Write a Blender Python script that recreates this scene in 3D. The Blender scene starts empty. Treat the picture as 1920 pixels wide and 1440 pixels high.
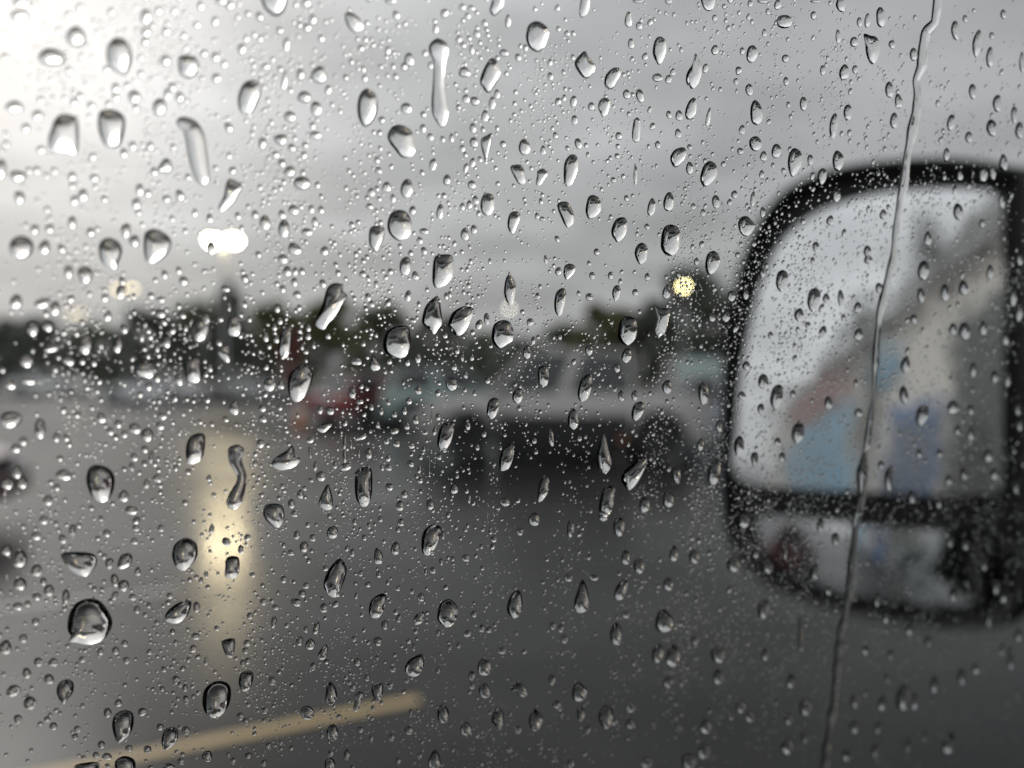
import bpy, bmesh, math, random
import numpy as np
from mathutils import Vector, Matrix
R = math.radians
scene = bpy.context.scene
col = scene.collection
rnd = random.Random(11)

# ------------------------------------------------------------------ camera (a phone held 10 cm from the side window)
PITCH = math.atan(30/1507)
cam_d = bpy.data.cameras.new('camera'); cam = bpy.data.objects.new('camera', cam_d); col.objects.link(cam)
cam.location = (0, 0, 1.62); cam.rotation_euler = (R(90)-PITCH, 0, 0)
cam_d.sensor_width = 36; cam_d.lens = 36*1507/1920
cam_d.clip_start = 0.005; cam_d.clip_end = 2000
cam_d.dof.use_dof = True; cam_d.dof.focus_distance = 0.1000; cam_d.dof.aperture_fstop = 28.26/2.35
scene.camera = cam

# ------------------------------------------------------------------ overcast sky, veiled sun, exposure
SUN_EL, SUN_AZ = R(30), R(-40)             # azimuth from +Y towards +X
sun_dir = Vector((math.sin(SUN_AZ)*math.cos(SUN_EL), math.cos(SUN_AZ)*math.cos(SUN_EL), math.sin(SUN_EL)))
world = bpy.data.worlds.new('World'); scene.world = world; world.use_nodes = True
wn = world.node_tree.nodes; wl = world.node_tree.links; wn.clear()
def wnode(t, **k):
    n_ = wn.new(t)
    for a, v in k.items(): setattr(n_, a, v)
    return n_
def wmath(op, a, b=None, clamp=False):
    n_ = wnode('ShaderNodeMath', operation=op, use_clamp=clamp)
    for i, x in enumerate((a, b)):
        if x is None: continue
        if isinstance(x, (int, float)): n_.inputs[i].default_value = x
        else: wl.new(x, n_.inputs[i])
    return n_.outputs[0]
tc = wnode('ShaderNodeTexCoord'); sep = wnode('ShaderNodeSeparateXYZ'); wl.new(tc.outputs['Generated'], sep.inputs[0])
zz = wmath('MAXIMUM', sep.outputs['Z'], 0.0)
dot = wnode('ShaderNodeVectorMath', operation='DOT_PRODUCT'); wl.new(tc.outputs['Generated'], dot.inputs[0]); dot.inputs[1].default_value = sun_dir
glow = wmath('POWER', wmath('MAXIMUM', dot.outputs['Value'], 0.0), 15.0)
# clouds: noise on the flattened sky plane
den = wmath('ADD', zz, 0.12)
comb = wnode('ShaderNodeCombineXYZ'); wl.new(wmath('DIVIDE', sep.outputs['X'], den), comb.inputs[0]); wl.new(wmath('DIVIDE', sep.outputs['Y'], den), comb.inputs[1])
noise = wnode('ShaderNodeTexNoise'); noise.inputs['Scale'].default_value = 1.15; noise.inputs['Detail'].default_value = 5; noise.inputs['Roughness'].default_value = 0.55
wl.new(comb.outputs[0], noise.inputs['Vector'])
cl = wmath('MULTIPLY', wmath('SUBTRACT', noise.outputs['Fac'], 0.5), 1.5)
base = wmath('ADD', wmath('ADD', wmath('ADD', 3.4, wmath('MULTIPLY', zz, 3.8)), wmath('MULTIPLY', wmath('MINIMUM', wmath('MAXIMUM', wmath('SUBTRACT', zz, 0.42), 0.0), 0.4), 9.5)), wmath('MULTIPLY', glow, 5.0))
base = wmath('ADD', base, wmath('MULTIPLY', wmath('MAXIMUM', wmath('MULTIPLY', sep.outputs['Y'], -1.0), 0.0), 5.4))
base = wmath('MULTIPLY', base, wmath('SUBTRACT', 1.06, wmath('MULTIPLY', wmath('MAXIMUM', sep.outputs['X'], -0.3), 0.30)))
lum = wmath('MULTIPLY', base, wmath('ADD', 1.0, cl))
tint = wnode('ShaderNodeMix', data_type='RGBA'); tint.inputs['A'].default_value = (0.965, 0.98, 1.0, 1); tint.inputs['B'].default_value = (1.0, 0.98, 0.99, 1)
wl.new(wmath('MULTIPLY', glow, 1.0, True), tint.inputs['Factor'])
scl = wnode('ShaderNodeVectorMath', operation='SCALE'); wl.new(tint.outputs['Result'], scl.inputs[0]); wl.new(lum, scl.inputs['Scale'])
sky = wnode('ShaderNodeTexSky', sky_type='NISHITA'); sky.sun_disc = False; sky.sun_elevation = SUN_EL; sky.sun_rotation = SUN_AZ
sky.air_density = 1.0; sky.dust_density = 6.0
mixs = wnode('ShaderNodeMix', data_type='RGBA'); mixs.inputs['Factor'].default_value = 0.95
wl.new(sky.outputs[0], mixs.inputs['A']); wl.new(scl.outputs[0], mixs.inputs['B'])
bg = wnode('ShaderNodeBackground'); bg.inputs['Strength'].default_value = 0.1; wl.new(mixs.outputs['Result'], bg.inputs['Color'])
wo = wnode('ShaderNodeOutputWorld'); wl.new(bg.outputs[0], wo.inputs['Surface'])
sd = bpy.data.lights.new('sun', 'SUN'); so = bpy.data.objects.new('sun', sd); col.objects.link(so)
sd.energy = 0.5; sd.angle = R(25); sd.color = (1, .97, .93); so.rotation_euler = (-sun_dir).to_track_quat('-Z', 'Y').to_euler(); so.location = (0, 0, 30)
scene.view_settings.view_transform = 'Standard'; scene.view_settings.look = 'None'
scene.view_settings.exposure = 0.0; scene.view_settings.gamma = 1.0; scene.view_settings.use_curve_mapping = False
cy = scene.cycles
cy.max_bounces = 18; cy.transmission_bounces = 16; cy.glossy_bounces = 6; cy.diffuse_bounces = 3; cy.transparent_max_bounces = 16
cy.sample_clamp_indirect = 12.0; cy.use_denoising = True; cy.blur_glossy = 0.3
cy.caustics_reflective = True; cy.caustics_refractive = True

# ------------------------------------------------------------------ helpers
def tag(o, label=None, cat=None, group=None, kind=None):
    for k, v in (('label', label), ('category', cat), ('group', group), ('kind', kind)):
        if v: o[k] = v
    return o
def link(name, me, parent=None):
    o = bpy.data.objects.new(name, me); col.objects.link(o)
    if parent: o.parent = parent
    return o
def empty(name, loc=(0, 0, 0), rz=0.0):
    o = bpy.data.objects.new(name, None); col.objects.link(o); o.location = loc; o.rotation_euler = (0, 0, rz); o.empty_display_size = .2
    return o
def mesh(name, verts, faces, m=None, smooth=False):
    me = bpy.data.meshes.new(name); me.from_pydata([tuple(v) for v in verts], [], faces)
    if m: me.materials.append(m)
    if smooth: me.polygons.foreach_set('use_smooth', [True]*len(me.polygons))
    me.update(); return me
class MB:
    """collects shapes for one mesh"""
    def __init__(s): s.v = []; s.f = []
    def add(s, v, f):
        k = len(s.v); s.v += [tuple(p) for p in v]; s.f += [tuple(i+k for i in q) for q in f]; return s
    def box(s, a, b):
        x0, y0, z0 = a; x1, y1, z1 = b
        return s.add([(x0,y0,z0),(x1,y0,z0),(x1,y1,z0),(x0,y1,z0),(x0,y0,z1),(x1,y0,z1),(x1,y1,z1),(x0,y1,z1)],
                     [(3,2,1,0),(4,5,6,7),(0,1,5,4),(1,2,6,5),(2,3,7,6),(3,0,4,7)])
    def tube(s, pts, rad, n_=10, cap=True):
        pts = [Vector(p) for p in pts]; rad = rad if isinstance(rad, (list, tuple)) else [rad]*len(pts); vs = []
        for i, p in enumerate(pts):
            t = (pts[min(i+1, len(pts)-1)]-pts[max(i-1, 0)]).normalized()
            a = t.cross(Vector((0, 0, 1)) if abs(t.z) < .95 else Vector((1, 0, 0))).normalized(); b = t.cross(a)
            vs += [p+a*rad[i]*math.cos(2*math.pi*j/n_)+b*rad[i]*math.sin(2*math.pi*j/n_) for j in range(n_)]
        fs = [(i*n_+j, (i+1)*n_+j, (i+1)*n_+(j+1) % n_, i*n_+(j+1) % n_) for i in range(len(pts)-1) for j in range(n_)]
        if cap: fs += [tuple(range(n_)), tuple(range((len(pts)-1)*n_, len(pts)*n_))[::-1]]
        return s.add(vs, fs)
    def loft(s, secs, cap=True):
        k = len(secs[0]); vs = [p for q in secs for p in q]
        fs = [(i*k+j, i*k+(j+1) % k, (i+1)*k+(j+1) % k, (i+1)*k+j) for i in range(len(secs)-1) for j in range(k)]
        if cap: fs += [tuple(range(k))[::-1], tuple(range((len(secs)-1)*k, len(secs)*k))]
        return s.add(vs, fs)
    def build(s, name, m, parent=None, smooth=False, bevel=0.0, M=None):
        v = [tuple(M @ Vector(p)) for p in s.v] if M else s.v
        me = mesh(name, v, s.f, m, smooth)
        bm = bmesh.new(); bm.from_mesh(me); bmesh.ops.recalc_face_normals(bm, faces=bm.faces)
        if bevel: bmesh.ops.bevel(bm, geom=[e for e in bm.edges if len(e.link_faces) == 2 and e.calc_face_angle(0) > .5], offset=bevel, segments=2, affect='EDGES', profile=.6)
        bm.to_mesh(me); bm.free()
        if smooth or bevel: me.polygons.foreach_set('use_smooth', [True]*len(me.polygons)); me.set_sharp_from_angle(angle=R(38))
        return link(name, me, parent)
MATS = {}
def mat(name, color=(.5, .5, .5), rough=.5, metal=0.0, var=0.0, scale=8.0, spec=.5, coat=0.0, bump=0.0, emit=None, estr=0.0):
    if name in MATS: return MATS[name]
    m = bpy.data.materials.new(name); m.use_nodes = True; MATS[name] = m
    nt = m.node_tree; b = nt.nodes['Principled BSDF']
    b.inputs['Base Color'].default_value = (*color, 1); b.inputs['Roughness'].default_value = rough; b.inputs['Metallic'].default_value = metal
    b.inputs['Specular IOR Level'].default_value = spec; b.inputs['Coat Weight'].default_value = coat; b.inputs['Coat Roughness'].default_value = .05
    if emit: b.inputs['Emission Color'].default_value = (*emit, 1); b.inputs['Emission Strength'].default_value = estr
    if var or bump:
        t = nt.nodes.new('ShaderNodeTexCoord'); nz = nt.nodes.new('ShaderNodeTexNoise'); nz.inputs['Scale'].default_value = scale; nz.inputs['Detail'].default_value = 4
        nt.links.new(t.outputs['Object'], nz.inputs['Vector'])
        if var:
            mx = nt.nodes.new('ShaderNodeMix'); mx.data_type = 'RGBA'; nt.links.new(nz.outputs['Fac'], mx.inputs['Factor'])
            mx.inputs['A'].default_value = (*[c*(1-var) for c in color], 1); mx.inputs['B'].default_value = (*[min(1, c*(1+var)) for c in color], 1)
            nt.links.new(mx.outputs['Result'], b.inputs['Base Color'])
        if bump:
            bp = nt.nodes.new('ShaderNodeBump'); bp.inputs['Strength'].default_value = bump; bp.inputs['Distance'].default_value = .02
            nt.links.new(nz.outputs['Fac'], bp.inputs['Height']); nt.links.new(bp.outputs[0], b.inputs['Normal'])
    return m

# ------------------------------------------------------------------ frames of the parked truck we sit in
C = Vector((0, 0, 1.62))
TH, TAU = R(22), R(15)
nP = Vector((-math.sin(TH)*math.cos(TAU), math.cos(TH)*math.cos(TAU), math.sin(TAU)))   # outward normal of the side window
F = Vector((math.cos(TH), math.sin(TH), 0))                                            # truck's forward
NO = Vector((-math.sin(TH), math.cos(TH), 0))                                          # truck's outward (driver's side)
VP = F.cross(nP)                                                                       # up along the pane
fwd = Vector((0, math.cos(PITCH), -math.sin(PITCH)))
P0 = C+fwd*0.100                                                                       # outer face of the pane, in front of the lens
PANE = Matrix(((F.x, VP.x, nP.x, P0.x), (F.y, VP.y, nP.y, P0.y), (F.z, VP.z, nP.z, P0.z), (0, 0, 0, 1)))
TRUCK = Matrix(((F.x, NO.x, 0, 0), (F.y, NO.y, 0, 0), (0, 0, 1, 0), (0, 0, 0, 1)))       # truck frame: x forward, y outward, z up, origin under the lens

# ------------------------------------------------------------------ ground
def wet_asphalt():
    m = bpy.data.materials.new('wet_asphalt'); m.use_nodes = True; nt = m.node_tree; b = nt.nodes['Principled BSDF']
    g = nt.nodes.new('ShaderNodeNewGeometry')
    def nz(s, d=4):
        n_ = nt.nodes.new('ShaderNodeTexNoise'); n_.inputs['Scale'].default_value = s; n_.inputs['Detail'].default_value = d; nt.links.new(g.outputs['Position'], n_.inputs['Vector']); return n_
    big, mid, fine = nz(.22, 3), nz(1.7, 4), nz(90, 2)
    def ramp(src, a, b_, lo, hi):
        r = nt.nodes.new('ShaderNodeMapRange'); r.inputs['From Min'].default_value = a; r.inputs['From Max'].default_value = b_; r.inputs['To Min'].default_value = lo; r.inputs['To Max'].default_value = hi
        nt.links.new(src, r.inputs['Value']); return r.outputs[0]
    mx = nt.nodes.new('ShaderNodeMix'); mx.data_type = 'RGBA'; mx.inputs['A'].default_value = (.004, .0041, .0044, 1); mx.inputs['B'].default_value = (.020, .0196, .019, 1)
    ad = nt.nodes.new('ShaderNodeMath'); ad.operation = 'MULTIPLY'; nt.links.new(ramp(mid.outputs['Fac'], .3, .7, .2, 1), ad.inputs[0]); nt.links.new(ramp(nz(.5, 3).outputs['Fac'], .35, .65, .1, 1), ad.inputs[1]); nt.links.new(ad.outputs[0], mx.inputs['Factor']); nt.links.new(mx.outputs['Result'], b.inputs['Base Color'])
    nt.links.new(ramp(big.outputs['Fac'], .36, .64, .15, .38), b.inputs['Roughness'])
    bp = nt.nodes.new('ShaderNodeBump'); bp.inputs['Strength'].default_value = .05; bp.inputs['Distance'].default_value = .003
    nt.links.new(fine.outputs['Fac'], bp.inputs['Height']); nt.links.new(bp.outputs[0], b.inputs['Normal'])
    b.inputs['IOR'].default_value = 1.33; b.inputs['Specular IOR Level'].default_value = .29
    return m
M_ASPH = wet_asphalt()
tag(link('parking_lot_ground', mesh('ground', [(-700,-700,0),(700,-700,0),(700,700,0),(-700,700,0)], [(0,1,2,3)], M_ASPH)), kind='structure')
M_GRASS = mat('verge_grass', (.045, .06, .025), .9, var=.4, scale=3)
v_ = MB(); v_.box((-260, 64, -.1), (260, 300, .12)); tag(v_.build('grass_verge', M_GRASS), kind='structure')
v_ = MB(); v_.box((-260, 63.7, -.1), (260, 63.99, .14)); tag(v_.build('kerb', mat('kerb_concrete', (.3, .29, .27), .6, var=.2)), kind='structure')
M_YEL = mat('worn_yellow_paint', (.33, .235, .10), .4, var=.25, scale=9)
M_WHT = mat('worn_white_paint', (.32, .31, .30), .4, var=.3, scale=5)
def gpt(u, v):
    d = Vector(((u-960)/1507, 0, 0))+fwd+Vector((1, 0, 0)).cross(fwd)*((720-v)/1507)
    t = -C.z/d.z; return C+d*t
def stripe(a, b, w, m, name='parking_line'):
    a, b = Vector(a), Vector(b); d = (b-a); d.z = 0; d.normalize(); s_ = Vector((-d.y, d.x, 0))*w/2
    rr = random.Random(3); k = 40; L = []; Rr = []
    for i in range(k+1):
        p = a.lerp(b, i/k); p.z = .004; L.append(p+s_*(1+rr.uniform(-.06, .06))); Rr.append(p-s_*(1+rr.uniform(-.06, .06)))
    return tag(link(name, mesh(name, L+Rr, [(i, i+1, k+2+i, k+1+i) for i in range(k)], m)), kind='structure')
stripe(gpt(786, 1312), gpt(-600, 1590), .082, M_YEL)
stripe(gpt(330, 1108), gpt(-500, 1190), .07, M_WHT)

# ------------------------------------------------------------------ trees at the far edge of the lot
LEAF = {}
def leafmat(name, c):
    m = bpy.data.materials.new(name); m.use_nodes = True; nt = m.node_tree; b = nt.nodes['Principled BSDF']; b.inputs['Roughness'].default_value = .6
    oi = nt.nodes.new('ShaderNodeNewGeometry'); r = nt.nodes.new('ShaderNodeValToRGB'); nt.links.new(oi.outputs['Random Per Island'], r.inputs[0])
    r.color_ramp.elements[0].color = (*[x*.6 for x in c], 1); r.color_ramp.elements[1].color = (*[x*1.5 for x in c], 1)
    nt.links.new(r.outputs[0], b.inputs['Base Color']); return m
LEAF['dark'] = leafmat('dark_leaves', (.072, .080, .064)); LEAF['olive'] = leafmat('olive_leaves', (.088, .090, .036)); LEAF['red'] = leafmat('red_leaves', (.13, .040, .034)); LEAF['mid'] = leafmat('green_leaves', (.085, .098, .056))
M_BARK = mat('bark', (.06, .05, .04), .9, var=.3, scale=6)
def crown_mesh(name, kind, m, n_, seed):
    r = random.Random(seed); V_ = []; Fc = []
    blobs = []
    if kind == 'conifer':
        for i in range(26):
            t = i/25; rad = .36*(1-t)**.8+.03
            for q in range(3):
                a = r.uniform(0, 6.28); blobs.append((rad*.6*math.cos(a), rad*.6*math.sin(a), .10+.88*t, rad*.55))
    else:
        for i in range(44):
            a, z = r.uniform(0, 6.28), r.uniform(.06, .95); prof = max(.2, math.sin(math.pi*min(1, (z+.10)/1.1))**.6)*.40
            q = prof*math.sqrt(r.random()); blobs.append((q*math.cos(a), q*math.sin(a), z*.92, r.uniform(.07, .14)))
    for i in range(n_):
        bx, by, bz, br = blobs[r.randrange(len(blobs))]
        d = Vector((r.gauss(0, 1), r.gauss(0, 1), r.gauss(0, 1))).normalized()*br*r.random()**.35
        c = Vector((bx, by, bz))+d; s_ = r.uniform(.020, .038)
        a = Vector((r.gauss(0, 1), r.gauss(0, 1), r.gauss(0, 1))).normalized(); b = a.cross(Vector((r.gauss(0, 1), r.gauss(0, 1), r.gauss(0, 1)))).normalized()
        k = len(V_); V_ += [c-a*s_, c+b*s_*.55, c+a*s_, c-b*s_*.55]; Fc.append((k, k+1, k+2, k+3))
    return mesh(name, V_, Fc, m)
def trunk_mesh(kind):
    b = MB(); b.tube([(0,0,0),(.01,0,.25),(0,.01,.55),(0,0,.9)], [.03,.022,.014,.004], 8)
    if kind != 'conifer':
        for i in range(6):
            a = i*1.1; z = .25+.08*i; b.tube([(0,0,z),(.12*math.cos(a),.12*math.sin(a),z+.1),(.24*math.cos(a),.24*math.sin(a),z+.2)], [.011,.008,.003], 6)
    me = mesh('trunk', b.v, b.f, M_BARK, True); return me
CR = {(k, c): crown_mesh('crown', k, LEAF[c], 6800, i) for i, (k, c) in enumerate([('broad','dark'),('broad','olive'),('conifer','dark'),('broad','mid'),('broad','red')])}
TR = {'broad': trunk_mesh('broad'), 'conifer': trunk_mesh('conifer')}
def tree(px, top, dist, width, kind, c, label, rot):
    h = C.z+(690-top)/1507*dist; x = (px-960)/1507*dist
    o = empty('conifer_tree' if kind == 'conifer' else 'broadleaf_tree', (x, dist, .1), rot)
    w = width/1507*dist
    sxy = w/.84
    for nm, me in (('trunk', TR[kind]), ('crown', CR[(kind, c)])):
        p = link(nm, me, o); p.scale = (sxy if nm == 'crown' else h*.8, sxy if nm == 'crown' else h*.8, h)
    return tag(o, label, 'tree', 'trees along the far edge of the car park')
TREES = [(-110,598,78,170,'broad','dark',"dark tree at the far end of the treeline, cut by the frame's edge"),
 (40,590,72,190,'broad','dark',"low dark tree behind the dim pair of lamps, at the treeline's outer end"),
 (170,603,80,150,'broad','mid',"low green tree between the two dim lamp pairs"),
 (285,576,70,150,'broad','dark',"rounded dark tree just below the dim upper lamp pair"),
 (430,532,66,150,'conifer','dark',"tall dark conifer straight under the bright twin lamp"),
 (365,562,76,120,'broad','mid',"green tree crowding the near side of the tall conifer"),
 (515,555,74,130,'broad','olive',"olive tree between the tall conifer and the red-leaved tree"),
 (620,548,72,150,'broad','olive',"yellowish olive tree above the red car"),
 (548,612,64,44,'broad','red',"small red-leaved tree among the olive trees"),
 (720,566,78,150,'broad','mid',"green tree above the tail of the red car"),
 (820,588,74,150,'broad','dark',"dark tree behind the teal hatchback"),
 (905,618,84,120,'broad','mid',"low tree behind the pickup's cab, below the pale lamp"),
 (985,632,92,110,'broad','dark',"lowest tree in the dip of the treeline"),
 (1062,604,78,130,'broad','mid',"green tree rising beside the dip of the treeline"),
 (1135,556,70,150,'broad','olive',"yellow-olive tree above the pickup's bed"),
 (1215,572,76,120,'broad','mid',"green tree between the olive tree and the tallest dark tree"),
 (1306,494,66,220,'broad','dark',"tallest dark tree, with the single yellow lamp in front of it"),
 (1410,552,70,160,'broad','dark',"dark tree half hidden by the mirror's outer edge"),
 (1560,560,74,180,'broad','mid',"green tree hidden behind the side mirror"),
 (1720,545,78,190,'broad','dark',"dark tree hidden behind the side mirror's inner half"),
 (1960,560,74,220,'broad','mid',"green tree beyond the mirror at the frame's edge")]
for i, t in enumerate(TREES): tree(*t, i*1.37)

def hedge(x0, x1, y, h, label):
    r = random.Random(8); V_ = []; Fc = []
    for i in range(14000):
        c = Vector((r.uniform(x0, x1), y+r.uniform(-.7, .7), .1+h*r.random()**.7*(1+.12*math.sin(i*.37)))); s_ = r.uniform(.09, .17)
        a = Vector((r.gauss(0, 1), r.gauss(0, 1), r.gauss(0, 1))).normalized(); b = a.cross(Vector((r.gauss(0, 1), r.gauss(0, 1), r.gauss(0, 1)))).normalized()
        k = len(V_); V_ += [c-a*s_, c+b*s_*.6, c+a*s_, c-b*s_*.6]; Fc.append((k, k+1, k+2, k+3))
    tag(link('hedge', mesh('hedge', V_, Fc, LEAF['dark'])), label, 'hedge')
hedge(-75, 45, 65.2, 3.3, "low dark hedge along the far kerb, under the treeline")

# ------------------------------------------------------------------ lamp posts
M_POLE = mat('galvanised_pole', (.32, .33, .34), .45, .6)
def lampmat(name, c, s):
    return mat(name, (.9, .88, .8), .3, emit=c, estr=s)
def lamp(px, v, dist, heads, strength, label, colr=(1, .82, .50)):
    h = C.z+(690-v)/1507*dist; x = (px-960)/1507*dist
    o = empty('lamp_post', (x, dist, 0)); tag(o, label, 'street lamp', 'lamp posts in the car park')
    b = MB(); b.tube([(0,0,0),(0,0,h*.6),(0,0,h+.1)], [.10,.08,.06], 12); b.build('pole', M_POLE, o, True)
    b = MB(); b.tube([(0,0,0),(0,0,.5)], [.2,.2], 14); b.build('base', mat('pole_base', (.35,.34,.32), .7), o, True)
    offs = [-.52, .52] if heads == 2 else [0.0]
    b = MB()
    if heads == 2: b.tube([(-.45,0,h+.02),(.45,0,h+.02)], .04, 8)
    else: b.tube([(0,0,h-.05),(0,-.35,h+.05)], .04, 8)
    b.build('arm', M_POLE, o, True)
    lm = lampmat('lamp_glow_%d' % int(strength*10), colr, strength)
    for dx in offs:
        b = MB(); b.box((dx-.26, -.5, h-.02), (dx+.26, .22, h+.14)); hd = b.build('lamp_head', mat('lamp_housing', (.15,.15,.15), .5), o, bevel=.03)
        b = MB()   # bulging lens under and in front of the housing
        prof = []
        for i in range(5):
            t = i/4; prof.append([(dx+s1*.17*(1-.35*t*t), -.14+s2*.30*(1-.35*t*t), h-.024-.20*t) for s1, s2 in ((-1,-1),(1,-1),(1,1),(-1,1))])
        b.loft(prof); b.build('lens', lm, hd)
    return o
lamp(422, 449, 40, 2, 230, "bright twin-headed lamp post glaring against the grey sky")
lamp(238, 540, 64, 2, 5.5, "dimmer twin-headed lamp post beyond the bright twin lamp, lower in the sky")
lamp(146, 587, 88, 2, 4, "faintest twin-headed lamp post, barely above the treetops")
lamp(955, 577, 84, 1, 9, "pale single lamp post over the dip in the treeline", (1,.93,.78))
lamp(1281, 535, 58, 1, 24, "single yellow lamp post in front of the tallest dark tree", (1,.86,.42))

# ------------------------------------------------------------------ parked vehicles
M_GLASS = mat('dark_car_glass', (.012, .014, .016), .08); M_TYRE = mat('tyre_rubber', (.018, .018, .018), .75); M_RIM = mat('alloy_rim', (.35,.35,.36), .35, .8)
M_TRIM = mat('black_trim', (.014, .014, .015), .6, spec=.3); M_TAIL = mat('tail_light_red', (.30,.012,.012), .2); M_HEAD = mat('headlight_clear', (.6,.62,.64), .12); M_ORANGE = mat('orange_plastic', (.45,.13,.03), .4)
M_PLATE = mat('number_plate', (.7,.7,.68), .5)
def paint(name, c): return mat('paint_'+name, c, .32, .25, coat=1.0)
def car(name, label, cat, loc, rz, pm, L=4.5, W=1.8, H=1.45, style='sedan', clad=False, wr=.33, group='vehicles parked across the wet car park'):
    """x along the length, nose at +x"""
    o = empty(name, loc, rz); tag(o, label, cat, group)
    hw = W/2; zb = H*(.62 if style != 'pickup' else .60); gl = .22 if style != 'pickup' else .19
    nose, tail = L/2, -L/2
    if style == 'sedan': top = [(tail, zb-.06), (tail+.25, zb+.02), (tail+1.0, zb+.02), (nose-1.25, zb), (nose-.35, zb-.14), (nose, zb-.30)]
    elif style == 'pickup': top = [(tail, zb+.02), (tail+.2, zb+.03), (0, zb+.03), (nose-1.3, zb+.02), (nose-.25, zb-.06), (nose, zb-.22)]
    else: top = [(tail, zb-.02), (tail+.15, zb+.03), (0, zb+.03), (nose-1.15, zb), (nose-.3, zb-.14), (nose, zb-.30)]
    axf, axr = nose-.82, tail+.86
    def under(x):
        z = gl
        for a in (axf, axr):
            d = abs(x-a)
            if d < wr+.08: z = max(z, math.sqrt(max(0, (wr+.08)**2-d*d))+wr*.95)
        return z
    xs = sorted(set([tail, tail+.06, nose-.06, nose]+[p[0] for p in top]+[a+d*(wr+.08) for a in (axf, axr) for d in (-1,-.92,-.7,-.35,0,.35,.7,.92,1)]))
    def ztop(x):
        for (x0, z0), (x1, z1) in zip(top, top[1:]):
            if x0 <= x <= x1: return z0+(z1-z0)*(x-x0)/(x1-x0)
        return top[-1][1]
    zs = gl+.30*(zb-gl)+.06
    b = MB(); secs = []
    for x in xs:
        e = max(0, (abs(x)-(L/2-.5))/.5); w = hw*(1-.14*e*e); zt = ztop(x); zu = min(under(x)+(.10*e), zt-.06); zm = max(zu+.02, zt-.22*(zt-zu)-.06)
        secs.append([(x,-w+.05,zu),(x,-w,zu+.04*(1)),(x,-w,zm),(x,-w*.93,zt),(x,w*.93,zt),(x,w,zm),(x,w,zu+.04),(x,w-.05,zu)])
    b.loft(secs); b.build('body', pm, o, True)
    # greenhouse
    if style == 'sedan': gh = [(tail+.75, zb), (tail+1.45, H), (nose-2.15, H), (nose-1.15, zb)]
    elif style == 'pickup': gh = [(-1.28, zb+.02), (-1.16, H), (nose-1.85, H), (nose-1.15, zb+.02)]
    elif style == 'hatch': gh = [(tail+.08, zb), (tail+.55, H-.02), (nose-1.95, H), (nose-1.0, zb)]
    else: gh = [(tail+.06, zb), (tail+.22, H), (nose-1.95, H), (nose-1.1, zb)]
    wb, wt = hw*.90, hw*.74
    cs = lambda k, w0, w1, ins=0: None
    b = MB()
    P = lambda t, s: (gh[t][0], s*(wb if t in (0, 3) else wt), gh[t][1]-(.02 if t in (0, 3) else 0))
    b.add([P(0,-1),P(1,-1),P(2,-1),P(3,-1),P(0,1),P(1,1),P(2,1),P(3,1)], [(0,1,2,3),(7,6,5,4),(0,4,5,1),(1,5,6,2),(2,6,7,3),(3,7,4,0)])
    b.build('roof', pm, o, bevel=.05)
    def panel(p, q, nm, inset, off, split=None):
        p = [Vector(x) for x in p]; c = sum(p, Vector())/4; nn = (p[1]-p[0]).cross(p[2]-p[0]).normalized()
        if nn.dot(c-Vector((c.x*.3, 0, H*.7))) < 0: nn = -nn
        vs = [x+(c-x)*inset+nn*off for x in p]; b_ = MB(); b_.add([v+nn*.012 for v in vs]+[v-nn*.02 for v in vs], [(0,1,2,3),(7,6,5,4),(0,4,5,1),(1,5,6,2),(2,6,7,3),(3,7,4,0)]); b_.build(nm, M_GLASS, o)
    lerp = lambda a, b_, t: tuple(a[i]+(b_[i]-a[i])*t for i in range(3))
    panel([P(2,-1),P(2,1),P(3,1),P(3,-1)], 0, 'windscreen', .08, .004)
    panel([P(0,-1),P(0,1),P(1,1),P(1,-1)], 0, 'rear_window', .10, .004)
    for s in (-1, 1):
        bl, tl, tr, br = P(0,s), P(1,s), P(2,s), P(3,s)
        cuts = (0, .5, 1) if style != 'van' else (.55, 1)
        for t0, t1 in zip(cuts, cuts[1:]):
            panel([lerp(bl,br,t0+.02), lerp(tl,tr,t0+.02), lerp(tl,tr,t1-.02), lerp(bl,br,t1-.02)], 0, 'side_window', .10, .004)
        for a in (axf, axr):
            w_ = MB(); y0, y1 = s*(hw-.20), s*(hw+.005)
            prof = [(wr*.62,y0),(wr*.94,y0),(wr,y0+(y1-y0)*.2),(wr,y0+(y1-y0)*.8),(wr*.94,y1),(wr*.66,y1),(wr*.62,y1-s*.02)]
            w_.loft([[(a+r_*math.cos(t), y, wr+r_*math.sin(t)) for r_, y in prof] for t in [2*math.pi*i/20 for i in range(21)]], cap=False)
            wh = w_.build('wheel', M_TYRE, o, True)
            w_ = MB(); rr = wr*.63
            w_.loft([[(a+q*rr*math.cos(2*math.pi*i/20), y, wr+q*rr*math.sin(2*math.pi*i/20)) for i in range(20)] for q, y in ((1, y0+s*.05), (1, y1-s*.015), (.86, y1-s*.03), (.2, y1-s*.012), (.05, y1-s*.01))])
            w_.build('rim', M_TRIM if clad else M_RIM, wh, True)
        b = MB(); b.box((nose-.20, s*(hw*.55)-.20, ztop(nose-.05)-.16), (nose+.012, s*(hw*.55)+.20, ztop(nose-.05)-.03)); b.build('headlight', M_HEAD, o, bevel=.02)
        b = MB(); b.box((tail-.012, s*(hw*.70)-.15, zb-.26), (tail+.12, s*(hw*.70)+.15, zb-.08)); b.build('tail_light', M_TAIL, o, bevel=.02)
        b = MB(); b.box((gh[3][0]-.28, s*(hw+.02)-.09, zb+.02), (gh[3][0]-.12, s*(hw+.02)+.09, zb+.15)); b.build('wing_mirror', pm, o, bevel=.03)
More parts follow.
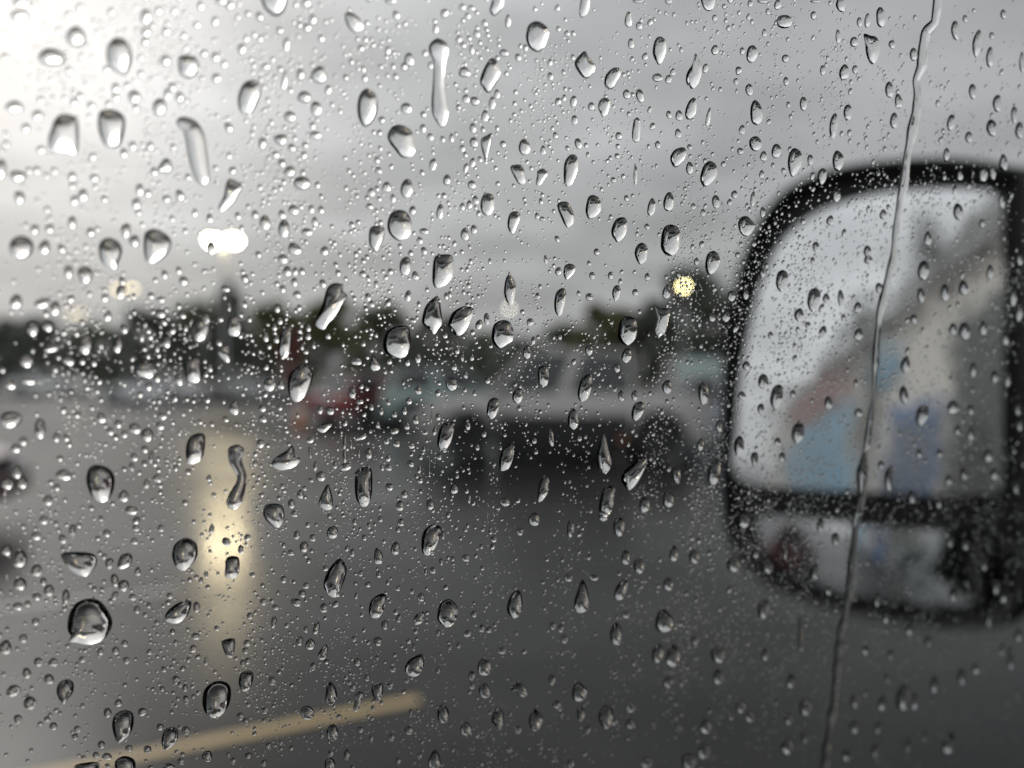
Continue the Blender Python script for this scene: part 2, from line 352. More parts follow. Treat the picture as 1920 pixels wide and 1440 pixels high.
    for x0, x1, nm in ((nose-.10, nose+.04, 'front_bumper'), (tail-.04, tail+.10, 'rear_bumper')):
        b = MB(); b.box((x0, -hw*.84, gl+.06), (x1, hw*.84, gl+.30)); b.build(nm, M_TRIM if clad or style == 'pickup' else pm, o, bevel=.03)
    b = MB(); b.box((tail-.02, -.26, zb-.40), (tail-.005, .26, zb-.28)); b.build('number_plate', M_PLATE, o)
    b = MB(); b.box((nose-.02, -hw*.42, gl+.36), (nose+.01, hw*.42, gl+.50)); b.build('grille', M_TRIM, o, bevel=.01)
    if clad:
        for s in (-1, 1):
            b = MB(); b.box((axr+wr+.09, min(s*hw, s*(hw+.02)), gl-.08), (axf-wr-.09, max(s*hw, s*(hw+.02)), .80)); b.build('cladding_and_shade', M_TRIM, o, bevel=.01)  # real cladding, lengthened downwards to stand in for the shade under the truck
    if style == 'pickup':
        b = MB(); b.box((tail+.10, -hw*.84, zb+.031), (-1.34, hw*.84, zb+.05)); b.build('bed_cover', M_TRIM, o, bevel=.01)
    return o
P_SIL, P_GREY, P_RED, P_TEAL, P_BEIGE, P_BLUE, P_MAR = paint('silver',(.40,.41,.42)), paint('grey',(.22,.225,.23)), paint('red',(.13,.018,.024)), paint('pale_teal',(.17,.23,.22)), paint('champagne',(.25,.245,.235)), paint('slate_blue',(.17,.19,.22)), paint('maroon',(.07,.012,.018))
def at(px, dist): return ((px-960)/1507*dist, dist, 0)
car('parked_car', "long pale grey sedan low on the far tarmac under the conifer", 'car', at(290, 36), R(176), P_SIL)
car('parked_car', "grey sedan parked between the pale sedan and the red car", 'car', at(470, 40), R(8), P_GREY)
car('parked_car', "silver hatchback at the far edge, before the outermost trees", 'car', at(95, 46), R(4), P_SIL, style='hatch', L=4.2)
car('parked_car', "dark red hatchback seen from its rear corner, beside the pickup's nose", 'car', at(708, 24.5), R(55), P_RED, style='hatch', L=4.2, W=1.78, H=1.42)
car('parked_car', "dull teal hatchback behind the pickup's bonnet", 'car', at(850, 23), R(12), P_TEAL, style='hatch', L=4.2, H=1.62)
car('parked_car', "grey car behind the dark red hatchback", 'car', at(730, 31), R(160), P_GREY, L=4.6, H=1.5)
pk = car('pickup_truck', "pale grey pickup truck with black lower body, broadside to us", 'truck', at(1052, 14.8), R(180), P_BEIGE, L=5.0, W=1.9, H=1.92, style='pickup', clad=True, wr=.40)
car('parked_car', "slate blue sedan half hidden by the side mirror", 'car', at(1345, 17.5), R(12), P_BLUE, L=4.6)
car('parked_van', "dull teal van behind the slate blue sedan", 'van', at(1375, 27), R(6), P_TEAL, L=4.7, W=1.9, H=1.95, style='van')
o_ = car('parked_car', "dark red car behind us, seen only in the small lower mirror", 'car', TRUCK @ Vector((-4.6, 3.7, 0)), R(22+3), paint('dark_red', (.075,.018,.022)), L=4.5, H=1.4)
car('parked_car', "dark maroon car close by, only its corner showing at the frame's edge", 'car', (-7.42, 7.6, 0), R(14), P_MAR, L=4.6, H=1.5)
# traffic cone by the red hatchback
o = empty('traffic_cone', at(562, 22.5)); tag(o, "small orange traffic cone on the tarmac beside the red hatchback", 'traffic cone')
b = MB(); b.box((-.18,-.18,0),(.18,.18,.04)); b.build('base', M_TRIM, o, bevel=.01)
b = MB(); b.tube([(0,0,.04),(0,0,.40),(0,0,.72)],[.145,.08,.03],18); b.build('cone', M_ORANGE, o, True)
b = MB(); b.tube([(0,0,.34),(0,0,.50)],[.096,.071],18); b.build('white_band', M_PLATE, o, True)
b = MB(); b.box((-1.06, .955, .36), (-.96, .975, .42)); b.build('side_marker', M_ORANGE, pk, bevel=.008)

# ------------------------------------------------------------------ store building behind us (shows in the mirror)
def tp(x, y, z=0): return TRUCK @ Vector((x, y, z))
bd = empty('store_building', tp(0, 0)); bd.matrix_world = Matrix.Identity(4); tag(bd, "long beige store seen in the side mirror, with blue doors and grey eaves", 'building')
E0, E1 = Vector((-7.0, -1.6, 0)), Vector((-62.0, 10.2, 0))      # foot of the facade in the truck frame
ed = (E1-E0).normalized(); en = Vector((ed.y, -ed.x, 0)); en = en if en.y > 0 else -en     # outward normal faces us
FA = Matrix(((ed.x, en.x, 0, E0.x), (ed.y, en.y, 0, E0.y), (0, 0, 1, 0), (0, 0, 0, 1))); FA = TRUCK @ FA
LEN = (E1-E0).length; HB = 5.5
def fpart(nm, a, b_, m, bevel=0.0): q = MB(); q.box(a, b_); return q.build(nm, m, bd, bevel=bevel, M=FA)
M_WALL = mat('beige_render', (.74, .71, .66), .8, var=.12, scale=1.2)
fpart('wall', (0, -14, 0), (LEN, 0, HB), M_WALL)
fpart('eaves', (-.3, .003, HB-.36), (LEN+.3, .24, HB+.05), mat('grey_fascia', (.30,.30,.30), .6))
fpart('roof', (-.3, -14.2, HB+.051), (LEN+.3, .26, HB+.14), mat('roof_sheet', (.28,.28,.285), .6))
fpart('roof_unit', (17, -6, HB+.251), (19, -4, HB+1.3), mat('roof_plant', (.25,.25,.26), .6), .03)
fpart('roof_unit', (9, -5, HB+.251), (10.5, -3.2, HB+1.5), mat('roof_plant', (.25,.25,.26), .6), .03)
M_LB, M_DB, M_PK, M_DG = mat('light_blue_panel', (.22,.42,.58), .5, var=.1), mat('dark_blue_panel', (.07,.15,.32), .5, var=.1), mat('faded_red_panel', (.36,.21,.20), .6, var=.15), mat('dark_grey_door', (.06,.062,.06), .6, var=.2)
for a in (17.5, 24.2, 30.9): fpart('shop_door', (a, .003, .02), (a+6.2, .09, 3.7), M_LB, .02)
fpart('entrance_door', (8.3, .003, .02), (12.8, .10, 3.0), M_DB, .02)
fpart('sign_panel', (11.9, .003, 3.7), (14.3, .14, 4.55), M_LB, .02)
fpart('sign_panel', (20.5, .003, 3.8), (44.0, .14, 4.9), M_PK, .02)
fpart('dark_standin_panel', (.05, .003, .01), (7.6, .06, 4.3), mat('standin_grey_green', (.11,.125,.12), .7, var=.15))  # dark panel added where the own truck's side fails to show in the mirror
fpart('service_door', (5.6, .063, .02), (7.3, .12, 2.6), M_DG, .02)
for a in (16.6, 23.75, 30.45, 37.3, 46.3): fpart('pilaster', (a, .003, .01), (a+.4, .22, HB-.43), mat('pale_pilaster', (.66,.64,.60), .8))
for a in (17.5, 24.2, 30.9):
    for k in range(3): fpart('door_rail', (a+.1, .092, .9+k*.9), (a+6.1, .12, 1.0+k*.9), mat('pale_blue_rail', (.30,.42,.50), .5))
fpart('entrance_pane', (9.0, .102, .9), (10.2, .12, 2.7), M_GLASS)
fpart('entrance_pane', (10.9, .102, .9), (12.1, .12, 2.7), M_GLASS)
fpart('downpipe', (14.9, .003, .1), (15.1, .16, HB-.43), M_DG)
fpart('shop_window', (38.5, .003, .8), (46.0, .05, 3.2), M_GLASS)
def mirror_tree(az, el, dist, w, kind, c, label, rot):
    a = R(az); p = TRUCK @ Vector((-dist*math.cos(a), dist*math.sin(a), 0)); h = C.z+dist*math.tan(R(el))
    o = empty('broadleaf_tree', p, rot)
    for nm, me in (('trunk', TR[kind]), ('crown', CR[(kind, c)])):
        q = link(nm, me, o); q.scale = (w/.84 if nm == 'crown' else h*.8, w/.84 if nm == 'crown' else h*.8, h)
    tag(o, label, 'tree', 'trees behind the store')
mirror_tree(4.4, 11.8, 46, 3.2, 'broad', 'mid', "tree over the store roof seen in the upper mirror glass, beside the rivulet", 1)
mirror_tree(.6, 17.5, 34, 2.4, 'broad', 'dark', "dark tree over the store roof seen near the mirror's top inner corner", 2)

# ------------------------------------------------------------------ the truck we sit in
own = empty('own_truck', (0, 0, 0)); tag(own, "dark grey-green truck we look out of, with wet side window and black mirror", 'truck')
M_OWN = paint('grey_green', (.075, .09, .088)); M_CAB = mat('cab_lining', (.018, .018, .019), .9, var=.2, scale=20); M_BLK = mat('mirror_black_plastic', (.012,.012,.013), .55, spec=.3)
b = MB(); b.box((-.62, -.34, -.0045), (.50, .29, -.0005))
gm = bpy.data.materials.new('clear_window_glass'); gm.use_nodes = True; gm.node_tree.nodes.clear()
t_ = gm.node_tree.nodes.new('ShaderNodeBsdfTransparent'); t_.inputs[0].default_value = (.985, .99, .985, 1); q_ = gm.node_tree.nodes.new('ShaderNodeOutputMaterial'); gm.node_tree.links.new(t_.outputs[0], q_.inputs[0])
b.build('window_glass', gm, own, M=PANE)
b = MB()
for a, c in (((-.80,.27,-.05),(.66,.36,.03)), ((-.80,-.30,-.05),(-.58,.27,.03)), ((.46,-.30,-.05),(.66,.27,.03)), ((-.80,-.42,-.06),(.66,-.30,.04)), ((-.80,-1.05,-.08),(.66,-.42,.06))): b.box(a, c)
dr = b.build('door', M_OWN, own, bevel=.012, M=PANE)
b = MB(); b.box((-.60,-.315,-.03),(.48,-.292,.012)); b.box((-.60,.262,-.03),(.48,.285,.012)); b.build('window_seal', mat('rubber_seal', (.012,.012,.012), .7), dr, M=PANE)
b = MB(); b.box((-.55,-.60,.061),(-.33,-.565,.09)); b.build('door_handle', M_TRIM, dr, bevel=.008, M=PANE)
# cab lining: unseen shell, closed at windscreen and far side to shut out light
b = MB()
for a, c in (((-1.2,-1.75,.55),(.95,-.03,.60)), ((-1.2,-1.75,2.02),(.95,.02,2.07)), ((-1.25,-1.75,.55),(-1.2,.0,2.07)), ((-1.25,-1.80,.55),(.95,-1.75,2.07)), ((.95,-1.80,.55),(1.0,.0,2.07))): b.box(a, c)
b.build('cab_lining', M_CAB, own, M=TRUCK)
b = MB(); b.box((.62,-1.72,.601),(.94,-.12,1.12)); b.build('dashboard', M_CAB, own, bevel=.04, M=TRUCK)
b = MB(); b.box((-1.0,-.75,.75),(-.45,-.22,.95)); b.box((-1.12,-.75,.95),(-.92,-.22,1.60)); b.box((-1.10,-.60,1.605),(-.95,-.37,1.85)); b.build('driver_seat', M_CAB, own, bevel=.04, M=TRUCK)
# outer body: front wing, rear cab, bed
b = MB()
def sec(x, y0, y1, z0, z1, t): return [(x,y0,z0),(x,y1,z0),(x,y1+.02,(z0+z1)/2),(x,y1-t,z1),(x,y0+t,z1),(x,y0-.02,(z0+z1)/2)]
b.loft([sec(1.01,-1.83,.12,.48,1.16,.05), sec(1.7,-1.82,.11,.48,1.12,.06), sec(2.2,-1.78,.06,.52,1.02,.08)]); b.build('front_wing', M_OWN, own, True, M=TRUCK)
b = MB(); b.loft([sec(-2.15,-1.84,.15,.45,1.30,.03), sec(-1.27,-1.84,.14,.45,1.28,.03)]); b.loft([sec(-2.10,-1.72,.02,1.301,2.06,.10), sec(-1.27,-1.72,.02,1.301,2.06,.10)]); b.build('rear_cab', M_OWN, own, True, M=TRUCK)
b = MB(); b.loft([sec(-4.6,-1.86,.17,.55,1.38,.02), sec(-2.17,-1.86,.17,.52,1.38,.02)]); b.build('truck_bed', M_OWN, own, True, M=TRUCK)
b = MB(); b.box((-2.0,.0,1.42),(-1.45,.035,1.92)); b.build('rear_side_window', M_GLASS, own, M=TRUCK)
for x in (1.45, -3.4):
    for y0, y1 in ((-.08,.16), (-1.88,-1.62)):
        w_ = MB(); w_.loft([[(x+r_*math.cos(t), y, .42+r_*math.sin(t)) for r_, y in ((.25,y0),(.40,y0),(.42,y0*.7+y1*.3),(.42,y0*.3+y1*.7),(.40,y1),(.25,y1))] for t in [2*math.pi*i/24 for i in range(25)]], cap=False)
        wh = w_.build('wheel', M_TYRE, own, True, M=TRUCK)
        w_ = MB(); w_.tube([(x, y0+.02, .42), (x, y1-.02, .42)], .255, 20); w_.build('rim', M_RIM, wh, True, M=TRUCK)
# side mirror
MC = C+(fwd+Vector((1,0,0))*((1640-960)/1507)+Vector((1,0,0)).cross(fwd)*((720-760)/1507))*0.62
BE, PM = R(20.5), R(3.8)
mn = -(F*math.cos(BE)+NO*math.sin(BE)); mn = mn*math.cos(PM)+Vector((0,0,1))*math.sin(PM)
MX = mn.cross(Vector((0,0,1))).normalized(); MX = MX if MX.x > 0 else -MX
MY = MX.cross(mn); MY = MY if MY.z > 0 else -MY
MIR = Matrix(((MX.x,MY.x,mn.x,MC.x),(MX.y,MY.y,mn.y,MC.y),(MX.z,MY.z,mn.z,MC.z),(0,0,0,1)))    # x to the truck, y up, z out of the glass
MOUT, MGL, MLO = [[-0.1333, 0.0002], [-0.1331, 0.0624], [-0.1235, 0.1119], [-0.1055, 0.1548], [-0.0777, 0.183], [-0.0345, 0.1919], [0.0171, 0.1888], [0.0547, 0.1819], [0.0859, 0.1706], [0.1009, 0.1549], [0.1051, 0.0614], [0.1082, -0.0464], [0.1094, -0.1103], [0.0984, -0.1411], [0.0791, -0.1522], [0.048, -0.1595], [0.0061, -0.1622], [-0.0362, -0.1626], [-0.0784, -0.1571], [-0.1068, -0.1422], [-0.1233, -0.1171], [-0.1299, -0.0708]], [[-0.1187, -0.0228], [-0.1173, 0.0148], [-0.1105, 0.0606], [-0.1005, 0.1011], [-0.0858, 0.1325], [-0.0639, 0.1515], [-0.0382, 0.1607], [-0.0012, 0.1647], [0.0409, 0.1615], [0.0713, 0.1557], [0.0806, 0.1497], [0.0843, 0.1371], [0.0873, 0.0474], [0.0891, -0.0447], [0.0861, -0.0568], [0.0556, -0.0633], [0.0184, -0.0656], [-0.0268, -0.0687], [-0.0725, -0.0712], [-0.1024, -0.0708], [-0.1156, -0.067], [-0.1209, -0.0558]], [[-0.09, -0.0976], [-0.0481, -0.0936], [-0.0048, -0.0918], [0.0345, -0.0893], [0.0703, -0.0863], [0.0864, -0.0861], [0.0919, -0.0955], [0.0918, -0.1136], [0.087, -0.1284], [0.065, -0.1383], [0.0288, -0.1429], [-0.0069, -0.1447], [-0.0415, -0.1432], [-0.0721, -0.1342], [-0.089, -0.12], [-0.0936, -0.1071]]
def smooth_loop(pts, n_):
    P_ = np.array(pts, float); K = len(P_); t = np.arange(n_)*K/n_; i = t.astype(int); f = (t-i)[:, None]
    p0, p1, p2, p3 = P_[(i-1) % K], P_[i], P_[(i+1) % K], P_[(i+2) % K]
    return .5*(2*p1+(p2-p0)*f+(2*p0-5*p1+4*p2-p3)*f*f+(3*p1-p0-3*p2+p3)*f**3)
out = smooth_loop(MOUT, 72); oc = out.mean(0)
b = MB()
b.loft([[(*(oc+(p-oc)*s), z) for p in out] for s, z in ((.93,-.004),(.955,.006),(.985,.008),(1.0,.001),(1.01,-.02),(.98,-.06),(.86,-.10),(.6,-.12),(.2,-.125))])
sm = b.build('side_mirror', M_BLK, own, True, M=MIR); sm['label'] = "black tow mirror with a flat upper and a small curved lower glass"
M_MIR = mat('mirror_silvering', (.86,.88,.89), .05, 1.0, scale=30, bump=.014)
g_ = smooth_loop(MGL, 72); gc = g_.mean(0)
b = MB(); b.loft([[(*(gc+(p-gc)*s), z) for p in g_] for s, z in ((1,-.0035),(1,.0),(.995,.001))]); b.build('mirror_glass', M_MIR, sm, M=MIR)
l_ = smooth_loop(MLO, 72); lc = l_.mean(0); RC = .42
vs = []; rings = [1, .9, .8, .7, .6, .5, .4, .3, .2, .1]
mx_ = max(np.linalg.norm(l_-lc, axis=1))
for s in rings:
    for p in l_: q = (p-lc)*s; vs.append((*(lc+q), .001+(mx_**2-q[0]**2-q[1]**2)/(2*RC)))
vs.append((*lc, .001+mx_**2/(2*RC))); n_ = 72
fs = [(i*n_+j, i*n_+(j+1) % n_, (i+1)*n_+(j+1) % n_, (i+1)*n_+j) for i in range(len(rings)-1) for j in range(n_)]+[((len(rings)-1)*n_+j, (len(rings)-1)*n_+(j+1) % n_, len(vs)-1) for j in range(n_)]
b = MB(); b.add(vs, fs); b.build('lower_mirror_glass', M_MIR, sm, True, M=MIR)
b = MB(); pa, pb = MIR @ Vector((.08,.06,-.06)), TRUCK @ Vector((.62, .12, 1.52))
b.tube([pa, pa.lerp(pb,.5), pb], [.022,.02,.022], 12); pa2 = MIR @ Vector((.08,-.10,-.06)); pb2 = TRUCK @ Vector((.62,.12,1.40)); b.tube([pa2, pa2.lerp(pb2,.5), pb2], [.022,.02,.022], 12)
b.build('mirror_arm', M_BLK, own, True)

# ------------------------------------------------------------------ water on the window
wm = bpy.data.materials.new('rain_water'); wm.use_nodes = True; wm.node_tree.nodes.clear()
g1 = wm.node_tree.nodes.new('ShaderNodeBsdfGlass'); g1.inputs['IOR'].default_value = 1.333; g1.inputs['Roughness'].default_value = 0.0; g1.inputs['Color'].default_value = (1,1,1,1)
g2 = wm.node_tree.nodes.new('ShaderNodeOutputMaterial'); wm.node_tree.links.new(g1.outputs[0], g2.inputs[0])
GAP = 0.03    # mm between glass and water, so that no faces coincide
def cap(rho, alpha):
    s = math.sin(alpha); c = math.cos(alpha); return (np.sqrt(np.maximum(0, 1-(rho*s)**2))-c)/s
def dome(pts, alpha, nseg, rings):
    """water drop over a closed outline (mm on the pane): flat base, spherical-cap section"""
    o_ = smooth_loop(pts, nseg); c = o_.mean(0)
    area = .5*abs(np.dot(o_[:,0], np.roll(o_[:,1],-1))-np.dot(o_[:,1], np.roll(o_[:,0],-1))); rl = np.linalg.norm(o_-c, axis=1)
    Re = .6*math.sqrt(area/math.pi)+.4*rl.min(); ap = c-np.array((0, .10*Re))
    V_ = []; 
    for rho in rings:
        q = ap*(1-rho)+o_*rho if False else (c+(o_-c)*rho)+(ap-c)*(1-rho**2)
        V_.append(np.column_stack((q, np.full(nseg, GAP+.012+Re*cap(rho, alpha)))))
    top = np.array([[ap[0], ap[1], GAP+.012+Re*cap(0.0, alpha)]])
    base = np.column_stack((o_, np.full(nseg, GAP)))
    V_ = np.vstack(V_+[top, base, [[c[0], c[1], GAP]]]); k = nseg; nr = len(rings); f = []
    for i in range(nr-1):
        for j in range(k): f.append((i*k+j, i*k+(j+1) % k, (i+1)*k+(j+1) % k, (i+1)*k+j))
    t_ = nr*k
    for j in range(k): f.append(((nr-1)*k+j, (nr-1)*k+(j+1) % k, t_))
    b0 = t_+1
    for j in range(k): f.append((b0+(j+1) % k, b0+j, b0+k)); 
    nsm = len(f)
    for j in range(k): f.append((b0+j, b0+(j+1) % k, (j+1) % k, j))
    # orientation: make the dome face outwards whatever the outline's turn
    sgn = np.dot(o_[:,0], np.roll(o_[:,1],-1))-np.dot(o_[:,1], np.roll(o_[:,0],-1))
    if sgn < 0: f = [tuple(reversed(q)) for q in f]
    return V_, f, nr*k-0
RINGS = [1, .985, .96, .92, .86, .78, .68, .55, .40, .22]
def trickle(sp, alpha, step=.15, na=13, wob=0.0):
    """streak of water along a spine of (u, v, width)"""
    S_ = np.array(sp, float).reshape(-1, 3); K = len(S_); dist = np.r_[0, np.cumsum(np.linalg.norm(np.diff(S_[:,:2], axis=0), axis=1))]
    m_ = max(12, int(dist[-1]/step)); tt = np.linspace(0, dist[-1], m_)
    P_ = np.column_stack([np.interp(tt, dist, S_[:,k]) for k in range(3)])
    ker = np.array([1,2,3,2,1])/9.; w_ = max(1, int(.8/step))
    for _ in range(2):
        for k in range(3):
            e_ = np.r_[[P_[0,k]]*2, P_[:,k], [P_[-1,k]]*2]; q = np.convolve(e_, ker, 'valid'); q[0], q[-1] = P_[0,k], P_[-1,k]; P_[:,k] = q
    d = np.gradient(P_[:,:2], axis=0); d /= np.linalg.norm(d, axis=1)[:,None]; nn = np.column_stack((-d[:,1], d[:,0]))
    hw_ = P_[:,2]/2
    if wob: 
        r_ = np.random.default_rng(4); z_ = r_.normal(0, 1, m_); z_ = np.convolve(z_, np.hanning(37)/6.0, 'same'); hw_ = hw_*(1+wob*z_)
    e = np.minimum(tt, tt[-1]-tt)/np.maximum(hw_, .05); hw_ = hw_*np.sqrt(np.clip(1-(1-np.clip(e,0,1))**2, .003, 1))
    an = np.sin(np.linspace(-math.pi/2, math.pi/2, na)); V_ = []
    for a in an:
        q = P_[:,:2]+nn*(a*hw_)[:,None]; V_.append(np.column_stack((q, GAP+.012+hw_*cap(abs(a), alpha))))
    dn = len(V_)*m_; 
    for a in (-1, 1): V_.append(np.column_stack((P_[:,:2]+nn*(a*hw_)[:,None], np.full(m_, GAP))))
    V_ = np.vstack(V_); f = []
    for i in range(na-1):
        for j in range(m_-1): f.append((i*m_+j, (i)*m_+j+1, (i+1)*m_+j+1, (i+1)*m_+j))
    for j in range(m_-1):
        f.append((dn+j, dn+m_+j, dn+m_+j+1, dn+j+1))
        f.append((dn+j, dn+j+1, j+1, j)); f.append((dn+m_+j+1, dn+m_+j, (na-1)*m_+j, (na-1)*m_+j+1))
    for j in (0, m_-1):
        q = [dn+j]+[i*m_+j for i in range(na)]+[dn+m_+j]; f.append(tuple(q) if j else tuple(reversed(q)))
    return V_, f
def water_mesh(name, V_, f, fix=True):
    c = V_.mean(0)*np.array((1,1,0)); me = mesh(name, (V_-c)/1000, f, wm, True)
    if fix:
        bm = bmesh.new(); bm.from_mesh(me); bmesh.ops.recalc_face_normals(bm, faces=bm.faces); bm.to_mesh(me); bm.free()
    return me, Matrix.Translation(PANE @ Vector((c[0]/1000, c[1]/1000, 0))) @ PANE.to_3x3().to_4x4()
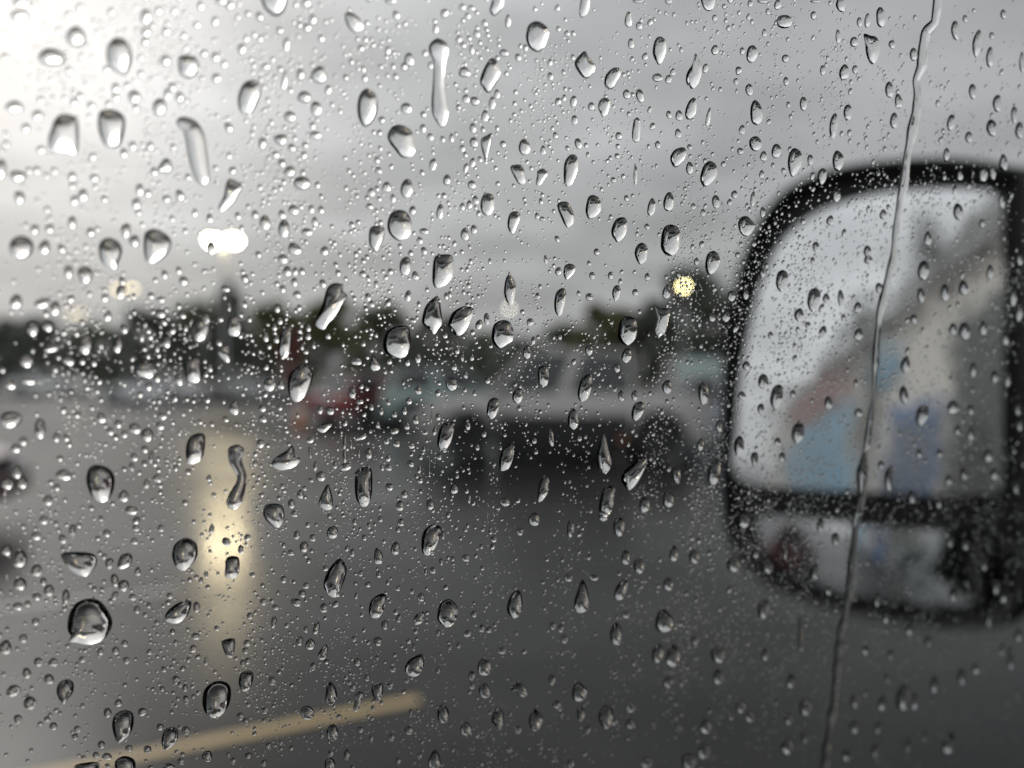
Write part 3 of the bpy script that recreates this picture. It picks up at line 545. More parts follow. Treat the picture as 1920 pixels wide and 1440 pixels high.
DROPS = [
("r","long winding rivulet running down the whole pane across the black mirror",[5546,5412,130,5573,5285,131,5595,5157,144,5605,5004,138,5483,4875,150,5493,4676,132,5545,4457,142,5489,4267,127,5575,4094,112,5624,3890,116,5622,3702,123,5630,3513,117,5628,3322,118,5660,3083,118,5689,2841,126,5673,2667,100,5703,2369,87,5746,2119,88,5776,1890,82,5783,1631,92,5760,1289,110,5767,1023,104,5801,754,112,5858,455,99,5915,178,100,5973,-103,108,6011,-416,109,6053,-706,117,6087,-1000,133,6079,-1206,193,6116,-1447,180,6185,-1753,151,6225,-2062,129,6224,-2373,146,6294,-2757,147,6358,-3148,149,6424,-3579,143,6448,-4014,128,6435,-4418,145,6502,-4840,147,6600,-5381,141,6664,-5858,151,6698,-6302,144,6741,-6755,146,6811,-7224,148,6842,-7460,149]),
("p","largest raindrop of all, helmet-shaped with a black dome and bright lower lip",[-4989,-2784,-4974,-2620,-4908,-2475,-4784,-2420,-4664,-2461,-4580,-2604,-4544,-2732,-4569,-2853,-4644,-2956,-4787,-2999,-4909,-2958,-4981,-2930,-4961,-2865]),
("s","tall dumbbell-shaped water streak running down the middle of the sky",[-1256,3832,156,-1242,3772,232,-1224,3695,213,-1213,3607,138,-1212,3508,123,-1205,3365,131,-1190,3221,170,-1164,3095,198,-1141,2986,111,-1141,2934,30]),
("s","S-shaped water streak over the lamp's golden reflection",[-3233,-676,189,-3246,-760,180,-3251,-856,152,-3222,-953,124,-3179,-1041,96,-3182,-1149,115,-3229,-1277,164,-3266,-1383,183,-3260,-1472,87]),
("s","short curved water streak bending like a hockey stick over the bright cloud",[-3829,2692,81,-3765,2699,130,-3692,2665,172,-3655,2576,185,-3639,2442,186,-3616,2307,176,-3583,2171,143,-3574,2110,67]),
("p","largest raindrop on the dark tarmac under the mirror",[8327,-5767,8455,-5914,8536,-6109,8520,-6263,8411,-6304,8267,-6223,8161,-6050,8161,-5879,8210,-5754]),
("p","large egg-shaped raindrop with black dome and golden glint, above the yellow line",[-3607,-3958,-3582,-3789,-3472,-3696,-3341,-3726,-3280,-3841,-3299,-4039,-3380,-4176,-3482,-4208,-3573,-4115]),
("p","long slanted raindrop near the bottom corner below the mirror",[10088,-7562,9977,-7593,9832,-7512,9780,-7343,9790,-7190,9861,-7107,9952,-7113,10050,-7243,10114,-7426]),
("s","thin straight water trickle hanging under the mirror housing",[5473,-3987,60,5538,-4226,99,5599,-4467,108,5660,-4644,85]),
("p","large slanted raindrop with greenish fringe, beside the slender cone drop",[1761,-1383,1783,-1254,2006,-1069,2122,-1087,2095,-1270,2010,-1450,1912,-1545,1815,-1465]),
("p","big round raindrop with grey, black and white layers, in front of the olive trees",[-1651,482,-1629,629,-1509,710,-1372,696,-1339,612,-1325,464,-1381,346,-1485,318,-1604,376]),
("p","long slanted raindrop shaped like a shoe print, black above and white below",[-2428,706,-2397,817,-2353,938,-2311,1117,-2236,1175,-2138,1163,-2139,1094,-2084,1036,-2119,945,-2183,822,-2277,709,-2343,647]),
("p","tall slanted raindrop with glassy stripe, in the middle of the grey tarmac",[-2220,-2514,-2173,-2351,-2060,-2206,-2006,-2223,-1947,-2326,-1953,-2447,-2000,-2612,-2061,-2728,-2149,-2693,-2207,-2589]),
("p","round domed raindrop alone on dark tarmac, below the mirror's outer curve",[2809,-3508,2899,-3588,2987,-3688,3018,-3835,2936,-3904,2818,-3898,2713,-3808,2691,-3679,2719,-3554]),
("p","tall bullet-shaped raindrop with a golden stripe inside, below the red car",[-1898,-1269,-1886,-1065,-1793,-1017,-1706,-1051,-1684,-1259,-1688,-1398,-1725,-1512,-1800,-1530,-1869,-1432]),
("p","beehive-shaped raindrop with black dome and white lip, on the lower middle tarmac",[-728,-3136,-703,-2995,-622,-2934,-535,-2958,-450,-3092,-450,-3239,-517,-3336,-602,-3346,-708,-3244]),
("p","large ragged-topped raindrop above the single yellow lamp",[1847,1843,1851,2022,1944,2090,2084,2048,2119,1927,2117,1790,2052,1700,1958,1702,1883,1755]),
("p","big round raindrop with a bright bottom lip, on the pale wet tarmac",[-4741,-978,-4705,-879,-4629,-853,-4529,-898,-4476,-992,-4485,-1135,-4540,-1255,-4626,-1280,-4699,-1204,-4737,-1079]),
("p","tall slender cone of water with sharp tip, left of the mirror's lower part",[1320,-975,1365,-725,1401,-701,1498,-906,1573,-1140,1510,-1271,1424,-1235,1355,-1129]),
("p","large oval raindrop with stripe and white half, before the olive tree by the mirror",[1403,680,1414,832,1508,897,1632,860,1675,755,1671,613,1593,517,1514,517,1430,586]),
("p","long grey capsule of water directly below the slender cone drop",[1467,-1733,1502,-1499,1591,-1452,1683,-1510,1690,-1748,1654,-1879,1577,-1927,1500,-1868]),
("p","bottle-shaped raindrop with a long thin neck on the dark tarmac",[1359,-2859,1445,-2980,1507,-3184,1508,-3340,1416,-3394,1311,-3343,1282,-3185,1311,-3020]),
("p","large almond raindrop with grey, black and white bands, beside the red car",[-2706,21,-2676,145,-2592,227,-2515,243,-2444,165,-2446,40,-2504,-106,-2600,-193,-2679,-125]),
("p","tall black-topped oval raindrop on the bottom tarmac beyond the black-cornered wedge",[1968,-5297,1943,-5138,2000,-5050,2079,-5029,2158,-5118,2205,-5261,2190,-5409,2119,-5473,2038,-5404]),
("p","large rhomboid raindrop showing a jagged treeline upside down, on the middle sky",[-1124,1306,-1121,1490,-1072,1543,-913,1552,-878,1441,-883,1317,-950,1210,-1043,1161,-1103,1194]),
("s","small hourglass-shaped water streak crossing the yellow line",[-1708,-4142,94,-1702,-4210,122,-1707,-4289,80,-1731,-4380,94,-1744,-4445,61]),
("s","slender upright capsule of water, alone on smooth grey sky",[1271,3311,82,1281,3190,112,1287,3088,112,1305,3023,73]),
("p","round raindrop with black dome and white lip, beside the lamp's bright reflection",[-3919,-1957,-3886,-1839,-3774,-1772,-3672,-1847,-3650,-1960,-3683,-2069,-3787,-2181,-3871,-2139,-3912,-2035]),
("p","slanted raindrop with golden stripe and green foot, alone on the mid grey tarmac",[-1018,-2023,-984,-1903,-885,-1838,-776,-1883,-767,-1995,-825,-2165,-912,-2269,-998,-2211]),
("p","large oval raindrop, second out below the domed drop below the mirror's curve",[3189,-4541,3100,-4541,3008,-4464,2993,-4320,3020,-4203,3092,-4145,3179,-4201,3233,-4322,3242,-4454]),
("p","square-bottomed blurred raindrop with a yellow glint, beside the shield-shaped drop",[-4904,2527,-4871,2610,-4810,2664,-4722,2658,-4680,2599,-4698,2322,-4811,2303,-4920,2317,-4938,2411]),
("p","large dark-topped heart-shaped raindrop just below the tall almond drop",[-1733,2793,-1680,2891,-1584,2914,-1473,2867,-1437,2769,-1419,2658,-1475,2587,-1563,2579,-1647,2655,-1709,2722]),
("p","round raindrop with a white lower half, right under the pale lamp",[-330,607,-310,750,-200,807,-104,776,-52,677,-47,566,-122,498,-211,453,-299,519]),
("p","slanted leaf raindrop with striped dark half, beside the diamond drop",[-891,738,-847,877,-711,962,-587,931,-599,819,-664,667,-751,596,-829,653,-877,706]),
("p","diamond-shaped raindrop with a jagged dark upper half, pointed at both ends",[-1209,805,-1177,952,-1068,1064,-1024,1051,-988,916,-963,768,-1007,682,-1056,613,-1125,680,-1193,731]),
("s","thin capsule streak cut off by the top edge of grey sky",[416,4525,109,420,4416,114,405,4330,99,388,4285,48]),
("p","black-domed raindrop with pointed foot, just above the yellow line's far end",[-4587,-4093,-4555,-3966,-4461,-3912,-4369,-3965,-4359,-4113,-4404,-4252,-4519,-4347,-4564,-4257]),
("p","round raindrop with a wavy dark hill line inside, largest of the middle sky",[-1681,1835,-1655,1963,-1568,2017,-1466,1996,-1409,1892,-1411,1774,-1468,1701,-1547,1677,-1642,1740]),
("p","pale raindrop on the mirror's beige wall reflection, beyond the rivulet",[6980,-583,6989,-450,7088,-402,7221,-454,7248,-604,7174,-737,7101,-750,7019,-673]),
("p","fan-shaped wide raindrop with a pointed wing, above the helmet-shaped drop",[-5009,-1852,-4849,-1847,-4714,-1881,-4673,-1959,-4703,-2064,-4792,-2145,-4893,-2097,-4973,-1993]),
("p","pointed raindrop with greenish foot, alone on dark tarmac beside the beehive drop",[256,-3141,287,-2996,370,-2917,445,-2961,484,-3169,451,-3302,376,-3342,283,-3253]),
("p","raindrop with a torn black top, close to the long rivulet's upper bend",[4442,4702,4565,4698,4641,4698,4715,4655,4754,4551,4740,4406,4659,4362,4555,4458,4494,4601]),
("p","shield-shaped blurred raindrop, wide at top, beside the square blurred drop",[-4511,2666,-4481,2733,-4375,2754,-4292,2706,-4279,2626,-4305,2492,-4346,2414,-4439,2397,-4490,2474,-4514,2569]),
("p","medium round raindrop, first out right of the blurred drop on the low tarmac",[5665,-6522,5711,-6443,5769,-6396,5857,-6430,5928,-6543,5974,-6657,5927,-6726,5817,-6715,5712,-6636]),
("p","half dark raindrop with white base, nearest the glowing twin lamp",[-4140,1533,-4119,1614,-4037,1649,-3940,1608,-3883,1531,-3918,1412,-4010,1326,-4101,1300,-4137,1391]),
("p","medium round raindrop, second out below and right of the domed drop below the mirror's curve",[3915,-4574,3832,-4478,3817,-4362,3879,-4308,3967,-4295,4064,-4370,4095,-4484,4086,-4587,4009,-4619]),
("p","long oval raindrop hanging on the mirror's lower outer black frame",[3180,-1408,3179,-1244,3254,-1157,3354,-1197,3393,-1364,3367,-1501,3300,-1553,3214,-1506]),
("p","medium round raindrop below and left of the blurred drop on the low tarmac",[3631,-6297,3702,-6253,3795,-6288,3892,-6354,3921,-6469,3882,-6550,3801,-6580,3703,-6513,3641,-6407]),
("p","bright-footed raindrop on the tarmac under the mirror's inner end",[9695,-5630,9786,-5696,9875,-5811,9906,-5933,9869,-6005,9773,-5981,9683,-5882,9622,-5757,9633,-5656]),
("p","round raindrop with a thick black crescent rim, near the top middle",[-251,4021,-230,4115,-150,4167,-52,4151,17,4088,1,3984,-33,3896,-104,3854,-193,3883,-239,3950]),
("p","medium round raindrop, second out below the trickle under the mirror",[5911,-5836,5883,-5719,5936,-5651,6027,-5657,6118,-5732,6163,-5847,6139,-5942,6068,-5974,5980,-5936]),
("p","medium slim upright raindrop below and left of the drop on the mirror's beige",[6713,-1435,6788,-1541,6820,-1692,6814,-1828,6760,-1851,6695,-1803,6627,-1677,6602,-1525,6644,-1452]),
("p","slanted black and white raindrop where the mirror's sky meets pink",[4035,-244,4056,-85,4157,-38,4235,-100,4259,-248,4219,-382,4145,-408,4072,-339]),
("p","shark-fin raindrop with a golden glint, above the yellow line's blunt end",[-1116,-3905,-1080,-3790,-976,-3725,-892,-3711,-860,-3824,-875,-3958,-955,-4040,-1066,-4003]),
("p","tall almond raindrop with dark outline, between the leaning oval and the dumbbell streak",[-2069,3045,-2047,3172,-1976,3239,-1889,3200,-1856,3115,-1868,2979,-1929,2882,-1985,2852,-2045,2923]),
("p","Y-shaped raindrop with a thin arm, in front of the tallest dark tree",[1894,1054,1967,1021,2127,1002,2130,860,2104,692,2019,630,1955,689,1967,856,1948,974]),
("p","medium oval raindrop, first out above and left of the trickle under the mirror",[4790,-3704,4798,-3820,4765,-3915,4685,-3918,4614,-3832,4568,-3718,4587,-3615,4649,-3572,4735,-3589]),
("p","medium oval raindrop left of the bright-footed drop under the mirror",[9078,-6040,8990,-5949,8946,-5827,8951,-5727,9005,-5676,9097,-5752,9167,-5860,9201,-5981,9159,-6048]),
("p","long oval raindrop just above the mirror's rounded corner",[3597,3012,3604,3148,3681,3194,3790,3144,3828,3011,3770,2880,3708,2829,3640,2903]),
("p","medium oval raindrop above and left of the tall oval beyond the wedge",[1531,-4552,1603,-4611,1679,-4709,1682,-4818,1627,-4876,1532,-4876,1458,-4783,1444,-4673,1468,-4575]),
("p","larger oval raindrop with a small twin, amid the mirror's white sky",[4366,1191,4373,1331,4474,1372,4569,1313,4588,1173,4540,1043,4460,1041,4394,1116]),
("p","wedge raindrop with black corner and pale foot, beside the black-peaked drop",[788,-5025,833,-4928,876,-4885,1000,-5035,1009,-5158,955,-5254,885,-5261,811,-5150]),
("p","finger-shaped raindrop with striped foot, under the pickup's front wheel",[-911,-718,-890,-558,-817,-480,-713,-489,-704,-598,-738,-748,-811,-843,-886,-812]),
("p","black and white raindrop over the mirror's light blue patch",[4551,-803,4565,-678,4654,-634,4769,-698,4787,-839,4743,-936,4663,-953,4591,-888]),
("p","thumb-shaped raindrop above the top of the lamp's reflection on the wet tarmac",[-3766,-698,-3739,-596,-3666,-532,-3576,-550,-3572,-684,-3595,-809,-3650,-869,-3750,-885,-3767,-791]),
("p","slanted thumb raindrop with white lip, left of the beehive-shaped drop",[-1641,-2942,-1614,-2819,-1504,-2745,-1429,-2784,-1436,-2955,-1498,-3075,-1577,-3085,-1625,-3033]),
("p","anchor-shaped raindrop with a slim stem, beside the S-shaped streak",[-2645,-710,-2614,-765,-2603,-831,-2541,-877,-2579,-952,-2678,-1002,-2776,-1008,-2856,-949,-2848,-885,-2780,-823,-2703,-772]),
("p","rhombus-shaped raindrop with black edge, on grey sky before the mirror",[2283,2716,2311,2849,2393,2911,2496,2866,2525,2748,2458,2643,2374,2588,2305,2641]),
("p","medium oval raindrop right of the bright-footed drop under the mirror",[10955,-5508,11031,-5539,11115,-5648,11172,-5780,11154,-5861,11091,-5870,11002,-5796,10933,-5668,10917,-5556]),
("p","bright oval raindrop between two smaller ones near the mirror glass's inner edge",[7724,763,7698,686,7602,669,7510,729,7453,816,7464,908,7518,951,7597,937,7686,862]),
("p","lemon-shaped raindrop with pointed tips, beside the tall dumbbell streak",[-644,3711,-577,3710,-520,3617,-527,3523,-589,3404,-631,3352,-704,3399,-742,3469,-712,3592]),
("p","medium oval raindrop right of the largest drop under the mirror",[8568,-6200,8559,-6082,8577,-5993,8642,-5997,8717,-6075,8774,-6197,8785,-6312,8722,-6339,8642,-6308]),
("p","blurred raindrop low on the dark tarmac, in line with the mirror's outer edge",[4171,-6325,4154,-6421,4070,-6428,3979,-6386,3925,-6287,3939,-6189,3984,-6120,4052,-6138,4118,-6210]),
("p","dark-rimmed oval raindrop leaning over the pale cloud, lone and clean",[-3246,3043,-3205,3132,-3138,3174,-3062,3167,-3038,3086,-3068,2972,-3117,2873,-3168,2836,-3236,2868,-3257,2958]),
("p","classic teardrop with thin pointed top, beside the upright leaf drop",[1948,4121,2003,4069,2067,3976,2069,3854,2025,3747,1953,3721,1876,3789,1871,3890,1927,3998]),
("p","medium slim upright raindrop below the cornered slanted drop",[2137,-3889,2122,-4003,2042,-3996,1975,-3921,1940,-3803,1959,-3691,2004,-3634,2064,-3649,2118,-3765]),
("p","leaf-shaped slanted raindrop with a pointed tail, below the domed drop",[-4009,-2769,-3970,-2671,-3856,-2582,-3733,-2574,-3724,-2644,-3773,-2777,-3887,-2850,-3981,-2814]),
("p","pointed shell-shaped raindrop just below the S-shaped streak's end",[-2935,-1473,-2887,-1421,-2747,-1441,-2705,-1557,-2722,-1669,-2781,-1732,-2883,-1656,-2940,-1562]),
("p","long slanted raindrop in front of the pickup's pale bed",[930,-127,947,28,1025,116,1105,99,1121,-57,1081,-201,1010,-248,954,-211]),
("p","blurred egg-shaped raindrop over the brightest white cloud, top corner",[-4419,3293,-4357,3387,-4282,3398,-4223,3336,-4208,3229,-4244,3113,-4290,3079,-4365,3105,-4415,3169]),
("p","slanted almond raindrop with a white tip, on dark tarmac below the pickup",[-70,-1013,-42,-881,48,-805,123,-828,121,-973,80,-1117,-1,-1162,-48,-1135]),
("p","medium oval raindrop, first out left of the largest drop under the mirror",[7975,-6137,7936,-6200,7851,-6209,7762,-6133,7737,-6029,7760,-5943,7812,-5901,7878,-5928,7948,-6024]),
("p","black-domed raindrop cut off by the bottom edge, under the yellow line",[-4575,-4651,-4544,-4570,-4458,-4546,-4365,-4622,-4354,-4738,-4399,-4855,-4532,-4824]),
("p","oval raindrop just beside the single yellow lamp, above the dark mirror edge",[2565,1630,2576,1746,2664,1797,2758,1744,2787,1640,2732,1520,2655,1481,2594,1537]),
("p","medium round raindrop, third above and left of the bright drop at the mirror's inner edge",[6451,1842,6520,1781,6550,1685,6519,1597,6446,1567,6369,1603,6316,1689,6311,1789,6369,1848]),
("p","round black-rimmed raindrop touching the mirror's outer curve",[2976,2163,2996,2245,3090,2275,3187,2224,3253,2158,3209,2051,3131,2011,3037,2051]),
("p","medium oval raindrop, first out below the domed drop below the mirror's curve",[2904,-4178,2927,-4297,2903,-4395,2838,-4434,2768,-4380,2726,-4287,2733,-4175,2785,-4103,2848,-4106]),
("p","medium oval raindrop, second out below and left of the largest drop under the mirror",[7424,-6510,7399,-6585,7320,-6587,7236,-6522,7191,-6421,7202,-6320,7257,-6283,7322,-6322,7392,-6399]),
("p","tall bean-shaped raindrop alone on the grey middle sky",[383,2693,451,2800,534,2788,566,2669,533,2523,485,2440,411,2471]),
("p","medium round raindrop, second out above and right of the domed drop below the mirror's curve",[4053,-2940,4016,-3009,3934,-3014,3857,-2959,3804,-2875,3822,-2791,3886,-2751,3972,-2770,4038,-2849]),
("p","medium oval raindrop below and right of the neat black-rimmed oval",[1117,1975,1161,2097,1256,2132,1316,2097,1331,1967,1273,1854,1214,1824,1142,1890]),
("p","dark-capped raindrop with pointed base, beside the half dark one near the twin lamp",[-4546,1440,-4512,1511,-4441,1536,-4363,1494,-4338,1407,-4376,1290,-4402,1227,-4481,1250,-4534,1318]),
("p","triangular raindrop with black peak on the bottom tarmac",[205,-4943,232,-4801,280,-4742,370,-4841,390,-4978,382,-5096,345,-5133,238,-5008]),
("p","medium oval raindrop, first out below and right of the bright droplet on the lower mirror",[9968,-3812,10048,-3846,10119,-3920,10137,-4023,10101,-4092,10037,-4111,9964,-4036,9913,-3940,9905,-3842]),
("p","slanted raindrop with pointed corner, between bottle-shaped drop and mirror",[1911,-3147,1948,-3009,2040,-2939,2111,-2984,2110,-3113,2058,-3250,1954,-3244]),
("p","kite-shaped raindrop with a spiky top on the plain grey sky",[442,3914,495,3944,536,3889,625,3825,635,3759,597,3696,545,3656,461,3688,371,3800]),
("p","squat raindrop cut off by the top edge of the pale sky, dark rim below",[-3049,3986,-3039,3892,-2996,3834,-2912,3795,-2845,3841,-2809,3928,-2807,4025,-2900,4058]),
("p","dark-topped oval raindrop upper on the mirror glass's white sky",[3758,1444,3763,1554,3844,1599,3938,1550,3960,1427,3925,1314,3850,1304,3783,1371]),
("p","medium oval raindrop, second out left of the largest drop under the mirror",[7038,-5831,7060,-5750,7116,-5738,7184,-5763,7251,-5861,7269,-5963,7234,-6027,7152,-6013,7079,-5935]),
("p","medium oval raindrop, first out above the blurred drop on the low tarmac",[3988,-5922,3906,-5864,3880,-5762,3900,-5683,3937,-5635,4002,-5661,4067,-5761,4103,-5863,4073,-5932]),
("p","white-footed raindrop on the dark lower corner of the upper mirror glass",[7811,-371,7883,-440,7885,-519,7814,-552,7719,-556,7640,-495,7617,-419,7654,-356,7728,-332]),
("p","neat oval raindrop with black rim, beside the crooked drop",[730,2205,749,2333,816,2365,907,2324,935,2210,876,2110,795,2078,747,2132]),
("p","medium slim upright raindrop left of the slanted drop on the mirror's pink",[2953,-125,2961,-233,2933,-307,2871,-314,2813,-227,2779,-118,2795,-27,2838,17,2903,-21]),
("p","medium oval raindrop, third out above and left of the long oval above the mirror",[3079,3519,3056,3440,2999,3408,2925,3439,2881,3537,2874,3638,2910,3702,2975,3686,3039,3621]),
("p","medium round raindrop, second out below and right of the drop on the mirror's dark corner",[8759,-1301,8788,-1236,8845,-1207,8922,-1235,8988,-1312,9002,-1393,8956,-1443,8864,-1445,8781,-1383]),
("p","medium oval raindrop above and left of the lying bean drop",[22,-4188,-52,-4148,-85,-4053,-71,-3956,-19,-3912,37,-3919,96,-3982,113,-4089,90,-4173]),
("p","medium oval raindrop below the bright droplet on the lower mirror",[9987,-4627,9974,-4531,10010,-4466,10086,-4495,10148,-4578,10174,-4678,10156,-4759,10100,-4778,10030,-4727]),
("p","medium round raindrop, fourth out above and right of the bright-footed drop under the mirror",[11060,-4986,11125,-5075,11156,-5169,11135,-5236,11062,-5241,10979,-5179,10932,-5081,10948,-5003,10991,-4965]),
("p","medium oval raindrop, third out below and left of the largest drop under the mirror",[7943,-6944,8002,-6965,8056,-7062,8072,-7174,8042,-7248,7974,-7237,7912,-7165,7874,-7060,7897,-6974]),
("p","crooked raindrop with ragged dark top, beside the neat oval with black rim",[349,2219,473,2259,555,2171,590,2090,577,2004,511,1958,428,2057]),
("p","medium oval raindrop above and left of the drop on the mirror's beige",[6645,-130,6708,-213,6735,-311,6700,-373,6623,-356,6550,-286,6508,-185,6522,-105,6575,-84]),
("p","slanted black-topped raindrop sitting on the upper edge of the yellow line",[-4065,-4408,-4030,-4277,-3941,-4245,-3883,-4306,-3888,-4432,-3954,-4519,-4024,-4556,-4058,-4485]),
("p","tall slim raindrop on the sky beyond the rivulet's upper bend",[6366,4901,6390,4989,6434,5046,6498,5004,6528,4894,6534,4779,6504,4695,6452,4714,6400,4782]),
("p","medium oval raindrop, second out above the blurred drop on the low tarmac",[4069,-4754,4127,-4847,4156,-4948,4118,-5006,4041,-5007,3971,-4937,3948,-4841,3967,-4758,4011,-4725]),
("p","slim raindrop whose foot touches the pale round lamp glow",[-224,1153,-216,1303,-170,1362,-86,1265,-73,1137,-94,1006,-139,994,-191,1057]),
("p","medium oval raindrop above the drop on the mirror's beige",[6610,173,6555,122,6472,153,6412,220,6408,312,6448,375,6502,402,6562,342,6606,260]),
("p","slim banana-shaped raindrop on the sky between pale lamp and olive tree",[453,1045,467,1167,544,1225,598,1182,603,1049,572,903,532,873,476,934]),
("p","slim grey finger of water with white toe, on bare dark tarmac",[528,-1541,533,-1364,597,-1255,664,-1322,674,-1474,623,-1585,551,-1631]),
("p","medium oval raindrop below and right of the grey capsule below the cone",[1895,-2227,1841,-2239,1778,-2191,1743,-2088,1747,-1999,1792,-1952,1862,-1963,1915,-2049,1919,-2149]),
("p","wide black raindrop cut off by the bottom edge, on the yellow line",[-4989,-4572,-4897,-4548,-4750,-4575,-4745,-4701,-4849,-4752,-4976,-4698]),
("p","upright leaf-shaped raindrop with pointed bottom, high on the grey sky",[1362,4060,1373,4189,1437,4237,1517,4200,1537,4085,1507,3972,1470,3927,1408,3978]),
("p","medium round raindrop, second out right of the blurred drop on the low tarmac",[6089,-6444,6067,-6354,6105,-6303,6176,-6320,6251,-6378,6286,-6476,6265,-6544,6215,-6576,6141,-6531]),
("p","medium oval raindrop below and left of the black-peaked drop",[-645,-5318,-594,-5275,-543,-5343,-513,-5438,-501,-5542,-555,-5582,-625,-5568,-680,-5495,-672,-5400]),
("p","brick-shaped upright raindrop on the brightest part of the lamp's reflection",[-3352,-2101,-3310,-2049,-3212,-2070,-3196,-2174,-3211,-2299,-3289,-2337,-3357,-2295,-3352,-2181]),
("p","medium round raindrop, third out below and right of the drop on the mirror's dark corner",[9293,-1736,9248,-1785,9168,-1797,9078,-1753,9049,-1675,9057,-1600,9107,-1566,9173,-1596,9246,-1649]),
("p","medium round raindrop, first below and left of the bright drop on the mirror's top bar",[6841,2711,6913,2669,6963,2581,6955,2500,6888,2480,6813,2505,6756,2577,6739,2666,6777,2718]),
("p","medium round raindrop below and left of the bright droplet on the lower mirror",[8924,-4108,8851,-4040,8818,-3952,8825,-3882,8882,-3853,8963,-3905,9019,-3986,9032,-4072,8993,-4119]),
("p","medium oval raindrop right of the long oval above the mirror",[4450,2971,4385,2998,4337,3077,4327,3164,4365,3232,4442,3214,4504,3167,4528,3081,4504,3001]),
("p","medium slim upright raindrop, first out left of the hourglass streak",[-2003,-4064,-1990,-4183,-2025,-4257,-2084,-4280,-2135,-4200,-2136,-4088,-2125,-3974,-2083,-3928,-2042,-3977]),
("p","medium oval raindrop, second out left of the black-peaked drop",[-594,-4776,-613,-4674,-596,-4577,-547,-4548,-494,-4589,-450,-4675,-442,-4783,-481,-4844,-540,-4844]),
("p","slanted boot-shaped raindrop under the short curved streak",[-3367,2136,-3325,2202,-3204,2150,-3238,2067,-3298,1955,-3409,1866,-3438,1909,-3384,2029]),
("p","medium oval raindrop above and right of the oval on the mirror's frame",[3558,-924,3578,-837,3629,-802,3685,-844,3729,-926,3733,-1026,3691,-1082,3628,-1095,3577,-1018]),
("p","plump oval raindrop on the sky between the rivulet and the mirror's top corner",[7045,3925,7121,3923,7192,3878,7238,3802,7227,3728,7165,3703,7091,3726,7023,3787,7007,3869]),
("p","blurred round raindrop with a tail, above the start of the yellow line",[-5129,-3554,-5103,-3444,-5023,-3400,-4960,-3457,-4964,-3572,-5016,-3656,-5063,-3722,-5104,-3663]),
("p","small tooth-shaped raindrop touching the large egg above the yellow line",[-3193,-3731,-3169,-3635,-3087,-3607,-3024,-3659,-3033,-3783,-3074,-3877,-3136,-3892,-3182,-3821]),
("p","medium oval raindrop left of the ragged-topped drop",[1486,1711,1510,1801,1581,1839,1660,1788,1674,1699,1658,1608,1586,1566,1525,1624]),
("p","dagger-shaped raindrop over the reddish tree",[-2774,649,-2680,671,-2676,531,-2692,389,-2751,318,-2810,388,-2805,529]),
("p","medium oval raindrop, first above and right of the bright drop at the mirror's inner edge",[8390,1411,8391,1502,8434,1522,8491,1495,8555,1404,8576,1301,8551,1241,8494,1230,8430,1307]),
("p","medium round raindrop, fourth out below and left of the largest drop under the mirror",[7301,-7177,7216,-7126,7179,-7044,7180,-6966,7237,-6946,7300,-6969,7375,-7029,7404,-7118,7368,-7163]),
("p","medium oval raindrop above and right of the slender cone drop",[1773,-435,1789,-311,1877,-257,1953,-301,1951,-414,1890,-514,1823,-525]),
("p","medium round raindrop above the bright drop at the mirror's inner edge",[7249,1433,7232,1503,7245,1574,7303,1597,7380,1559,7444,1492,7456,1423,7410,1374,7317,1382]),
("p","upright capsule raindrop, grey above and white below, over the parked sedans",[-3762,265,-3706,317,-3627,304,-3610,226,-3614,88,-3663,44,-3743,59,-3760,167]),
("p","narrow raindrop touching the round drop that shows a hill line",[-1877,1667,-1873,1784,-1816,1830,-1716,1813,-1706,1736,-1736,1637,-1791,1551,-1853,1591]),
("p","medium oval raindrop, first above and left of the bright drop at the mirror's inner edge",[6957,1277,6897,1345,6874,1431,6887,1507,6940,1525,7005,1487,7057,1408,7075,1320,7029,1273]),
("p","medium slim upright raindrop left of the bullet drop with golden stripe",[-2225,-1216,-2186,-1275,-2151,-1414,-2155,-1528,-2234,-1546,-2309,-1472,-2302,-1381]),
("p","medium oval raindrop, second out left of the slanted drop in the bottom corner",[8791,-7279,8729,-7193,8691,-7092,8703,-7021,8744,-6999,8807,-7039,8863,-7141,8880,-7238,8858,-7301]),
("p","medium oval raindrop, first out above the trickle under the mirror",[5672,-3274,5636,-3330,5567,-3307,5520,-3224,5505,-3131,5522,-3052,5568,-3029,5625,-3085,5666,-3182]),
("p","medium oval raindrop, first out below the trickle under the mirror",[5536,-5304,5494,-5207,5495,-5122,5523,-5061,5586,-5082,5641,-5164,5673,-5261,5655,-5334,5601,-5343]),
("p","medium oval raindrop, third out right of the bright drop at the mirror's inner edge",[8626,1211,8670,1258,8733,1262,8784,1186,8805,1091,8782,1014,8739,980,8683,1023,8642,1113]),
("p","medium round raindrop below and right of the oval on the mirror's frame",[3916,-2249,3885,-2170,3887,-2094,3936,-2055,4000,-2066,4066,-2117,4086,-2205,4053,-2265,3990,-2288]),
("p","slanted raindrop with black edge halfway between kite drop and mirror",[1807,2910,1864,3000,1987,3033,2028,2952,1970,2839,1901,2786,1837,2827]),
("p","medium round raindrop, first out above and right of the blurred drop on the low tarmac",[4712,-5617,4669,-5659,4597,-5641,4534,-5571,4512,-5488,4530,-5420,4592,-5412,4661,-5461,4710,-5541]),
("p","medium round raindrop left of the blurred drop on the low tarmac",[3020,-6210,3057,-6291,3058,-6356,2993,-6376,2896,-6331,2825,-6265,2831,-6197,2892,-6174,2951,-6159]),
("p","low slanted bean raindrop on the bottom tarmac, lying on its side",[448,-4490,502,-4412,596,-4405,692,-4532,716,-4624,635,-4639,544,-4550]),
("p","medium oval raindrop below the slanted drop on the pickup bed",[959,-621,916,-624,867,-588,833,-485,842,-389,883,-336,939,-365,981,-441,995,-552]),
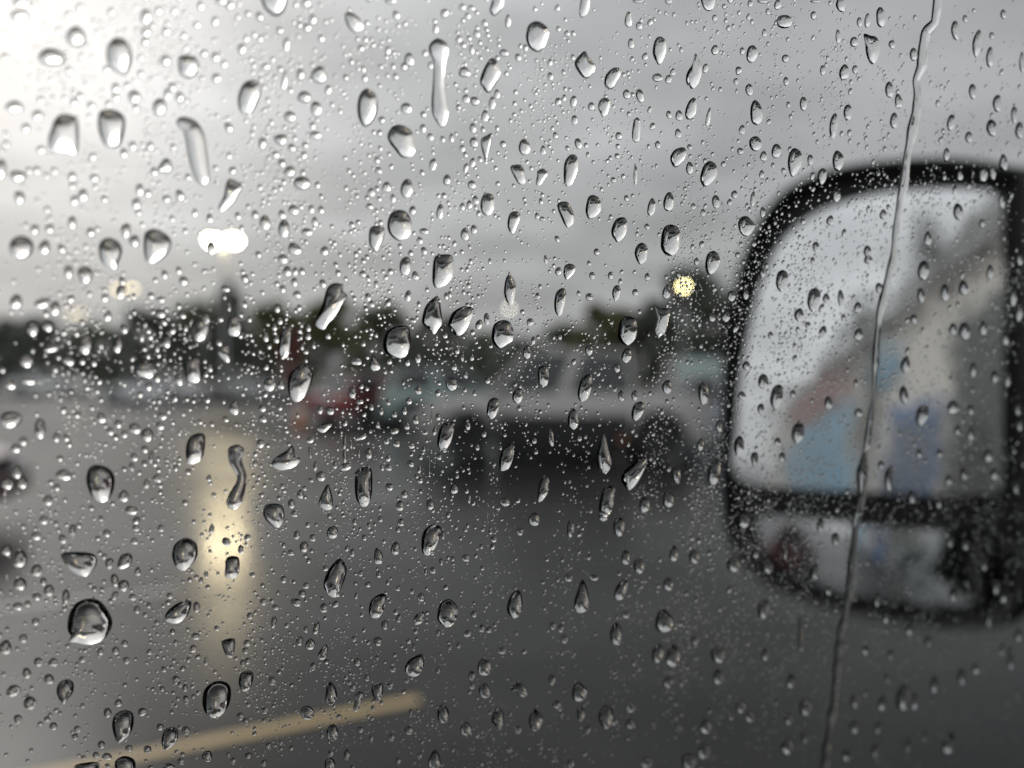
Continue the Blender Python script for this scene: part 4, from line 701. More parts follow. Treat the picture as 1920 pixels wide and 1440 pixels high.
("p","medium round raindrop, first out above and right of the bright-footed drop under the mirror",[10135,-5626,10192,-5703,10210,-5788,10159,-5811,10096,-5803,10024,-5736,9994,-5653,9997,-5584,10059,-5572]),
("p","medium oval raindrop, second out above and right of the trickle under the mirror",[7063,-3965,7030,-3879,7012,-3783,7051,-3731,7099,-3734,7153,-3785,7190,-3886,7179,-3965,7131,-4004]),
("p","hooked raindrop straddling the yellow line near its blunt end",[-1545,-4143,-1514,-4054,-1409,-4045,-1390,-4170,-1407,-4289,-1463,-4347,-1515,-4256]),
("p","small oval raindrop with white tip over the pickup's front end",[-302,-342,-286,-215,-208,-175,-144,-218,-146,-322,-177,-415,-228,-453,-286,-412]),
("p","medium round raindrop above and left of the bright-footed drop under the mirror",[8502,-4789,8564,-4780,8644,-4800,8694,-4880,8699,-4953,8670,-5006,8599,-4982,8529,-4929,8482,-4847]),
("p","medium oval raindrop above the bright droplet on the lower mirror",[9864,-2097,9810,-2089,9746,-2042,9702,-1943,9710,-1867,9750,-1832,9815,-1866,9868,-1947,9893,-2043]),
("p","medium slim upright raindrop above and right of the long oval above the mirror",[4269,3364,4226,3396,4185,3457,4166,3571,4187,3663,4234,3694,4281,3646,4303,3546,4304,3431]),
("p","round blurred raindrop with dark cap, at the edge of the sky, leftmost of its row",[-5307,1397,-5277,1474,-5202,1511,-5130,1483,-5104,1408,-5137,1330,-5214,1287,-5286,1314]),
("p","upright rectangular raindrop in front of the pickup's dark side window",[334,183,361,229,460,218,492,113,486,-4,436,-39,375,-3,343,90]),
("p","medium oval raindrop below and right of the slanted drop beside the cone",[2564,-1842,2505,-1792,2484,-1715,2495,-1629,2546,-1606,2597,-1634,2653,-1694,2671,-1785,2635,-1844]),
("p","medium oval raindrop, first out above and right of the cornered slanted drop",[2164,-2675,2201,-2621,2270,-2634,2326,-2692,2351,-2775,2332,-2849,2281,-2867,2222,-2837,2177,-2757]),
("p","medium round raindrop, second out above and left of the trickle under the mirror",[4663,-3118,4585,-3099,4532,-3033,4505,-2963,4524,-2897,4596,-2899,4667,-2930,4711,-3001,4700,-3065]),
("p","medium oval raindrop below and right of the kite-shaped drop",[780,3632,789,3730,871,3815,953,3820,970,3753,930,3650,893,3587,823,3582]),
("p","medium round raindrop, second out below and right of the bright droplet on the lower mirror",[10256,-4100,10316,-4119,10383,-4180,10415,-4265,10378,-4307,10314,-4317,10235,-4274,10196,-4194,10215,-4131]),
("p","small round raindrop, first out above and right of the domed drop below the mirror's curve",[3164,-2564,3224,-2587,3273,-2662,3277,-2737,3250,-2797,3174,-2790,3116,-2731,3091,-2655,3115,-2588]),
("p","six-sided raindrop with dark lid over the middle of the sky",[-615,2167,-577,2269,-479,2267,-445,2180,-461,2078,-521,2023,-591,2068]),
("p","small round raindrop above and left of the slanted drop on the mirror's pink",[3773,78,3819,113,3874,112,3933,57,3963,-21,3949,-89,3877,-100,3805,-70,3769,1]),
("p","small round raindrop, first out above and left of the bright droplet on the lower mirror",[9004,-3031,8996,-3095,8943,-3119,8870,-3085,8801,-3025,8790,-2951,8830,-2912,8896,-2915,8975,-2954]),
("p","small round raindrop, first out right of the bright drop at the mirror's inner edge",[8070,773,8016,750,7946,769,7899,844,7886,920,7914,974,7974,976,8040,924,8075,844]),
("p","small round raindrop, second out above the largest drop under the mirror",[8020,-4458,8082,-4498,8140,-4563,8159,-4641,8119,-4685,8041,-4671,7977,-4616,7955,-4546,7965,-4478]),
("p","small round raindrop above and right of the bright drop on the mirror's top bar",[7440,3362,7442,3430,7467,3486,7536,3466,7598,3405,7636,3331,7619,3267,7550,3264,7477,3288]),
("p","small oval raindrop, first out below and left of the largest drop under the mirror",[7822,-6469,7865,-6446,7915,-6471,7966,-6548,7972,-6641,7946,-6698,7891,-6701,7833,-6642,7809,-6548]),
("p","small round raindrop right of the plump drop above the mirror corner",[7679,3961,7747,3908,7779,3840,7793,3763,7742,3733,7679,3741,7615,3799,7601,3872,7616,3934]),
("p","small round raindrop, second out below the drop on the mirror's dark corner",[8300,-1626,8302,-1556,8347,-1529,8412,-1560,8472,-1621,8511,-1702,8474,-1750,8404,-1744,8332,-1703]),
("p","small oval raindrop below the slanted drop beside the cone",[2172,-1898,2122,-1834,2108,-1753,2130,-1688,2179,-1659,2238,-1694,2276,-1772,2277,-1855,2232,-1894]),
("p","small oval raindrop, first out below and right of the drop on the mirror's dark corner",[8258,-809,8306,-794,8355,-854,8401,-927,8407,-1011,8359,-1053,8288,-1030,8241,-963,8242,-886]),
("p","small round raindrop above the plump drop above the mirror corner",[7016,4160,7029,4234,7073,4265,7131,4263,7181,4193,7207,4119,7189,4051,7116,4044,7057,4093]),
("p","small squarish raindrop beside the egg-shaped drop on the white cloud",[-3802,3283,-3775,3316,-3680,3332,-3624,3283,-3624,3210,-3665,3140,-3737,3118,-3793,3156]),
("p","small round raindrop below the drop on the mirror's beige",[7312,-1885,7373,-1930,7422,-2019,7413,-2096,7370,-2114,7315,-2096,7256,-2020,7228,-1928,7254,-1874]),
("p","small round raindrop, third out below the trickle under the mirror",[5773,-5946,5809,-6024,5785,-6079,5729,-6094,5658,-6055,5616,-5981,5610,-5913,5639,-5861,5712,-5888]),
("p","small oval raindrop above and left of the black-peaked drop",[48,-4313,99,-4360,130,-4446,138,-4533,82,-4561,19,-4528,-23,-4464,-35,-4377,4,-4326]),
("p","bright droplet on the greenish end of the small lower mirror",[9440,-3383,9484,-3356,9551,-3390,9610,-3460,9632,-3534,9603,-3583,9530,-3572,9460,-3520,9435,-3445]),
("p","bright raindrop on the mirror's black top bar, beside a thin twin",[7150,3270,7216,3247,7265,3176,7262,3101,7219,3063,7158,3067,7101,3122,7077,3195,7089,3262]),
("p","small oval raindrop, second out above and left of the bright droplet on the lower mirror",[8586,-2982,8550,-3021,8495,-3008,8432,-2952,8410,-2867,8421,-2805,8473,-2780,8539,-2831,8584,-2903]),
("p","small oval raindrop, first out below and right of the tall slim drop beyond the rivulet",[6733,4631,6691,4707,6681,4800,6706,4855,6745,4862,6798,4804,6843,4717,6842,4638,6796,4601]),
("p","small oval raindrop, third out above the largest drop under the mirror",[7320,-4173,7340,-4110,7409,-4130,7467,-4189,7498,-4271,7488,-4342,7444,-4359,7388,-4336,7341,-4254]),
("p","small oval raindrop, second out above the trickle under the mirror",[5788,-2639,5774,-2558,5807,-2516,5860,-2512,5922,-2567,5953,-2651,5944,-2716,5904,-2752,5838,-2712]),
("p","small oval raindrop, first out below and left of the hourglass streak",[-2102,-4728,-2097,-4641,-2059,-4580,-2014,-4579,-1975,-4634,-1953,-4721,-1965,-4805,-2015,-4841,-2070,-4798]),
("p","small oval raindrop below the classic teardrop",[1929,3496,1961,3581,2012,3625,2052,3607,2074,3541,2073,3451,2030,3379,1966,3366,1928,3419]),
("p","small oval raindrop, second out above and right of the cornered slanted drop",[2893,-2698,2844,-2724,2789,-2706,2752,-2633,2748,-2551,2767,-2476,2818,-2473,2865,-2528,2899,-2610]),
("p","small blocky raindrop at the foot of the lamp's reflection",[-3390,-3161,-3334,-3133,-3244,-3146,-3243,-3279,-3272,-3392,-3333,-3368,-3373,-3260]),
("p","small round raindrop, second out above and right of the blurred drop on the low tarmac",[4965,-5821,4932,-5864,4868,-5880,4795,-5827,4770,-5756,4782,-5693,4822,-5660,4875,-5683,4933,-5741]),
("p","small oval raindrop above the torn-topped drop",[4749,4932,4748,4859,4700,4816,4633,4843,4599,4910,4578,4992,4609,5049,4658,5046,4711,5007]),
("p","small round raindrop, second out right of the bright drop at the mirror's inner edge",[8473,803,8520,804,8575,767,8636,697,8643,622,8600,590,8536,598,8476,656,8458,739]),
("p","small oval raindrop above the domed drop below the mirror's curve",[2742,-3137,2728,-3061,2745,-2997,2794,-2981,2851,-3012,2894,-3084,2900,-3159,2860,-3201,2797,-3192]),
("p","small oval raindrop below the bright drop at the mirror's inner edge",[8045,52,7999,54,7952,122,7917,212,7929,287,7974,307,8027,267,8068,189,8073,100]),
("p","small oval raindrop below and right of the six-sided drop",[-262,1969,-239,2073,-164,2103,-108,2062,-126,1958,-181,1840,-242,1888]),
("p","small oval raindrop above and left of the tall slim drop beyond the rivulet",[6086,4938,6086,4864,6031,4858,5972,4896,5922,4970,5919,5047,5950,5085,6003,5079,6059,5017]),
("p","small round raindrop, second out above and left of the long oval above the mirror",[3104,3243,3135,3184,3119,3126,3065,3092,2996,3106,2949,3155,2938,3220,2980,3264,3044,3277]),
("p","small slim upright raindrop, second out above and right of the bright-footed drop under the mirror",[10754,-5492,10717,-5508,10675,-5481,10641,-5385,10643,-5285,10660,-5209,10699,-5214,10738,-5293,10763,-5400]),
("p","small oval raindrop above the ragged-topped drop",[1878,2250,1827,2273,1799,2345,1809,2423,1846,2479,1899,2477,1936,2421,1952,2346,1930,2272]),
("p","flat wide raindrop with a black crescent on its side, high on the grey sky",[3047,4643,3073,4708,3190,4736,3269,4697,3266,4624,3185,4581,3087,4587]),
("p","small oval raindrop, second out above and right of the drop on the mirror's dark corner",[8923,-103,8880,-120,8823,-59,8787,23,8787,92,8819,137,8881,105,8924,33,8939,-45]),
("p","small oval raindrop, second above and left of the bright drop at the mirror's inner edge",[6407,1370,6420,1433,6462,1447,6518,1416,6564,1347,6580,1279,6551,1227,6478,1244,6427,1298]),
("p","small round raindrop, first out above and right of the drop on the mirror's dark corner",[8533,157,8588,108,8621,40,8607,-26,8562,-52,8506,-25,8457,33,8446,103,8470,157]),
("p","small oval raindrop left of the oval on the mirror's frame",[2629,-1454,2586,-1389,2563,-1306,2587,-1249,2631,-1238,2685,-1271,2712,-1354,2717,-1431,2685,-1480]),
("p","small oval raindrop, first out left of the black-peaked drop",[-133,-4942,-96,-5013,-92,-5089,-137,-5125,-202,-5107,-245,-5043,-248,-4970,-220,-4916,-178,-4901]),
("p","small oval raindrop, third out below the domed drop below the mirror's curve",[3197,-4840,3167,-4891,3118,-4917,3059,-4880,3031,-4814,3030,-4746,3072,-4705,3127,-4721,3181,-4763]),
("p","dark-topped triangular raindrop beside the tall bean drop",[-287,2601,-153,2624,-96,2509,-98,2429,-163,2413,-239,2497]),
("p","small oval raindrop, second out right of the drop on the mirror's dark corner",[9211,-474,9225,-418,9262,-386,9321,-443,9360,-510,9384,-586,9350,-628,9286,-611,9232,-549]),
("p","small oval raindrop, third out right of the drop on the mirror's dark corner",[9434,-691,9490,-738,9527,-812,9524,-883,9485,-914,9427,-890,9378,-829,9368,-756,9384,-699]),
("p","small oval raindrop, first out left of the slanted drop in the bottom corner",[9164,-7129,9122,-7054,9106,-6974,9120,-6908,9164,-6904,9213,-6952,9245,-7036,9254,-7111,9226,-7159]),
("p","small oval raindrop below and right of the bright drop on the mirror's top bar",[7736,2861,7780,2788,7773,2723,7718,2714,7655,2737,7618,2814,7611,2888,7634,2934,7684,2920]),
("p","small round raindrop below and left of the flat wide drop",[2826,4176,2788,4128,2740,4123,2693,4162,2678,4236,2700,4301,2754,4327,2808,4305,2846,4249]),
("p","small oval raindrop left of the plump drop above the mirror corner",[6302,3910,6357,3884,6383,3813,6373,3740,6335,3696,6286,3701,6243,3751,6230,3826,6251,3890]),
("p","small round raindrop, second out left of the hourglass streak",[-2445,-4327,-2425,-4251,-2337,-4249,-2267,-4360,-2308,-4446,-2398,-4429]),
("p","small oval raindrop below the drop on the mirror's light blue",[5532,-2284,5562,-2361,5558,-2444,5518,-2480,5471,-2460,5431,-2402,5416,-2317,5441,-2254,5486,-2250]),
("p","small oval raindrop left of the tall oval beyond the wedge",[1596,-5168,1567,-5083,1581,-5014,1620,-4985,1672,-5014,1704,-5092,1705,-5178,1678,-5230,1637,-5234]),
("p","small round raindrop below and left of the twinned drop on the mirror",[4357,966,4341,910,4287,882,4223,915,4183,972,4185,1036,4226,1066,4277,1078,4334,1032]),
("p","small half black half white raindrop in front of the dark trees, first of a pair",[-3670,594,-3660,690,-3608,733,-3538,711,-3535,616,-3573,528,-3644,498,-3670,536]),
("p","small oval raindrop, second above and right of the bright drop at the mirror's inner edge",[7829,1844,7877,1795,7907,1724,7892,1664,7845,1642,7785,1665,7754,1737,7746,1809,7774,1863]),
("p","small oval raindrop below and left of the trickle under the mirror",[4959,-4548,4984,-4627,4981,-4702,4929,-4715,4873,-4679,4839,-4607,4843,-4532,4872,-4485,4916,-4491]),
("p","small round raindrop below and right of the drop on the mirror's beige",[8175,-1757,8163,-1807,8107,-1832,8030,-1802,7986,-1749,7984,-1690,8012,-1645,8069,-1648,8127,-1698]),
("p","small oval raindrop, first out below and right of the long oval above the mirror",[4217,2986,4267,2950,4282,2874,4265,2808,4222,2768,4172,2799,4135,2855,4128,2933,4168,2977]),
("p","small round raindrop left of the bright drop at the mirror's inner edge",[7239,874,7269,924,7317,929,7369,895,7409,833,7414,768,7360,740,7292,759,7242,807]),
("p","thin wedge-shaped droplet tapering to a tail, below the lemon-shaped drop",[-674,2846,-606,2911,-548,2936,-547,2859,-566,2722,-586,2594,-626,2678]),
("p","small wide raindrop left of the egg drop on the white cloud",[-4844,3226,-4787,3201,-4766,3152,-4793,3104,-4872,3080,-4954,3089,-4988,3129,-4963,3181,-4909,3223]),
("p","rounded dark raindrop with white foot under the conifer's tip",[-3346,658,-3334,745,-3281,781,-3218,748,-3204,660,-3225,582,-3288,561,-3334,590]),
("p","wide blurred raindrop on the maroon car's front",[-5484,-307,-5446,-256,-5379,-246,-5319,-268,-5292,-323,-5322,-375,-5371,-412,-5440,-411,-5476,-362]),
("p","wide flattened raindrop with white base above the grey sedan's roof",[-4243,187,-4221,244,-4154,267,-4070,241,-4059,158,-4106,100,-4199,110,-4235,149]),
("p","small oval raindrop right of the oval on the mirror's frame",[4029,-1224,4015,-1284,3961,-1285,3914,-1218,3885,-1146,3892,-1080,3935,-1068,3989,-1078,4032,-1155]),
("p","small slim upright raindrop, third out above and right of the bright-footed drop under the mirror",[10876,-5469,10875,-5376,10906,-5334,10949,-5371,10985,-5439,11002,-5536,10983,-5604,10945,-5608,10905,-5561]),
("p","small round raindrop below and left of the torn-topped drop",[4185,4269,4221,4301,4269,4293,4317,4241,4331,4174,4297,4128,4234,4106,4178,4145,4160,4210]),
("p","small round raindrop, second below and left of the bright drop on the mirror's top bar",[6307,2256,6345,2285,6396,2256,6440,2200,6464,2128,6425,2086,6363,2084,6309,2129,6294,2197]),
("p","small oval raindrop above the cornered slanted drop",[2055,-2508,2083,-2580,2083,-2654,2043,-2694,1985,-2675,1951,-2613,1945,-2541,1969,-2477,2013,-2468]),
("p","small round raindrop above and right of the drop on the mirror's light blue",[5205,-308,5225,-383,5192,-424,5136,-426,5080,-386,5054,-315,5064,-252,5101,-228,5152,-250]),
("p","small oval raindrop above and right of the plump drop above the mirror corner",[7588,4023,7585,3960,7554,3927,7497,3956,7451,4027,7430,4101,7449,4150,7499,4151,7555,4099]),
("p","small round raindrop, third out above and left of the bright droplet on the lower mirror",[8009,-2084,8060,-2140,8068,-2206,8039,-2244,7987,-2246,7930,-2193,7888,-2127,7895,-2068,7948,-2057]),
("p","small round raindrop right of the drop cut by the top edge",[-2240,3909,-2193,3950,-2111,3920,-2057,3861,-2059,3801,-2121,3755,-2186,3791,-2225,3853]),
("p","small round raindrop, first out below the torn-topped drop",[5153,4050,5126,4002,5071,3993,5014,4030,4983,4096,4991,4160,5030,4192,5086,4167,5130,4115]),
("p","small oval raindrop, first out above the largest drop under the mirror",[7792,-4985,7821,-5062,7821,-5125,7777,-5149,7715,-5103,7677,-5033,7663,-4960,7692,-4925,7737,-4933]),
("p","small oval raindrop above and left of the slender capsule",[784,3471,839,3483,884,3434,875,3360,858,3297,817,3261,773,3306,736,3364,744,3433]),
("p","small round raindrop above and right of the upright leaf drop",[1914,4746,2085,4773,2112,4699,2088,4627,2016,4606,1949,4654]),
("p","tall raindrop cut off by the top edge, above the round drop with thick black rim",[-696,4188,-676,4297,-671,4351,-570,4367,-547,4282,-575,4207,-641,4144]),
("p","small round raindrop below the slim grey finger",[492,-1961,444,-1915,434,-1848,466,-1798,505,-1774,553,-1793,584,-1861,593,-1927,557,-1971]),
("p","small round raindrop below and right of the twinned drop on the mirror",[5364,772,5403,808,5460,800,5509,756,5531,694,5497,652,5442,633,5376,657,5352,717]),
("p","small oval raindrop, first out above and left of the largest drop under the mirror",[7845,-5477,7868,-5566,7863,-5633,7828,-5634,7780,-5590,7734,-5498,7726,-5419,7749,-5381,7798,-5401]),
("p","small round raindrop, first out below the drop on the mirror's dark corner",[7898,-871,7913,-812,7940,-769,7983,-762,8032,-804,8066,-866,8073,-930,8012,-942,7943,-926]),
("p","small oval raindrop, second out below and right of the tall slim drop beyond the rivulet",[7479,4713,7487,4636,7449,4623,7399,4656,7351,4741,7338,4828,7344,4881,7379,4875,7433,4808]),
("p","small oval raindrop, third out below the torn-topped drop",[5247,3617,5197,3662,5184,3735,5199,3793,5242,3819,5295,3782,5329,3719,5329,3651,5296,3615]),
("p","small oval raindrop, second out below the torn-topped drop",[4507,3702,4490,3639,4429,3626,4383,3670,4357,3726,4365,3795,4407,3824,4453,3817,4492,3768]),
("p","small oval raindrop above and right of the white-tipped drop at the pickup's front",[105,-52,146,-77,167,-149,151,-215,112,-257,59,-241,24,-190,28,-116,64,-63]),
("p","small round raindrop above and left of the plump drop above the mirror corner",[6507,4325,6545,4350,6599,4332,6648,4275,6667,4203,6640,4162,6593,4155,6540,4198,6501,4265]),
("p","small round raindrop below the Y-shaped drop",[2215,16,2256,34,2302,31,2336,-35,2342,-103,2309,-150,2248,-147,2205,-101,2187,-40]),
("p","small oval raindrop below the large oval before the olive tree",[1632,313,1594,276,1535,284,1503,344,1510,411,1541,463,1583,472,1628,442,1652,370]),
("p","small round raindrop, third above and right of the bright drop at the mirror's inner edge",[8326,2039,8367,2071,8428,2043,8465,1988,8487,1922,8455,1882,8403,1885,8350,1922,8314,1985]),
("p","small oval raindrop above the banana drop",[533,1411,541,1498,602,1529,686,1498,676,1428,624,1360,587,1325,551,1361]),
("p","small oval raindrop, second out below and left of the hourglass streak",[-2022,-5103,-1983,-5162,-1974,-5227,-1992,-5281,-2040,-5299,-2091,-5260,-2112,-5197,-2107,-5136,-2072,-5099]),
("p","small slim upright raindrop below and left of the grey capsule below the cone",[1039,-1937,1082,-1935,1117,-1991,1133,-2072,1118,-2148,1091,-2190,1056,-2167,1028,-2093,1019,-2004]),
("p","small round raindrop, first out above and left of the long oval above the mirror",[3461,3091,3424,3053,3369,3038,3319,3078,3308,3141,3327,3199,3370,3217,3417,3204,3459,3154]),
("p","small round raindrop, first out right of the tall oval beyond the wedge",[2451,-5422,2476,-5374,2523,-5366,2572,-5392,2602,-5455,2611,-5516,2573,-5545,2510,-5533,2464,-5481]),
("p","small oval raindrop above the round drop with the hill line",[-1466,2357,-1429,2314,-1416,2247,-1440,2188,-1483,2150,-1531,2172,-1554,2228,-1546,2294,-1513,2345]),
("p","small round raindrop, second out right of the tall oval beyond the wedge",[2423,-5140,2436,-5086,2482,-5069,2533,-5100,2574,-5152,2584,-5214,2544,-5240,2492,-5248,2436,-5203]),
("p","small oval raindrop left of the rhomboid treeline drop",[-1460,1501,-1413,1502,-1388,1445,-1387,1376,-1414,1314,-1460,1298,-1501,1327,-1514,1395,-1501,1465]),
("p","small round raindrop above and left of the egg drop on the white cloud",[-4754,3344,-4725,3403,-4682,3443,-4637,3441,-4602,3400,-4593,3340,-4628,3289,-4691,3269,-4738,3294]),
("p","small oval raindrop, first out below and right of the domed drop below the mirror's curve",[3532,-4213,3487,-4223,3439,-4189,3400,-4131,3398,-4070,3427,-4030,3484,-4043,3528,-4092,3545,-4155]),
("p","small round raindrop above and left of the torn-topped drop",[4059,4974,4054,4916,4003,4896,3948,4916,3905,4960,3906,5016,3931,5062,3987,5064,4037,5029]),
("p","small oval raindrop, first out right of the twinned drop on the mirror",[5007,1134,4958,1143,4915,1210,4897,1286,4899,1352,4934,1362,4979,1321,5019,1249,5027,1179]),
("p","small round raindrop below and right of the torn-topped drop",[5347,3913,5308,3882,5254,3876,5212,3928,5191,3985,5197,4044,5241,4058,5291,4023,5337,3975]),
("p","small round raindrop right of the fan-shaped drop",[-4475,-2044,-4437,-1929,-4357,-1908,-4323,-1961,-4342,-2047,-4405,-2084,-4459,-2089]),
("p","small round raindrop, second out above and left of the largest drop under the mirror",[7057,-4771,7093,-4750,7137,-4782,7176,-4837,7203,-4903,7170,-4939,7108,-4928,7056,-4883,7042,-4823]),
("p","small round raindrop, first out right of the drop on the mirror's dark corner",[8090,-442,8128,-416,8179,-428,8229,-470,8252,-535,8232,-581,8191,-591,8141,-565,8099,-506]),
("p","small round raindrop, second out right of the twinned drop on the mirror",[5324,1194,5369,1160,5392,1102,5376,1049,5325,1036,5269,1048,5239,1102,5244,1156,5273,1200]),
("p","small round raindrop, first out above and right of the trickle under the mirror",[5930,-3478,5979,-3484,6019,-3538,6040,-3596,6022,-3643,5961,-3639,5906,-3603,5875,-3549,5895,-3502]),
("p","small oval raindrop left of the beehive drop",[-1043,-3186,-1018,-3112,-949,-3074,-905,-3087,-906,-3179,-949,-3246,-1020,-3255]),
("p","small oval raindrop right of the bright drop on the mirror's top bar",[7352,3120,7311,3185,7293,3255,7299,3309,7335,3304,7383,3268,7430,3197,7436,3133,7404,3107]),
("p","small round raindrop above and right of the twinned drop on the mirror",[5276,2010,5328,1971,5348,1912,5341,1861,5296,1839,5242,1865,5204,1913,5201,1971,5229,2008]),
("p","small round raindrop above and left of the tall almond drop",[-2405,3270,-2452,3228,-2517,3239,-2553,3276,-2543,3332,-2504,3372,-2462,3397,-2419,3374,-2403,3322]),
("p","round blurred raindrop on grey tarmac by the edge, above a column of blurred drops",[-5376,-1774,-5341,-1820,-5335,-1885,-5355,-1946,-5395,-1965,-5437,-1962,-5465,-1906,-5448,-1842,-5424,-1789]),
("p","small oval raindrop above the dark triangular drop",[-70,2834,-81,2774,-123,2740,-175,2752,-208,2798,-207,2864,-177,2910,-139,2914,-99,2892]),
("p","small wide raindrop left of the drop on the mirror's beige",[5701,-534,5681,-487,5699,-444,5747,-427,5802,-440,5848,-482,5864,-533,5823,-560,5760,-567]),
("p","small round raindrop, second out below and right of the long oval above the mirror",[4447,2641,4442,2701,4482,2733,4534,2726,4575,2688,4591,2627,4562,2579,4520,2562,4477,2589]),
("p","small slim upright raindrop above and left of the ragged-topped drop",[1623,2391,1662,2379,1690,2331,1694,2258,1673,2194,1633,2173,1594,2200,1583,2270,1594,2339]),
("p","small oval raindrop above and left of the hourglass streak",[-2251,-3503,-2217,-3436,-2178,-3393,-2140,-3383,-2128,-3436,-2136,-3510,-2166,-3579,-2209,-3594,-2246,-3571]),
("p","small round raindrop above and left of the white-tipped drop at the pickup's front",[-854,-18,-860,40,-823,75,-779,86,-733,59,-713,2,-727,-52,-771,-79,-823,-64]),
("p","small round raindrop below the twinned drop on the mirror",[4821,775,4832,719,4807,674,4754,671,4703,698,4684,754,4707,800,4740,832,4789,828]),
("p","small slim upright raindrop above and right of the tall slanted tarmac drop",[-1610,-2129,-1573,-2103,-1513,-2186,-1497,-2274,-1528,-2325,-1601,-2300]),
("p","small oval raindrop above the large oval before the olive tree",[1253,1258,1288,1288,1326,1286,1358,1239,1354,1171,1337,1112,1298,1086,1262,1130,1241,1190]),
("p","small wide raindrop right of the boot-shaped drop",[-2695,2194,-2695,2241,-2652,2276,-2601,2285,-2549,2270,-2529,2225,-2548,2183,-2596,2149,-2660,2161]),
("p","small oval raindrop right of the dark triangular drop",[53,2582,129,2613,181,2563,144,2489,95,2414,48,2431,54,2522]),
("p","blurred raindrop with white lower half before the dark trees, leftmost of its size",[-4698,547,-4656,533,-4639,478,-4647,411,-4681,360,-4719,354,-4750,384,-4755,450,-4736,510]),
("p","small round raindrop above the tall slanted tarmac drop",[-2123,-1762,-2085,-1794,-2071,-1856,-2092,-1910,-2133,-1927,-2177,-1911,-2204,-1862,-2198,-1801,-2163,-1765]),
("p","small bell-shaped droplet beside the short curved water streak",[-4012,2211,-3962,2309,-3930,2346,-3890,2333,-3869,2266,-3899,2221,-3964,2210])]
